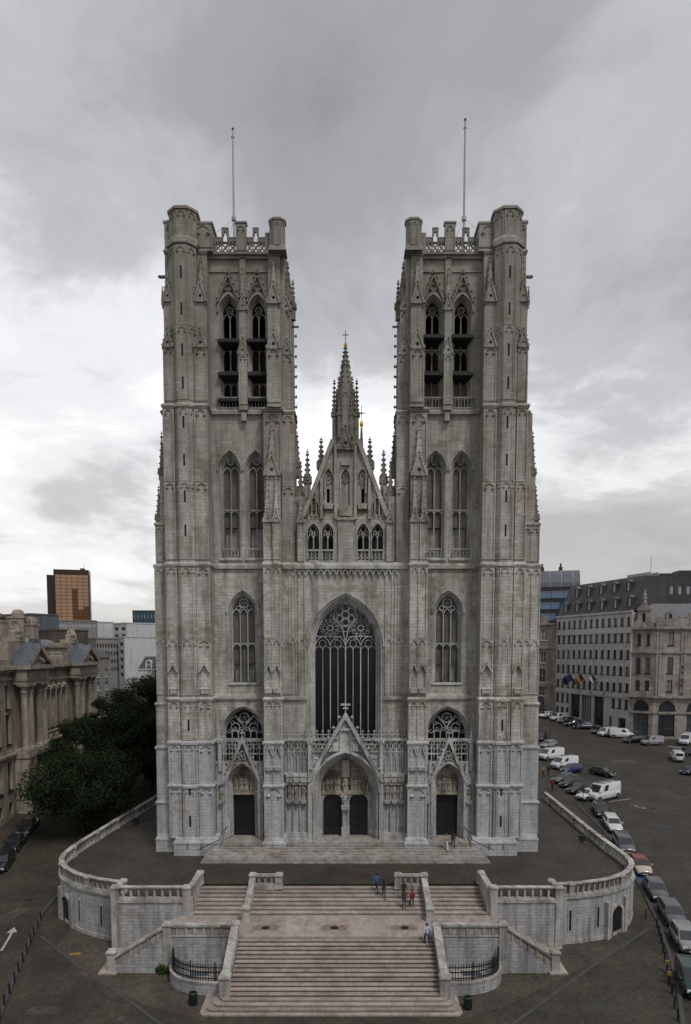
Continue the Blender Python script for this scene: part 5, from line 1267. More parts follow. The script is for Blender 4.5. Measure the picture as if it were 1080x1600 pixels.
for k in range(8): 
    m = MB(); m.M = MR; m.lathe(.5 + k*1.4, 0, [(.22, 27.1), (.3, 27.4), (.12, 27.7), (.02, 28.0)], 6); m.build('urn', 'facade_stone', T)
m = MB(); m.M = MR; m.add([(-2.5, .6, 25.5), (LR_, .6, 25.5), (LR_, 9, 25.5), (-2.5, 9, 25.5), (-.2, 2.6, 30.2), (LR_, 2.6, 30.2), (LR_, 7, 30.2), (-.2, 7, 30.2)], [(0,1,5,4), (1,2,6,5), (2,3,7,6), (3,0,4,7), (4,5,6,7)]); m.build('roof', 'lead_roof', T)
m = MB(); m.M = ML; 
for u in (1.4, 3.2): m.knob(u + .6, -.1, 13.0, .3, .8)
m.build('carved_figure', 'facade_stone', T)
for k, z in enumerate((12.4, 14.0, 15.2, 16.6, 17.7)): m = MB(); m.M = MR; m.knob(5.5, -.3, z, .35, .6); m.knob(5.75, -.35, z + .5, .22, .3); m.build('carved_relief', 'facade_stone', T)

# ---- dark block behind the corner building
T = thing('dark_roofed_block', 'dark slate clad block with four pale windows behind the corner building', 'building')
A, B = (67.6, 81.0), (95.0, 79.0); M, L = fmat(A, B)
facade(T, A, B, 20, 36.4, [(2.2 + k*1.75, 32.7, .95, 2.0) for k in range(10)], 'slate_roof', .6, pane='pane_light', frame='dark_metal', bars=(0, 0), sill=False)
trim(T, M, [(0, L, .6, 16, 4, 36.3)], 'building_core', 'slate_roof'); trim(T, M, [(-.1, .1, -.1, .1, 20, 36.5)], 'rain_pipe', 'pole_grey')
trim(T, M, [(1, 4, 4, 8, 36.3, 37.6)], 'plant_room', 'dark_metal'); trim(T, M, [(5, 9, 4, 8, 36.3, 38.2)], 'plant_room', 'dark_metal'); trim(T, M, [(-1, -.9, 4, 4.1, 36, 41.5)], 'antenna', 'pole_grey')
# ---- stone neighbour left of the white office
T = thing('townhouse', 'narrow stone townhouse with tall arched doorway beside the white office building', 'building')
A, B = (41.5, 103.5), (50.7, 98.8); M, L = fmat(A, B)
facade(T, A, B, 3.5, 27.0, [(7.4, 23.2, 1.3, 2.6), (7.3, 17.8, 1.4, 2.7), (7.2, 13.0, 1.5, 3.3), (7.2, 9.8, 1.4, 2.2), (6.3, 5.4, 3.2, 4.6, dict(arched=True, frame='dark_metal', bars=(1, 1))), (2.8, 18, 1.4, 2.7), (2.8, 13, 1.4, 3.3)], 'facade_stone', .6)
trim(T, M, [(0, L, -.4, .1, 21.2, 21.7), (0, L, -.3, .1, 12.0, 12.4), (0, L, -.35, .1, 26.9, 27.3), (8.6, L, -.2, .1, 3.5, 21)], 'cornice', 'facade_stone'); trim(T, M, [(0, L, .6, 14, 3, 26.9)], 'building_core', 'render_grey')
m = MB(); m.M = M; m.plate([(3, 27.3), (8.5, 27.3), (8.2, 28.6), (7.0, 29.4), (6.2, 29.0), (5.2, 30.2), (4, 28.5)], [circle(7.0, 28.4, .4, 8)], 0, .5); m.build('attic_gable', 'facade_stone', T)
# ---- glass building with barrel roof
T = thing('glass_office', 'blue glass office block with rounded glass barrel roof', 'building')
A, B = (52.0, 124.0), (63.5, 121.0); M, L = fmat(A, B)
trim(T, M, [(-14, L + 2, .5, 20, 8, 38.0)], 'building_core', 'dark_metal')
for k, z in enumerate((26.2, 29.0, 32.0, 35.0)):
    for i in range(7): trim(T, M, [(-12.0 + i*3.3, -8.8 + i*3.3, .1 + .4*k*0, .45, z, z + 2.0)], 'glass_panel', 'pane_blue')
    trim(T, M, [(-13, L, -.3, .5, z + 2.05, z + 2.75)], 'floor_band', 'dark_metal')
m = MB(); m.M = M
prof = [(8*math.cos(a), 38.0 + 5.2*math.sin(a)) for a in [math.pi*k/12 for k in range(13)]]
vs = [(-13, 8 - p, z) for p, z in prof] + [(L, 8 - p, z) for p, z in prof]; n = len(prof); m.add(vs, [(i, i+1, n+i+1, n+i) for i in range(n-1)] + [tuple(range(n)), tuple(range(n, 2*n))]); m.build('barrel_roof', 'lead_roof', T)
for u in (-11, -8, -5, -2, 1, 4, 7, 10):
    m = MB(); m.M = M; m.tube([(u, 8 - p*1.012, 38 + (z - 38)*1.012) for p, z in prof], .12, 4); m.build('roof_rib', 'pole_grey', T)
for u in (2, 7): m = MB(); m.M = M; m.box(u - .5, u + .5, 7, 8.5, 42.8, 44.2); m.ngon(u, 7.7, .3, 44.2, 45.2, 6); m.build('roof_vent', 'dark_metal', T)

# ---- bank palace on the left
T = thing('bank_palace', 'beaux arts stone palace with columns, pediments and rooftop statues beside the trees', 'building')
def bl_pt(t): return (-43.5 - 3*t, 18 + 40*t)
A, B = bl_pt(-.35), bl_pt(1.0); M, L = fmat(A, B)
U = lambda t: (t + .35)/1.35*L
ws = []
for t in (-.28, -.2, -.11, -.03, .05): ws += [(U(t), 8.6, 1.5, 3.9), (U(t), 13.2, 1.4, 3.1), (U(t), 2.6, 1.4, 3.7), (U(t), -.5, 1.2, 1.5, dict(sill=False))]
for k in range(5): ws += [(U(.345 + k*.062), 9.6, 1.25, 5.0)]
for k in range(5): ws += [(U(.345 + k*.062), 2.6, 1.2, 3.8)]
for t in (.2, .79): ws += [(U(t), 9.6, 1.5, 5.4), (U(t), 2.2, 1.5, 4.2)]
for t in (.95,): ws += [(U(t), 9.6, 1.0, 4.4), (U(t), 2.6, 1.0, 3.6)]
facade(T, A, B, -3.0, 18.3, ws, 'bank_stone', .7, frame='dark_metal', rec=.45)
trim(T, M, [(0, L, .7, 16, -3, 18.2)], 'building_core', 'bank_stone')
trim(T, M, [(0, L + .3, -.35, .1, 7.0, 7.35), (0, L + .2, -.2, .1, 6.7, 7.0), (U(.3), U(.62), -.7, .1, 7.35, 7.6)], 'string_course', 'bank_stone')
trim(T, M, [(U(.1), L + .3, -.3, .1, 16.3, 16.8), (0, U(.1), -.25, .1, 16.9, 17.3), (U(.1), L + .2, -.15, .1, 15.9, 16.3), (0, L + .3, -.5, .1, 18.0, 18.3), (-.1, L + .5, -.85, .2, 18.3, 18.75)], 'entablature', 'bank_stone')
for q in range(int(L/1.1)): trim(T, M, [(.3 + q*1.1, .75 + q*1.1, -.65, -.4, 17.95, 18.3)], 'bracket', 'bank_stone')
for q in range(10): trim(T, M, [(U(.33) + q*1.0, U(.33) + q*1.0 + .55, -.12, .05, 16.95, 17.75)], 'frieze_panel', 'bank_stone')
# projecting column bays
for t0, t1 in ((.09, .3), (.66, .92)):
    u0, u1 = U(t0), U(t1)
    trim(T, M, [(u0, u1, -1.9, .1, 16.3, 16.8), (u0 - .1, u1 + .1, -2.0, .1, 16.8, 18.2), (u0 - .4, u1 + .4, -2.5, .1, 18.3, 18.8), (u0 - .1, u1 + .1, -2.1, .1, -3, .6), (u0, u1, -1.9, .1, 6.5, 7.6)], 'projecting_bay', 'bank_stone')
    for k, f in enumerate((.08, .3, .7, .92)):
        u = u0 + (u1 - u0)*f
        m = MB(); m.M = M; m.lathe(u, -1.3, [(.62, 7.6), (.62, 7.8), (.5, 8.0), (.48, 9), (.42, 14.9), (.44, 15.0), (.5, 15.2), (.46, 15.5), (.62, 15.9), (.7, 16.3)], 12); m.box(u - .68, u + .68, -1.98, -.62, 16.05, 16.3); m.build('column', 'bank_stone', T)
        trim(T, M, [(u - .55, u + .55, -1.85, .1, .6, 6.5)], 'pier', 'bank_stone')
    m = MB(); m.M = M; c = (u0 + u1)/2; hw = (u1 - u0)/2 + .4
    m.band([(c - hw, 18.8), (c, 21.7), (c + hw, 18.8)], [(c - hw + 1.0, 18.8), (c, 21.1), (c + hw - 1.0, 18.8)], -2.5, -.2); m.plate([(c - hw + .5, 18.8), (c + hw - .5, 18.8), (c, 21.3)], [], -1.9, 1)
    for q in range(7): m.knob(c - 1.8 + q*.6, -2.0, 19.3 + .5*(1 - abs(q - 3)/3), .35, .45)
    m.build('pediment', 'bank_stone', T)
    m = MB(); m.M = M
    for s_ in (-1, 1): m.add([(c, -2.5, 21.75), (c + s_*hw, -2.5, 18.85), (c + s_*hw, .8, 18.85), (c, .8, 21.75)], [(0,1,2,3)])
    m.build('pediment_roof', 'lead_roof', T)
    trim(T, M, [(u0, u1, .3, 3.0, 18.5, 22.0)], 'attic', 'bank_stone')
    # seated rooftop group
    m = MB(); m.M = M; m.box(c - 1.6, c + 1.6, .2, 2.2, 22.0, 22.6); statue(m, c, 1.0, 22.5, 3.0); m.lathe(c, .8, [(.9, 22.5), (.95, 23.3), (.7, 23.7), (.5, 24.3)], 8); m.lathe(c - 1.1, 1, [(.55, 22.5), (.5, 23.3), (.2, 23.6), (.25, 23.8), (.05, 24.1)], 7); m.lathe(c + 1.1, 1, [(.6, 22.5), (.45, 23.2), (.2, 23.4), (.24, 23.6), (.05, 23.9)], 7); m.box(c - .9, c + .2, .0, .5, 23.2, 23.5); m.build('rooftop_statue', 'bank_stone', T)
# sculpted attic frieze and balustrade between the bays
trim(T, M, [(U(.3), U(.66), -.1, 1.0, 18.75, 21.2), (U(.3), U(.66), -.3, 1.1, 21.2, 21.5), (0, U(.09), -.2, .8, 18.75, 19.6)], 'attic', 'bank_stone')
for q in range(12):
    m = MB(); m.M = M; u = U(.32) + q*.9; m.lathe(u, -.25, [(.3, 18.8), (.36, 19.4), (.28, 19.9), (.15, 20.1), (.2, 20.35), (.05, 20.7)], 7); m.knob(u + .4, -.2, 19.3, .25, .5); m.build('frieze_figure', 'bank_stone', T)
for k in range(5):
    u = U(.345 + k*.062); m = MB(); m.M = M; m.plate([(u - .95, 15.0), (u + .95, 15.0), (u + .7, 15.5), (u, 15.9), (u - .7, 15.5)], [], -.35, .1); m.knob(u, -.35, 15.4, .35); m.box(u - .85, u + .85, -.3, .1, 9.2, 9.5)
    for q in (-.4, 0, .4): m.lathe(u + q, -.45, [(.12, 7.6), (.2, 8.0), (.1, 8.4), (.16, 8.6)], 6)
    m.box(u - 1.0, u + 1.0, -.6, -.3, 8.6, 8.8); m.build('window_crown', 'bank_stone', T)
for k in range(6): trim(T, M, [(U(.314 + k*.062) - .22, U(.314 + k*.062) + .22, -.25, .1, 9.3, 15.2)], 'pilaster', 'bank_stone')
m = MB(); m.M = M; m.add([(-3, 1.5, 18.7), (L - .5, 1.5, 18.7), (L - .5, 15.5, 18.7), (-3, 15.5, 18.7), (0, 6, 23.2), (L - 3, 6, 22.6), (L - 3, 11, 22.6), (0, 11, 23.2)], [(0,1,5,4), (1,2,6,5), (2,3,7,6), (3,0,4,7), (4,5,6,7)]); m.build('roof', 'lead_roof', T)
for k in range(4): trim(T, M, [(U(.35) + k*2.6, U(.35) + k*2.6 + 1.6, 3.0, 6.5, 20.8, 22.6)], 'roof_light', 'pane_light' if k == 1 else 'slate')
# chimneys behind its roof
for (px, x, y, w_, h) in ((0, -57.2, 46, 2.2, 25.4), (1, -55.6, 49.5, 2.6, 26.2), (2, -53.6, 50, 1.4, 25.0), (3, -57.5, 43, 1.6, 24.6)):
    t = thing('chimney_stack', ('broad rendered chimney stack left of the rooftop statue', 'tall rendered chimney stack with round cap behind the statue', 'slim chimney stack right behind the rooftop statue', 'low wide chimney block at the left edge')[px], 'chimney', (x, y, 0))
    m = MB(); m.box(-w_/2, w_/2, -1, 1, 16, h); m.box(-w_/2 - .15, w_/2 + .15, -1.15, 1.15, h, h + .3); m.build('stack', 'bank_stone', t)
    m = MB(); m.lathe(0, 0, [(1.0, h + .3), (1.05, h + .8), (.8, h + 1.3), (.3, h + 1.5)], 10); m.build('cowl', 'dark_metal' if px in (0, 3) else 'bank_stone', t)

# ---- city behind the trees
def block(name, lab, A, B, z0, z1, dep, mat, wins=(), cap_=None, **kw):
    t = thing(name, lab, 'building'); M, L = fmat(A, B)
    facade(t, A, B, z0, z1, list(wins), mat, .5, **kw); trim(t, M, [(0, L, .5, dep, z0, z1 - .05)], 'building_core', mat)
    trim(t, M, [(-.15, L + .15, -.2, dep + .1, z1, z1 + .35)], 'roof_edge', cap_ or mat)
    return t, M, L
def at(px, py, Y):
    c, s = math.cos(R(4.5)), math.sin(R(4.5)); a = (px - 540)/1092; b = -(py - 1102)/1092
    r = (a, c + b*s, -s + b*c); k = (Y + 70)/r[1]; return (k*r[0], Y, 20.8 + k*r[2])
def spanblock(name, lab, px0, px1, pyt, pyb, Y, rot, mat, grid=None, dep=14, **kw):
    """block whose front spans the given directions at distance Y"""
    a = at(px0, pyt, Y); b = at(px1, pyt, Y + rot); z1 = a[2]; z0 = at(px0, pyb, Y)[2]; L = math.hypot(b[0]-a[0], b[1]-a[1]); ws = []
    if grid:
        nx, nz, ww, wh, mz = grid
        for i in range(nx):
            for j in range(nz): ws.append(((i + .5)*L/nx, z1 - mz - (j + 1)*(z1 - z0 - mz)/nz + .25*(z1 - z0)/nz, L/nx*ww, (z1 - z0 - mz)/nz*wh))
    return block(name, lab, a[:2], b[:2], min(z0, 5), z1, dep, mat, ws, **kw)
spanblock('grey_office', 'low grey office building with rows of small red-framed windows behind the palace', 150, 185, 998, 1052, 150, 4, 'render_grey', (8, 4, .55, .5, 1.0), frame='dark_metal', pane='pane_red', bars=(0, 0), sill=False)
spanblock('grey_stair_block', 'grey stair block with single column of dark red windows', 185, 194, 996, 1060, 152, -3, 'render_white', (1, 5, .55, .5, 1.0), frame='dark_metal', pane='pane_red', bars=(0, 0), sill=False)
spanblock('white_block', 'plain white rendered block with few windows below the bronze tower', 136, 177, 972, 1000, 185, 6, 'render_white', None)
spanblock('white_terraced_block', 'white terraced apartment block with dark red windows', 177, 198, 975, 1010, 182, -6, 'render_white', (2, 3, .55, .45, .6), frame='dark_metal', pane='pane_red', bars=(0, 0), sill=False)
spanblock('glass_block', 'dark teal glass block right of the white blocks', 207, 250, 955, 982, 210, 0, 'teal_panel', (8, 2, .35, .6, .6), pane='pane_light', frame='dark_metal', bars=(0, 0), sill=False)
spanblock('pale_block', 'pale rendered block below the teal glass block', 197, 250, 979, 1035, 190, 0, 'render_white', (7, 5, .4, .4, 4.0), frame='dark_metal', bars=(0, 0), sill=False)
spanblock('slate_roofed_row', 'long low slate roofed building behind the palace roof', 50, 92, 960, 990, 130, 8, 'lead_roof', None)
spanblock('brown_block', 'brown brick back wall behind the palace roof', 80, 138, 985, 1010, 118, 6, 'brick_brown', None)
spanblock('glazed_row', 'grey row with glazed top storey under the bronze tower', 85, 150, 970, 982, 175, 4, 'render_grey', (12, 1, .6, .6, .4), pane='pane_light', bars=(0, 0), sill=False)
T_, M_, L_ = spanblock('palace_wing', 'dark grey rear wing with balcony windows beside the trees', 132, 172, 1028, 1130, 62, 10, 'render_grey', (3, 4, .3, .6, 2.0), bars=(1, 2))
m = MB(); m.M = M_; m.add([(0, 0, at(132, 1028, 62)[2] + .3), (L_, 0, at(132, 1028, 62)[2] + .3), (L_, 10, at(132, 1028, 62)[2] + .3), (0, 10, at(132, 1028, 62)[2] + .3), (1, 3, at(132, 1010, 62)[2]), (L_ - 1, 3, at(132, 1010, 62)[2]), (L_ - 1, 8, at(132, 1010, 62)[2]), (1, 8, at(132, 1010, 62)[2])], [(0,1,5,4), (1,2,6,5), (2,3,7,6), (3,0,4,7), (4,5,6,7)]); m.build('roof', 'slate_roof', T_)
T_, M_, L_ = spanblock('mansard_house', 'white house with slate mansard and arched dormer above the trees', 216, 262, 1047, 1100, 120, 0, 'render_white', (4, 2, .3, .6, 1))
m = MB(); m.M = M_; zt = at(216, 1047, 120)[2]; z2 = at(216, 1026, 120)[2]; m.add([(0, -.2, zt + .3), (L_, -.2, zt + .3), (L_, 10, zt + .3), (0, 10, zt + .3), (1.5, 1.8, z2), (L_, 1.8, z2), (L_, 8, z2), (1.5, 8, z2)], [(0,1,5,4), (1,2,6,5), (2,3,7,6), (3,0,4,7), (4,5,6,7)]); m.build('mansard_roof', 'slate_roof', T_)
m = MB(); m.M = M_; m.band(opening(2.9, .85, zt + .4, zt + 1.9, zt + 2.8), opening(2.9, .6, zt + .4, zt + 1.9, zt + 2.5), -.1, 1.5); o = m.build('dormer', 'frame_white', T_); m = MB(); m.M = M_; m.box(2.3, 3.5, .3, .4, zt + .4, zt + 2.5); m.box(2.86, 2.94, .2, .3, zt + .4, zt + 2.5); m.build('pane', 'pane_light', o)
# bronze tower, its bright and dark reflections painted in as pane colours
T = thing('office_tower', 'tall bronze glass office tower on the skyline, orange glow painted into its panes', 'tower')
a = at(85, 896, 430); b = at(134, 903, 430); zt = at(100, 897, 430)[2]; A, B = (a[0], a[1]), (b[0], b[1] + 6); M, L = fmat(A, B); zb = 20
trim(T, M, [(0, L, .3, 16, 0, zt + 3.5)], 'building_core', 'bronze_dark'); trim(T, M, [(-6, -.5, 6, 22, 0, zt)], 'stair_core', 'bronze_dark'); trim(T, M, [(-.6, .0, -.3, .5, 0, zt + 3.5), (L, L + .5, -.3, .5, 0, zt)], 'corner_fin', 'bronze_dark')
nx, nz = 6, 22; hz_ = (zt - zb)/nz
for i in range(nx):
    for j in range(nz): trim(T, M, [(.4 + i*(L - .6)/nx, .4 + (i + 1)*(L - .6)/nx - .28, .1, .32, zb + j*hz_, zb + (j + 1)*hz_ - .25)], 'glass_panel', 'pane_bronze_dark_reflection' if (i == 3 and j < 18) or (i > 3 and j < 11 + (i*7) % 3) or (i == 2 and j < 9) else 'pane_bronze_bright_reflection')  # darker panes low on the right paint the dark reflection
trim(T, M, [(L - 6, L - 3, 4, 8, zt + 3.5, zt + 5), (L - 3.5, L - 3.3, 3, 3.2, zt, zt + 8)], 'roof_mast', 'dark_metal')

# ---- unseen houses across the street, added to shade the square and lower church front
for k, (x0, x1, zt, mt) in enumerate(((-78, -50, 21.0, 'facade_stone'), (-50, -26, 24.0, 'facade_white'), (-26, -4, 22.0, 'bank_stone'), (-4, 20, 19.5, 'render_grey'), (20, 46, 23.0, 'facade_stone'), (46, 78, 24.5, 'facade_white'))):
    ws_ = []; n = int((x1 - x0)/3.2)
    for i in range(n):
        for j in range(5): ws_.append(((i + .5)*(x1 - x0)/n, -2.6 + j*4.3, 1.3, 2.4))
    block('added_shade_house', ('stone house', 'white house', 'tan stone house', 'grey rendered house', 'ochre stone house', 'tall white house')[k] + ' across the street, number %d from the west corner, unseen behind the viewpoint, added for its shade' % (k + 1), (x1, -74), (x0, -74), -4.2, zt, 16, mt, ws_, frame='dark_metal')

# ================================================================ STREET
def surf(x, y):
    """walking surface at a plan position"""
    if -13.0 <= x <= 12.1 and -13.5 < y < -9.1: return -.17*(int((-9.1 - y)/UT) + 1)
    if -13.6 <= x <= 12.2 and -17.35 < y <= -13.5: return ZL
    if -8.25 <= x <= 6.75 and -24.2 < y <= -17.35: return max(ZL - LR*(int((-17.35 - y)/LT) + 1), -4.2)
    if -12.6 < x < 12.6 and -3.25 < y < 2: return .165*(min(7, int((y + 3.25)/.42)) + 1)
    if -25 < x < 26 and y > -9.1: return 0.0
    return gz(x, y)
def hit(px, py):
    c, s = math.cos(R(4.5)), math.sin(R(4.5)); a = (px - 540)/1092; b = -(py - 1102)/1092
    r = (a, c + b*s, -s + b*c); k = 35.0
    while k < 400:
        x, y, z = k*r[0], -70 + k*r[1], 20.8 + k*r[2]
        if z <= (surf(x, y) if abs(x) < 26 else gz(x, y)): return (x, y, surf(x, y) if abs(x) < 26 else gz(x, y))
        k += .05
    return (x, y, z)
def ghit(px, py):
    c, s = math.cos(R(4.5)), math.sin(R(4.5)); a = (px - 540)/1092; b = -(py - 1102)/1092
    r = (a, c + b*s, -s + b*c); k = 35.0
    while k < 500:
        x, y, z = k*r[0], -70 + k*r[1], 20.8 + k*r[2]
        if z <= gz(x, y): break
        k += .05
    return (x, y, gz(x, y))
# sheets on the ground: asphalt lane at lower left, cobbled square on the right, worn setts by the walls
g2 = lambda pts: [ghit(*p)[:2] for p in pts]
struct(ground_poly('asphalt_lane', 'asphalt', [(-30.6, -14.2), (-29.0, -19.3), (-24.0, -38), (-60, -38), (-60, -14.2)], .008))
struct(ground_poly('cobbled_street', 'cobble_road', [(27.9, -60), (27.9, -14), (29.6, -4), (29.4, 8), (30.0, 30), (34, 112), (140, 112), (140, -60)], .006))
struct(ground_poly('worn_paving', 'cobble_worn', [(-24.5, -8.0), (-24.4, -12.5), (-20.5, -17.6), (-14.2, -22.4), (-9.5, -24.6), (-9.5, -13), (-19.4, -11.5)], .004))
struct(ground_poly('worn_paving', 'cobble_worn', [(24.6, -8.6), (18.2, -12.2), (7.6, -13), (7.6, -24.6), (11.5, -22.4), (17.5, -17.6), (23.5, -12.9), (26.0, -9.8)], .004))
def strip(name, pts, w, mat, dz0, dz1, kind='structure'):
    P_ = [(p[0], p[1]) for p in pts]; m = MB(); path_wall(m, P_, -w/2, w/2, lambda x, y: gz(x, y) + dz0, lambda x, y: gz(x, y) + dz1)
    o = m.build(name, mat); o['kind'] = kind; return o
strip('gutter_stone', [ghit(*p) for p in ((64, 1463), (90, 1484), (120, 1508), (160, 1534), (205, 1566), (252, 1602))], .26, 'kerb_stone', -.1, .03)
strip('gutter_stone', [ghit(*p) for p in ((1012, 1453), (960, 1487), (915, 1518), (870, 1550), (800, 1602))], .26, 'kerb_stone', -.1, .03)
strip('kerb', [ghit(*p) for p in ((104, 1384), (85, 1405), (66, 1428), (50, 1462), (36, 1496), (18, 1540), (0, 1586), (-20, 1640))], .3, 'kerb_stone', -.1, .12)
strip('kerb', [ghit(*p) for p in ((902, 1258), (935, 1290), (962, 1320), (990, 1365), (1008, 1400), (1028, 1440), (1046, 1490), (1060, 1545), (1068, 1605), (1075, 1660))], .3, 'kerb_stone', -.1, .12)
plain('paint_white', (0.34, 0.34, 0.34), .7, var=.35, scale=5); plain('paint_yellow', (0.22, 0.14, 0.03), .7, var=.3, scale=4); plain('paint_blue', (0.03, 0.09, 0.22), .7, var=.3, scale=4)
def mark(name, pts, mat='paint_white', dz=.014): return struct(ground_poly(name, mat, pts, dz))
a = ghit(2, 1486); b = ghit(23, 1449); d = Vector((b[0]-a[0], b[1]-a[1])).normalized(); n_ = Vector((-d.y, d.x)); A2 = Vector(a[:2]); B2 = Vector(b[:2])
mark('road_arrow', [tuple(A2 + n_*.1), tuple(A2 - n_*.1), tuple(B2 - d*1.1 - n_*.1), tuple(B2 - d*1.1 - n_*.45), tuple(B2), tuple(B2 - d*1.1 + n_*.45), tuple(B2 - d*1.1 + n_*.1)], dz=.016)
a = ghit(985, 1259)
for k, q in enumerate(([(0, 0), (2.2, -.6), (2.3, -.4), (.1, .2)], [(1.0, -1.0), (3.6, -3.2), (3.8, -3.0), (1.2, -.8)], [(3.6, -3.2), (3.9, -1.2), (3.7, -1.2), (3.4, -3.0)], [(1.6, .1), (2.4, -.1), (2.4, .3), (1.7, .5)])):
    mark('road_marking', [(a[0] + x*.42, a[1] + y*.42) for x, y in q])
for k in range(4):
    a = ghit(1042 + k*11, 1166 + k*1.5); mark('crossing_stripe', [(a[0], a[1]), (a[0] + 1.2, a[1] - 1.6), (a[0] + 1.8, a[1] - 1.5), (a[0] + .6, a[1] + .1)])
a = ghit(952, 1253); mark('parking_line', [(a[0], a[1]), (a[0] + 3.6, a[1] + 1.3), (a[0] + 3.6, a[1] + 1.45), (a[0], a[1] + .15)])
a = ghit(1000, 1372); mark('parking_mark', [(a[0] - .9, a[1] - .9), (a[0] + .8, a[1] - .7), (a[0] + .9, a[1] + .9), (a[0] - .7, a[1] + .8)], 'paint_blue')
a = ghit(118, 1491); mark('utility_mark', [(a[0] - .4, a[1] - .3), (a[0] + .5, a[1] - .2), (a[0] + .4, a[1] + .3), (a[0] - .5, a[1] + .2)], 'paint_yellow', .02)
# manholes, drains and repaired patches in the paving
plain('manhole_iron', (0.035, 0.034, 0.033), .55, .3, var=.3, scale=8); plain('repair_asphalt', (0.04, 0.039, 0.038), .9, var=.3, scale=5)
for k, (px, py) in enumerate(((960, 1380), (1020, 1262), (930, 1520), (60, 1520), (150, 1570), (1000, 1225), (905, 1330), (150, 1345), (45, 1405), (850, 1585))):
    p = hit(px, py); m = MB(); m.ngon(p[0], p[1], .36, p[2] - .05, p[2] + .02, 14); m.ngon(p[0], p[1], .44, p[2] - .05, p[2] + .014, 14); struct(m.build('manhole', 'manhole_iron'))
for k, (px, py, w_, h) in enumerate(((1030, 1290, 3.2, 1.6), (975, 1190, 4.0, 2.2), (1045, 1240, 1.6, 4.0), (70, 1580, 2.4, 1.2), (940, 1575, 2.8, 1.1), (20, 1430, 1.5, 3.2), (1010, 1330, 1.2, 3.6), (200, 1595, 1.6, 1.0))):
    p = ghit(px, py); a = random.uniform(-.3, .3); c_, s_ = math.cos(a), math.sin(a); mark('paving_repair', [(p[0] + x*c_ - y*s_, p[1] + x*s_ + y*c_) for x, y in ((-w_/2, -h/2), (w_/2, -h/2*.9), (w_/2*.94, h/2), (-w_/2, h/2*.95))], 'cobble_worn' if k % 2 else 'repair_asphalt', .011)
# bollards
def bollard_mesh(yel=False):
    m = MB(); m.lathe(0, 0, [(.1, 0), (.1, .06), (.075, .1), (.07, .78), (.095, .82), (.095, .88), (.05, .95)], 8); return m
src = {}
def bollard(px, py, lab, grp, yel=False):
    p = ghit(px, py); key = yel
    if key not in src:
        t = thing('bollard', lab, 'bollard', p, 0, grp); bollard_mesh().build('post', 'iron', t)
        if yel: m = MB(); m.box(-.16, .16, -.1, .1, .72, .96); m.build('yellow_band', 'paint_yellow', t)
        src[key] = t
    else: dup(src[key], p, 0, lab, grp)
ORD = ('first', 'second', 'third', 'fourth', 'fifth', 'sixth', 'seventh', 'eighth', 'ninth', 'tenth', 'eleventh')
for k, (px, py) in enumerate(((64, 1439), (59, 1451), (53, 1463), (48, 1475), (42, 1490), (36, 1505), (29, 1520), (23, 1537), (15, 1555), (7, 1573), (0, 1595))): bollard(px, py, 'black iron bollard, %s from the terrace end of the left kerb row' % ORD[k], 'bollards along the left kerb')
for k, (px, py) in enumerate(((1009, 1436), (1027, 1449), (1030, 1461), (1033, 1475), (1036, 1489), (1039, 1503), (1050, 1554), (1054, 1575), (1059, 1596))): bollard(px, py, 'plain black bollard, %s from the terrace end of the right kerb row' % ORD[k], 'bollards along the right kerb')
for px, py, l in ((1042, 1520, 'upper of the two yellow-topped bollards on the right kerb'), (1045, 1538, 'lower of the two yellow-topped bollards on the right kerb')): bollard(px, py, l, 'bollards along the right kerb', True)
# bins
plain('bin_green', (0.012, 0.022, 0.018), .5)
for px, py, l in ((302, 1570, 'dark green litter bin left of the lower stairs'), (731, 1577, 'dark green litter bin right of the lower stairs')):
    t = thing('litter_bin', l, 'bin', ghit(px, py)); m = MB(); m.lathe(0, 0, [(.24, 0), (.27, .05), (.29, .8), (.31, .82), (.31, .88), (.27, .92), (.2, .92), (.19, .7)], 12); m.build('drum', 'bin_green', t)
    for k in range(12): m = MB(); a = k*math.pi/6; m.box(.285*math.cos(a) - .02, .285*math.cos(a) + .02, .285*math.sin(a) - .02, .285*math.sin(a) + .02, .08, .8); m.build('rib', 'iron', t)
# street lamp and posts
plain('globe', (0.6, 0.6, 0.6), .2)
p = ghit(48, 1252); t = thing('street_lamp', 'tall black street lamp with round globes by the palace front', 'street lamp', p)
m = MB(); m.lathe(0, 0, [(.2, 0), (.2, .5), (.1, .7), (.09, 9.5), (.07, 10.6)], 8); m.build('post', 'iron', t)
for z, x in ((11.0, -.1), (9.6, .35)):
    m = MB(); m.lathe(x, 0, [(.1, z - .3), (.32, z - .05), (.34, z + .15), (.22, z + .38), (.04, z + .45)], 10); m.build('globe', 'globe', t)
m = MB(); m.tube([(0, 0, 8.6), (.35, 0, 8.8), (.35, 0, 9.4)], .04); m.box(-.25, .25, -.2, .2, 8.6, 9.3); m.build('bracket', 'iron', t)
for px, py, h, l in ((60, 1240, 12, 'slender dark flagpole slanting before the palace columns'), (92, 1215, 12.5, 'slender dark flagpole before the palace windows')):
    p = ghit(px, py); t = thing('flagpole', l, 'flagpole', p); m = MB(); m.tube([(0, 0, 0), (.4, 0, h)], .07, 6, .04); m.build('pole', 'iron', t); m = MB(); m.knob(.4, 0, h, .12, .2); m.build('finial', 'iron', t)
for px, py, h, l, c in ((911, 1260, 2.6, 'thin grey sign post beside the white ladder van', None), (941, 1304, 3.0, 'sign post with red plate behind the terrace wall', 'flag_red')):
    p = ghit(px, py); t = thing('sign_post', l, 'sign', p); m = MB(); m.tube([(0, 0, 0), (0, 0, h)], .04, 6); m.build('post', 'dark_metal', t)
    m = MB(); m.box(-.16, .16, -.03, .03, h - .6, h); m.build('plate', c or 'dark_metal', t)
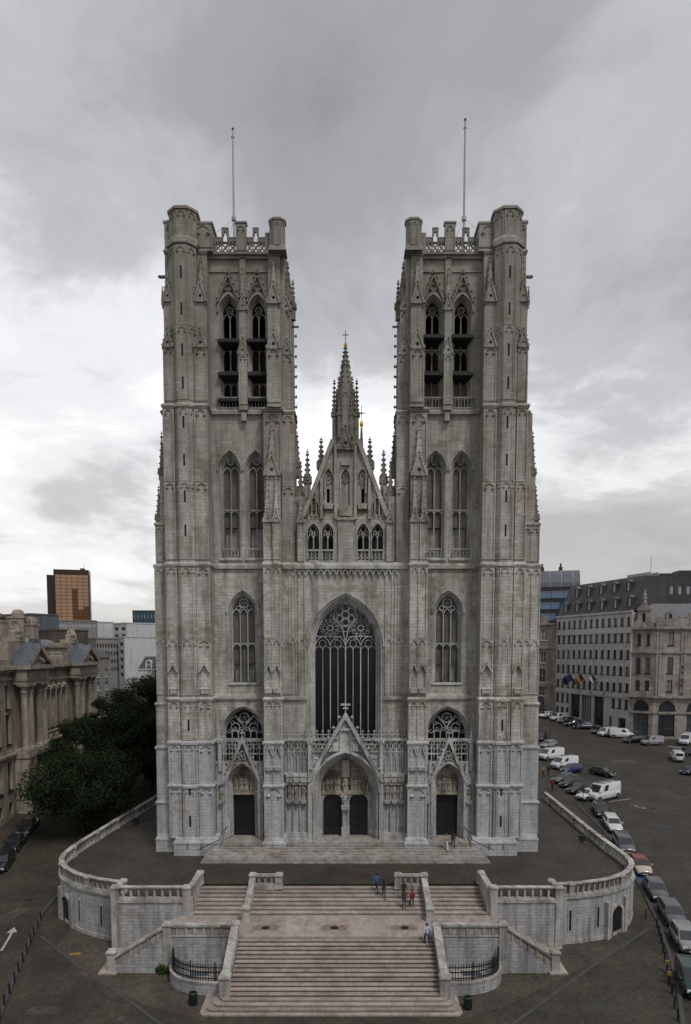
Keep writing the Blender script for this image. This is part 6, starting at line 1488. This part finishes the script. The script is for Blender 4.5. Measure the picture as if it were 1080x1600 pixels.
p = ghit(860, 1150); t = thing('lamp_mast', 'short black lantern mast beside the far parked cars', 'street lamp', p); m = MB(); m.lathe(0, 0, [(.12, 0), (.07, .4), (.05, 3.0)], 6); m.build('post', 'iron', t); m = MB(); m.ngon(0, 0, .2, 3.0, 3.5, 6); m.build('lantern', 'iron', t)
for x, y, l in ((-25.0, 12, 'small black floodlight on the left side of the terrace'), (25.6, 4.2, 'small black floodlight on the right side of the terrace')):
    t = thing('floodlight', l, 'floodlight', (x, y, 0)); m = MB(); m.box(-.3, .3, -.2, .2, .3, .85); m.build('housing', 'iron', t); m = MB(); m.box(-.05, .05, -.05, .05, 0, .35); m.build('stand', 'iron', t)
# stone blocks where the terrace meets the street on the right
t = thing('side_steps', 'short stone steps at the back right end of the terrace', 'stairs')
for k in range(4): m = MB(); m.box(24.2 - k*.0, 26.8, 30.0 + k*.8, 33.5, -.3 + k*.28, .02 + k*.28); m.build('step', 'step_stone', t)

# ================================================================ TREES
def leaf_mat(name, c1, c2):
    m, nt, b = base_mat(name); P, x, y, z = pos_uvz(nt)
    n = node(nt, 'ShaderNodeTexNoise', {'Vector': P, 'Scale': .8, 'Detail': 4.0}).outputs[0]; oi = node(nt, 'ShaderNodeNewGeometry').outputs['Random Per Island']
    f = math_n(nt, 'ADD', math_n(nt, 'MULTIPLY', n, .6), math_n(nt, 'MULTIPLY', oi, .4))
    c = mix_n(nt, ramp_n(nt, f, [(.3, 0.0), (.7, 1.0)]), c1, c2); nt.links.new(c, b.inputs['Base Color']); b.inputs['Roughness'].default_value = .8; b.inputs['Specular IOR Level'].default_value = .15
leaf_mat('leaves', (0.008, 0.014, 0.006), (0.02, 0.033, 0.011)); leaf_mat('weeds', (0.015, 0.035, 0.008), (0.035, 0.065, 0.015)); plain('bark', (0.06, 0.05, 0.042), .9, var=.4, scale=6, bumpd=.03)
import numpy as np
def leaves(mb, rnd, c, r, n, size):
    g = np.random.default_rng(rnd.randrange(1 << 30))
    v = g.normal(size=(n, 3)); v /= np.linalg.norm(v, axis=1)[:, None]; v *= (g.random((n, 1)) ** .3)
    p = np.array(c)[None] + v*np.array((r, r, r*.72))
    nm = v*.9 + g.normal(size=(n, 3))*.5 + np.array((0, 0, .3)); nm /= np.linalg.norm(nm, axis=1)[:, None]
    a = np.cross(nm, g.normal(size=(n, 3))); a /= np.linalg.norm(a, axis=1)[:, None]; b = np.cross(nm, a); s = size*g.uniform(.6, 1.3, (n, 1))
    q = np.stack([p - a*s, p - b*s*.6, p + a*s, p + b*s*.6], 1).reshape(-1, 3)
    o = len(mb.v); mb.v += [tuple(t) for t in q.tolist()]; mb.f += [(o + 4*i, o + 4*i + 1, o + 4*i + 2, o + 4*i + 3) for i in range(n)]
def tree(x, y, h, rad, lab, seed, zc=.57):
    rnd = random.Random(seed); t = thing('street_tree', lab, 'tree', (x, y, gz(x, y) - .1), 0, 'trees between the palace and the church')
    tr = MB(); cr = MB(); zt = h*.34
    tr.tube([(0, 0, 0), (.05, .03, zt*.5), (rnd.uniform(-.2, .2), rnd.uniform(-.2, .2), zt)], .034*h, 9, .024*h)
    cl = []
    for i in range(70):
        while True:
            v = Vector((rnd.uniform(-1, 1), rnd.uniform(-1, 1), rnd.uniform(-1, 1)))
            if .35 < v.length <= 1: break
        v = v.normalized()*(v.length**.5)
        c = Vector((v.x*rad*.84, v.y*rad*.84, h*zc + v.z*h*(1 - zc)*.86)); cl.append(c)
    for c in cl[:16]:
        st = Vector((rnd.uniform(-.15, .15), rnd.uniform(-.15, .15), zt*rnd.uniform(.85, 1.0))); md = st.lerp(c, .5) + Vector((0, 0, .35))
        tr.tube([tuple(st), tuple(md), tuple(c)], .010*h, 5, .003*h)
    for c in cl:
        r = rnd.uniform(.15, .32)*rad; leaves(cr, rnd, c, r, int(120 + 620*(r/(rad*.32))**2), .13)
    tr.build('trunk', 'bark', t, True); cr.build('crown', 'leaves', t)
for x, y, h, rad, lab, sd_ in ((-32.2, 14.5, 10.6, 7.4, 'nearest dark green tree overhanging the left terrace balustrade', 1), (-35.5, 24, 12.5, 6.0, 'dark green tree left behind the nearest one, against the palace front', 2), (-30.5, 27, 14.5, 6.0, 'dark green tree second along the left terrace wall', 3), (-31.5, 40, 17.0, 6.6, 'tall dark green tree third along the left terrace wall', 4), (-30.0, 53, 18.5, 7.0, 'tallest dark green tree beside the left tower', 5), (-38.0, 45, 13.5, 5.5, 'dark green tree at the far end of the palace front', 6), (-28.8, 33.5, 11.5, 5.6, 'low dark tree close to the left tower, behind the balustrade', 7), (-28.6, 44, 14.0, 5.8, 'dark tree next to the left tower, before the tallest tree', 8)):
    tree(x, y, h, rad, lab, sd_)
for px, py, l, n in ((258, 1518, 'green weeds growing by the light well wall, left of the stairs', 900), (802, 1507, 'small green weeds under the right side parapet', 90)):
    p = ghit(px, py); m = MB(); rnd = random.Random(3); leaves(m, rnd, Vector((0, 0, .3)), .75 if n > 100 else .35, n, .12); m.tube([(0, 0, -.05), (0, 0, .3)], .03, 5)
    o = m.build('weed_clump', 'weeds'); o.location = p; tag(o, l, 'plant')

# ================================================================ VEHICLES
for nm, c in (('car_black', (.010, .010, .012)), ('car_grey', (.075, .078, .085)), ('car_silver', (.22, .225, .235)), ('car_white', (.52, .53, .55)), ('car_blue', (.012, .022, .09)), ('car_green', (.005, .026, .02)), ('car_dark_green', (.01, .02, .018)), ('car_cream', (.42, .37, .28)), ('car_red', (.16, .014, .016)), ('car_dark_blue', (.012, .018, .035))):
    plain(nm, c, .28, .0, var=.06, scale=1.5, coat=.6)
glass('car_glass', (.02, .024, .028), .02, 1.0); plain('tyre', (.012, .012, .012), .85); plain('rim', (.22, .22, .23), .35, .8); plain('headlight', (.55, .57, .6), .1); plain('tail_light', (.22, .01, .01), .15); plain('plate_white', (.5, .5, .48), .5); plain('trim_black', (.014, .014, .014), .6)
CARS = {}
def car_kind(kind):
    # L, W, H, hood z, belt z, windscreen base x, roof front x, roof rear x, rear base x (front is +x), roof half width factor
    K = dict(hatch=(3.95, 1.70, 1.46, .86, .93, .95, .25, -1.35, -1.85, .77), sedan=(4.55, 1.76, 1.44, .84, .92, .95, .15, -1.15, -1.85, .75), wagon=(4.5, 1.74, 1.48, .84, .93, 1.0, .25, -1.85, -2.2, .77),
             mpv=(4.4, 1.8, 1.66, .95, 1.0, 1.35, .55, -1.8, -2.15, .8), van=(4.9, 1.92, 1.98, 1.08, 1.16, 1.75, 1.0, -2.38, -2.44, .86), minivan=(4.15, 1.72, 1.82, .98, 1.06, 1.3, .65, -1.98, -2.05, .86), highvan=(5.3, 2.0, 2.35, 1.15, 1.25, 2.0, 1.3, -2.6, -2.64, .88))[kind]
    L, W, H, zh, zb, xw, xf, xr, xb, k = K; hw = W/2; parts = []
    st = [(-L/2, .82, .46, zb - .10), (-L/2 + .12, .93, .30, zb - .01), (xb + .3, .99, .22, zb), (-.6, 1.0, .2, zb), (.5, 1.0, .2, zb), (xw, .99, .2, zb - .02), (xw + (L/2 - xw)*.55, .96, .22, zh - .04), (L/2 - .16, .88, .28, zh - .14), (L/2, .74, .42, zh - .30)]
    m = MB(); sec = []; n = 9
    for x, f, z0, z1 in st:
        y = hw*f; sec.append([(x, -y*.9, z0), (x, -y*.985, z0 + .16), (x, -y, (z0 + z1)/2 + .02), (x, -y*.965, z1 - .06), (x, -y*.86, z1), (x, 0, z1 + .03), (x, y*.86, z1), (x, y*.965, z1 - .06), (x, y, (z0 + z1)/2 + .02), (x, y*.985, z0 + .16), (x, y*.9, z0)])
    n = len(sec[0]); vs = [p for s in sec for p in s]; fs = []
    for i in range(len(sec) - 1):
        for j in range(n): fs.append((i*n + j, i*n + (j + 1) % n, (i + 1)*n + (j + 1) % n, (i + 1)*n + j))
    fs += [tuple(range(n)), tuple(range((len(sec) - 1)*n, len(sec)*n))]; m.add(vs, fs); parts.append(('body', m, 'paint', None, True))
    # greenhouse
    b0, t0 = hw*.93, hw*k; zr = H
    q = [(xb, -b0, zb - .02), (xw, -b0, zb - .02), (xw, b0, zb - .02), (xb, b0, zb - .02), (xr, -t0, zr - .07), (xf, -t0, zr - .07), (xf, t0, zr - .07), (xr, t0, zr - .07), (xr + .18, -t0*.82, zr), (xf - .22, -t0*.82, zr), (xf - .22, t0*.82, zr), (xr + .18, t0*.82, zr)]
    m = MB(); m.add(q, [(0,1,5,4), (1,2,6,5), (2,3,7,6), (3,0,4,7), (4,5,9,8), (5,6,10,9), (6,7,11,10), (7,4,8,11), (8,9,10,11)]); parts.append(('cabin', m, 'paint', None, True))
    def pane(P, a, b, c, d, off, name):
        P = [Vector(p) for p in P]; nrm = (P[1] - P[0]).cross(P[3] - P[0]).normalized()*off
        lerp = lambda u, v: (P[0].lerp(P[1], u)).lerp(P[3].lerp(P[2], u), v) + nrm
        m = MB(); m.add([tuple(lerp(a, c)), tuple(lerp(b, c)), tuple(lerp(b, d)), tuple(lerp(a, d))] + [tuple(lerp(u, v) - nrm*1.5) for u, v in ((a, c), (b, c), (b, d), (a, d))], [(0,1,2,3), (4,7,6,5), (0,4,5,1), (1,5,6,2), (2,6,7,3), (3,7,4,0)]); parts.append((name, m, 'car_glass', None, False))
    pane((q[1], q[2], q[6], q[5]), .05, .95, .06, .93, .012, 'windscreen'); pane((q[3], q[0], q[4], q[7]), .1, .9, .2 if kind in ('van', 'highvan', 'minivan') else .1, .88, .012, 'rear_window')
    for s_, (A, B_, C, D) in ((-1, (q[0], q[1], q[5], q[4])), (1, (q[2], q[3], q[7], q[6]))):
        spans = ((.62, .80), ) if kind in ('van', 'highvan') else ((.60, .80),) if kind == 'minivan' else ((.12, .30), (.34, .58), (.61, .86)) if kind in ('mpv', 'wagon') else ((.16, .48), (.52, .84))
        for a, b in spans:
            if s_ > 0: a, b = 1 - b, 1 - a
            pane((A, B_, C, D), a, b, .12, .86, .012, 'side_window')
    r = .31 if kind in ('hatch', 'sedan', 'wagon', 'minivan') else .34
    wx = (L/2 - .78, -L/2 + .78)
    for x in wx:
        for s_ in (-1, 1):
            m = MB(); y = s_*(hw - .09)
            def cyl(m, rr, ya, yb, n=14):
                vs = [(x + rr*math.cos(2*math.pi*i/n), ya, r + rr*math.sin(2*math.pi*i/n)) for i in range(n)] + [(x + rr*math.cos(2*math.pi*i/n), yb, r + rr*math.sin(2*math.pi*i/n)) for i in range(n)]
                m.add(vs, [tuple(range(n)), tuple(range(n, 2*n))] + [(i, (i + 1) % n, (i + 1) % n + n, i + n) for i in range(n)])
            cyl(m, r, y - .1, y + .1); parts.append(('wheel', m, 'tyre', None, False)); m = MB(); cyl(m, r*.62, y + s_*.09, y + s_*.112, 10); parts.append(('rim', m, 'rim', 'wheel', False))
            m = MB(); vs = [(x + (r + .07)*math.cos(math.pi*i/8), s_*(hw + .004), r + (r + .07)*math.sin(math.pi*i/8)) for i in range(9)] + [(x + r*.9*math.cos(math.pi*i/8), s_*(hw + .004), r + r*.9*math.sin(math.pi*i/8)) for i in range(9)]
            vs += [(a, s_*(hw - .05), c) for a, b, c in vs]; m.add(vs, [(i, i + 1, i + 10, i + 9) for i in range(8)] + [(i, i + 18, i + 19, i + 1) for i in range(8)]); parts.append(('wheel_arch', m, 'trim_black', None, False))
    for s_ in (-1, 1):
        m = MB(); y = s_*hw*.62; m.tbox(L/2 - .2, L/2 - .0, y - .19, y + .19, zh - .36, zh - .18, .05, .03); parts.append(('headlight', m, 'headlight', None, False))
        m = MB(); y = s_*hw*.78; m.box(-L/2 - .01, -L/2 + .14, y - .13, y + .13, zb - .42, zb - .12); parts.append(('tail_light', m, 'tail_light', None, False))
        m = MB(); m.tbox(xw - .25, xw - .08, s_*(hw + .09) - .1, s_*(hw + .09) + .1, zb + .02, zb + .18, .02, .02); parts.append(('mirror', m, 'paint', None, False))
    m = MB(); m.box(L/2 - .06, L/2 + .03, -hw*.72, hw*.72, .3, .42); parts.append(('bumper', m, 'trim_black', None, False)); m = MB(); m.box(-L/2 - .03, -L/2 + .06, -hw*.8, hw*.8, .36, .5); parts.append(('bumper', m, 'trim_black', None, False))
    m = MB(); m.box(L/2 + .02, L/2 + .045, -.26, .26, .36, .47); parts.append(('number_plate', m, 'plate_white', None, False)); m = MB(); m.box(L/2 - .04, L/2 + .012, -hw*.4, hw*.4, .5, .62); parts.append(('grille', m, 'trim_black', None, False))
    if kind == 'highvan':
        for x in (-1.9, -.6, .7): m = MB(); m.box(x - .03, x + .03, -.8, .8, H + .06, H + .12); m.box(x - .03, x + .03, -.8, -.74, H - .02, H + .08); m.box(x - .03, x + .03, .74, .8, H - .02, H + .08); parts.append(('roof_bar', m, 'trim_black', None, False))
        for y in (-.35, .05): m = MB(); m.box(-2.7, 1.3, y, y + .07, H + .12, H + .19); parts.append(('ladder_rail', m, 'rim', None, False))
    out = []
    for nm, m, mt, par, sm in parts:
        o = m.build(nm, mt if mt != 'paint' else 'car_black', None, sm)
        if nm in ('cabin', 'body'):
            bm = bmesh.new(); bm.from_mesh(o.data); bmesh.ops.remove_doubles(bm, verts=bm.verts, dist=.001)
            if nm == 'cabin': bmesh.ops.bevel(bm, geom=[e for e in bm.edges if len(e.link_faces) == 2], offset=.055, segments=2, affect='EDGES', profile=.5, clamp_overlap=True)
            for f in bm.faces: f.smooth = True
            bm.to_mesh(o.data); bm.free()
        out.append((nm, o.data, mt, par)); bpy.data.objects.remove(o)
    if True:
        me = out[0][1]
    return out
def car(kind, paint, px, py, ang, lab, group, roof=None, name=None, p=None):
    if kind not in CARS: CARS[kind] = car_kind(kind)
    p = p or ghit(px, py)
    t = thing(name or ('parked_van' if 'van' in kind else 'parked_car'), lab, 'van' if 'van' in kind else 'car', p, R(ang), group)
    u = Vector((math.cos(R(ang)), math.sin(R(ang)))); z0 = gz(p[0] - u.x*1.3, p[1] - u.y*1.3); z1 = gz(p[0] + u.x*1.3, p[1] + u.y*1.3)
    t.rotation_euler = (0, -math.atan2(z1 - z0, 2.6), R(ang)); t.location.z = (z0 + z1)/2 + .008
    last = None
    for nm, me, mt, par in CARS[kind]:
        o = bpy.data.objects.new(nm, me); COL.objects.link(o); o.parent = last if par else t
        if mt == 'paint':
            o.material_slots[0].link = 'OBJECT'; o.material_slots[0].material = MATS[roof if (roof and nm == 'cabin') else paint]
        if nm == 'wheel': last = o
    return t
G1 = 'cars parked along the terrace on the right'
for a in (('minivan', 'car_green', 1080, 1545, -104, 'green van parked at the right edge, nearest of the row'), ('mpv', 'car_silver', 1071, 1478, -102, 'silver-grey people carrier parked just behind the green van'), ('wagon', 'car_grey', 1050, 1437, -100, 'grey estate car, third from the front of the terrace row'), ('hatch', 'car_grey', 1024, 1398, -99, 'grey hatchback parked behind the blue painted bay'), ('mpv', 'car_grey', 974, 1326, -98, 'dark grey people carrier parked behind the red-roofed car'), ('wagon', 'car_white', 957, 1294, -98, 'white estate car with roof bars beside the terrace wall'), ('hatch', 'car_dark_green', 938, 1272, -98, 'dark green hatchback parked between white estate and ladder van')): car(*a, G1)
car('hatch', 'car_cream', 1000, 1360, -98, 'cream car with dark red roof parked beside the terrace curve', G1, 'car_red')
G2 = 'vehicles parked at an angle in the square'
for a in (('highvan', 'car_white', 943, 1248, -150, 'white high-roofed van with ladder on its roof'), ('hatch', 'car_white', 920, 1248, -150, 'white hatchback squeezed behind the ladder van'), ('sedan', 'car_black', 906, 1238, -150, 'black saloon third in the angled row'), ('hatch', 'car_black', 893, 1229, -150, 'black hatchback fourth in the angled row'), ('sedan', 'car_grey', 882, 1222, -150, 'dark grey saloon fifth in the angled row'), ('hatch', 'car_blue', 893, 1207, -150, 'bright blue hatchback beside the white vans'), ('van', 'car_white', 882, 1200, -152, 'white delivery van nearer of the two by the tower edge'), ('van', 'car_white', 861, 1186, -152, 'white delivery van farther of the two by the tower edge'), ('hatch', 'car_silver', 857, 1168, -140, 'silver car behind the delivery vans'), ('hatch', 'car_dark_green', 846, 1156, -120, 'dark green car half hidden behind the right tower'), ('sedan', 'car_grey', 842, 1182, -150, 'dark car half hidden at the tower edge beside the vans')): car(*a, G2)
G3 = 'vehicles parked along the far side of the square'
for a in (('hatch', 'car_black', 846, 1119, -160, 'black car farthest left in the far row'), ('hatch', 'car_white', 853, 1121, -165, 'small white car in the far row by the townhouse'), ('sedan', 'car_silver', 861, 1122, -165, 'silver car in the far row by the townhouse'), ('minivan', 'car_white', 874, 1126, -168, 'white small van in the far row by the office steps'), ('hatch', 'car_dark_blue', 885, 1130, -168, 'dark blue hatchback in the far row'), ('sedan', 'car_dark_blue', 897, 1134, -172, 'dark blue saloon in the far row before the entrance'), ('wagon', 'car_dark_blue', 912, 1139, 176, 'dark blue estate car right of the entrance bays'), ('hatch', 'car_dark_blue', 938, 1146, -165, 'blue car left of the white vans before the garage'), ('minivan', 'car_white', 949, 1150, -160, 'white van rear half seen before the garage door'), ('van', 'car_white', 971, 1153, -12, 'white crew van before the garage door'), ('wagon', 'car_black', 990, 1160, -168, 'black estate car between the two pale vans'), ('minivan', 'car_silver', 1019, 1164, 186, 'silver van before the arched shop window'), ('van', 'car_white', 1073, 1162, -130, 'white van at the far right by the shops')): car(*a, G3)
G4 = 'vehicles driving in the square'
for a in (('hatch', 'car_dark_green', 941, 1212, -50, 'dark car pulling out beside the ladder van'), ('minivan', 'car_white', 1058, 1188, 75, 'white van driving away at the right'), ('sedan', 'car_dark_blue', 1079, 1208, -140, 'dark blue car entering at the right edge'), ('sedan', 'car_black', 1078, 1180, 20, 'black car passing in front of the white van')): car(*a, G4, None, 'van' if a[0] == 'minivan' else 'car')
G5 = 'black cars parked on the left street'
for a in (('sedan', 'car_black', 44, 1298, -82, 'black saloon parked under the trees, farthest of three'), ('sedan', 'car_black', 24, 1324, -81, 'black saloon in the middle of the three on the left street'), ('wagon', 'car_black', 5, 1354, -80, 'black estate car at the left edge, nearest of three')): car(*a, G5)

# ================================================================ PEOPLE
plain('skin', (.36, .22, .16), .6, var=.05); plain('hair_dark', (.02, .015, .012), .8); plain('hair_grey', (.12, .11, .1), .8)
for nm, c in (('cloth_beige', (.30, .25, .15)), ('cloth_white', (.55, .55, .56)), ('cloth_black', (.014, .014, .016)), ('cloth_navy', (.02, .03, .06)), ('cloth_jeans', (.035, .055, .10)), ('cloth_blue', (.05, .09, .24)), ('cloth_brown', (.05, .042, .034)), ('cloth_red', (.2, .02, .03)), ('cloth_pale_blue', (.42, .46, .62)), ('cloth_orange', (.5, .2, .03)), ('shoe', (.02, .018, .016))): plain(nm, c, .85, var=.1)
def person(loc, face, pose, top, legs, lab, hair='hair_dark', h=1.74, group=None):
    S = h/1.74
    J = {'pel': (0, 0, .95, .14), 'wai': (0, 0, 1.1, .13), 'che': (0, .01, 1.32, .155), 'nec': (0, 0, 1.47, .06), 'hea': (0, -.01, 1.60, .088), 'top': (0, 0, 1.68, .075), 'nos': (0, -.095, 1.595, .016)}
    for s, n in ((-1, 'l'), (1, 'r')):
        J['hip' + n] = (s*.09, 0, .9, .098); J['sho' + n] = (s*.185, .01, 1.40, .068)
        if pose == 'sit':
            J['kne' + n] = (s*.14, -.42, .93, .072); J['ank' + n] = (s*.13, -.46, .50, .05); J['toe' + n] = (s*.15, -.63, .46, .04); J['elb' + n] = (s*.25, -.12, 1.13, .047); J['wri' + n] = (s*.07, -.36, 1.02, .034); J['pal' + n] = (s*.045, -.42, .99, .034)
        else:
            f = {'stand': .0, 'walk': .24, 'climb': .3}[pose]*s
            J['kne' + n] = (s*.10, -f*.8 - .03, .50 + (.1 if pose == 'climb' and f > 0 else 0), .07); J['ank' + n] = (s*.10, -f*.95 + (.12 if f < 0 else 0), .08 + (.16 if pose == 'climb' and f > 0 else 0), .046)
            J['toe' + n] = (s*.12, J['ank' + n][1] - .17, J['ank' + n][2] - .04, .04)
            J['elb' + n] = (s*.25, .04 + f*.4, 1.14, .047); J['wri' + n] = (s*.26, -.05 + f*.8, .93, .034); J['pal' + n] = (s*.26, -.075 + f*.9, .865, .036)
    E = [('pel', 'wai', 't'), ('wai', 'che', 't'), ('che', 'nec', 't'), ('nec', 'hea', 's'), ('hea', 'top', 's'), ('hea', 'nos', 's')]
    for n in 'lr': E += [('pel', 'hip' + n, 'g'), ('hip' + n, 'kne' + n, 'g'), ('kne' + n, 'ank' + n, 'g'), ('ank' + n, 'toe' + n, 'f'), ('che', 'sho' + n, 't'), ('sho' + n, 'elb' + n, 't'), ('elb' + n, 'wri' + n, 't'), ('wri' + n, 'pal' + n, 's')]
    for n, s in (('l', -1), ('r', 1)):
        px_, py_, pz_, _ = J['pal' + n]
        for k, (dx, dy, ln) in enumerate(((-.028, -.012, .062), (-.01, -.018, .075), (.01, -.016, .07), (.027, -.008, .055), (-s*.045, -.03, .03))):
            a = 'f%d%s' % (k, n); J[a] = (px_ + dx, py_ + dy, pz_ - ln*.6, .010); J[a + 'b'] = (px_ + dx*1.05, py_ + dy - .02, pz_ - ln - .02, .008); E += [('pal' + n, a, 's'), (a, a + 'b', 's')]
    keys = list(J); me = bpy.data.meshes.new('body'); me.from_pydata([tuple(c*S for c in J[k][:3]) for k in keys], [(keys.index(a), keys.index(b)) for a, b, _ in E], [])
    o = bpy.data.objects.new('body', me); COL.objects.link(o)
    md = o.modifiers.new('skin', 'SKIN'); md.use_smooth_shade = True; o.modifiers.new('sub', 'SUBSURF').levels = 1
    sv = me.skin_vertices[0].data
    for i, k in enumerate(keys): sv[i].radius = (J[k][3]*S*(1.15 if k in ('che', 'wai', 'pel') else 1), J[k][3]*S*(.8 if k in ('che', 'wai') else 1)); sv[i].use_root = k == 'pel'
    dg = bpy.context.evaluated_depsgraph_get(); ev = bpy.data.meshes.new_from_object(o.evaluated_get(dg)); bpy.data.objects.remove(o); ev.name = 'body'
    ev.materials.clear()
    for mt in ('skin', top, legs, 'shoe'): ev.materials.append(MATS[mt])
    mi = {'s': 0, 't': 1, 'g': 2, 'f': 3}; seg = [(Vector(J[a][:3])*S, Vector(J[b][:3])*S, c, (J[a][3] + J[b][3])/2*S) for a, b, c in E if a[0] != 'f' or len(a) > 3]
    for pl in ev.polygons:
        best = (9, 's')
        for a, b, c, r_ in seg:
            ab = b - a; t_ = max(0, min(1, (pl.center - a).dot(ab)/max(ab.length_squared, 1e-9))); d = (pl.center - a - ab*t_).length - r_
            if d < best[0]: best = (d, c)
        pl.material_index = mi[best[1]]; pl.use_smooth = True
    t = thing('person', lab, 'person', loc, face, group); b = bpy.data.objects.new('body', ev); COL.objects.link(b); b.parent = t
    lo = min(v.co.z for v in ev.vertices); b.location.z = -lo if pose != 'sit' else -lo
    hd = Vector(J['hea'][:3])*S; m = MB(); m.lathe(hd.x, hd.y + .022, [(.098*S, hd.z - .03), (.106*S, hd.z + .03), (.1*S, hd.z + .08), (.07*S, hd.z + .125), (.02*S, hd.z + .145)], 10); q = m.build('hair', hair, t, True); q.location.z = b.location.z
    m = MB()
    for s in (-1, 1): m.knob(hd.x + s*.034*S, hd.y - .088*S, hd.z + .012, .012)
    q = m.build('eyes', 'hair_dark', t); q.location.z = b.location.z
    return t
UP = math.pi     # facing away from the camera
def ppl(px, py, *a, **k): person(hit(px, py), *a, **k)
ppl(697, 1329, UP + .1, 'climb', 'cloth_beige', 'cloth_white', 'person in beige jacket and white trousers climbing to the right door', hair='hair_grey')
ppl(708, 1324, UP, 'walk', 'cloth_black', 'cloth_black', 'person in black beside the beige jacket at the right door')
ppl(589, 1396, UP - .2, 'climb', 'cloth_blue', 'cloth_navy', 'person in blue shirt and dark trousers walking up the upper stairs')
ppl(600, 1404, UP - .1, 'climb', 'cloth_black', 'cloth_jeans', 'person in black top and jeans walking up behind the blue shirt')
ppl(631, 1408, .3, 'stand', 'cloth_black', 'cloth_black', 'person in black standing behind the brown jacket on the stairs')
ppl(632, 1420, -.4, 'stand', 'cloth_brown', 'cloth_jeans', 'person in brown jacket and jeans standing on the upper stairs')
p = hit(644, 1416); person((p[0], p[1], p[2]), -.2, 'sit', 'cloth_red', 'cloth_black', 'person in red shirt sitting on the upper stairs')
ppl(667, 1477, UP + .2, 'walk', 'cloth_pale_blue', 'cloth_navy', 'person in white shirt walking at the top of the lower stairs')
for px, py, a, b, l in ((849, 1213, 'cloth_orange', 'cloth_navy', 'person in orange jacket on the pavement beyond the terrace'), (857, 1213, 'cloth_black', 'cloth_brown', 'person in black beside the orange jacket beyond the terrace'), (863, 1236, 'cloth_red', 'cloth_black', 'person in red by the end of the terrace wall')):
    person(ghit(px, py), 2.6, 'walk', a, b, l)
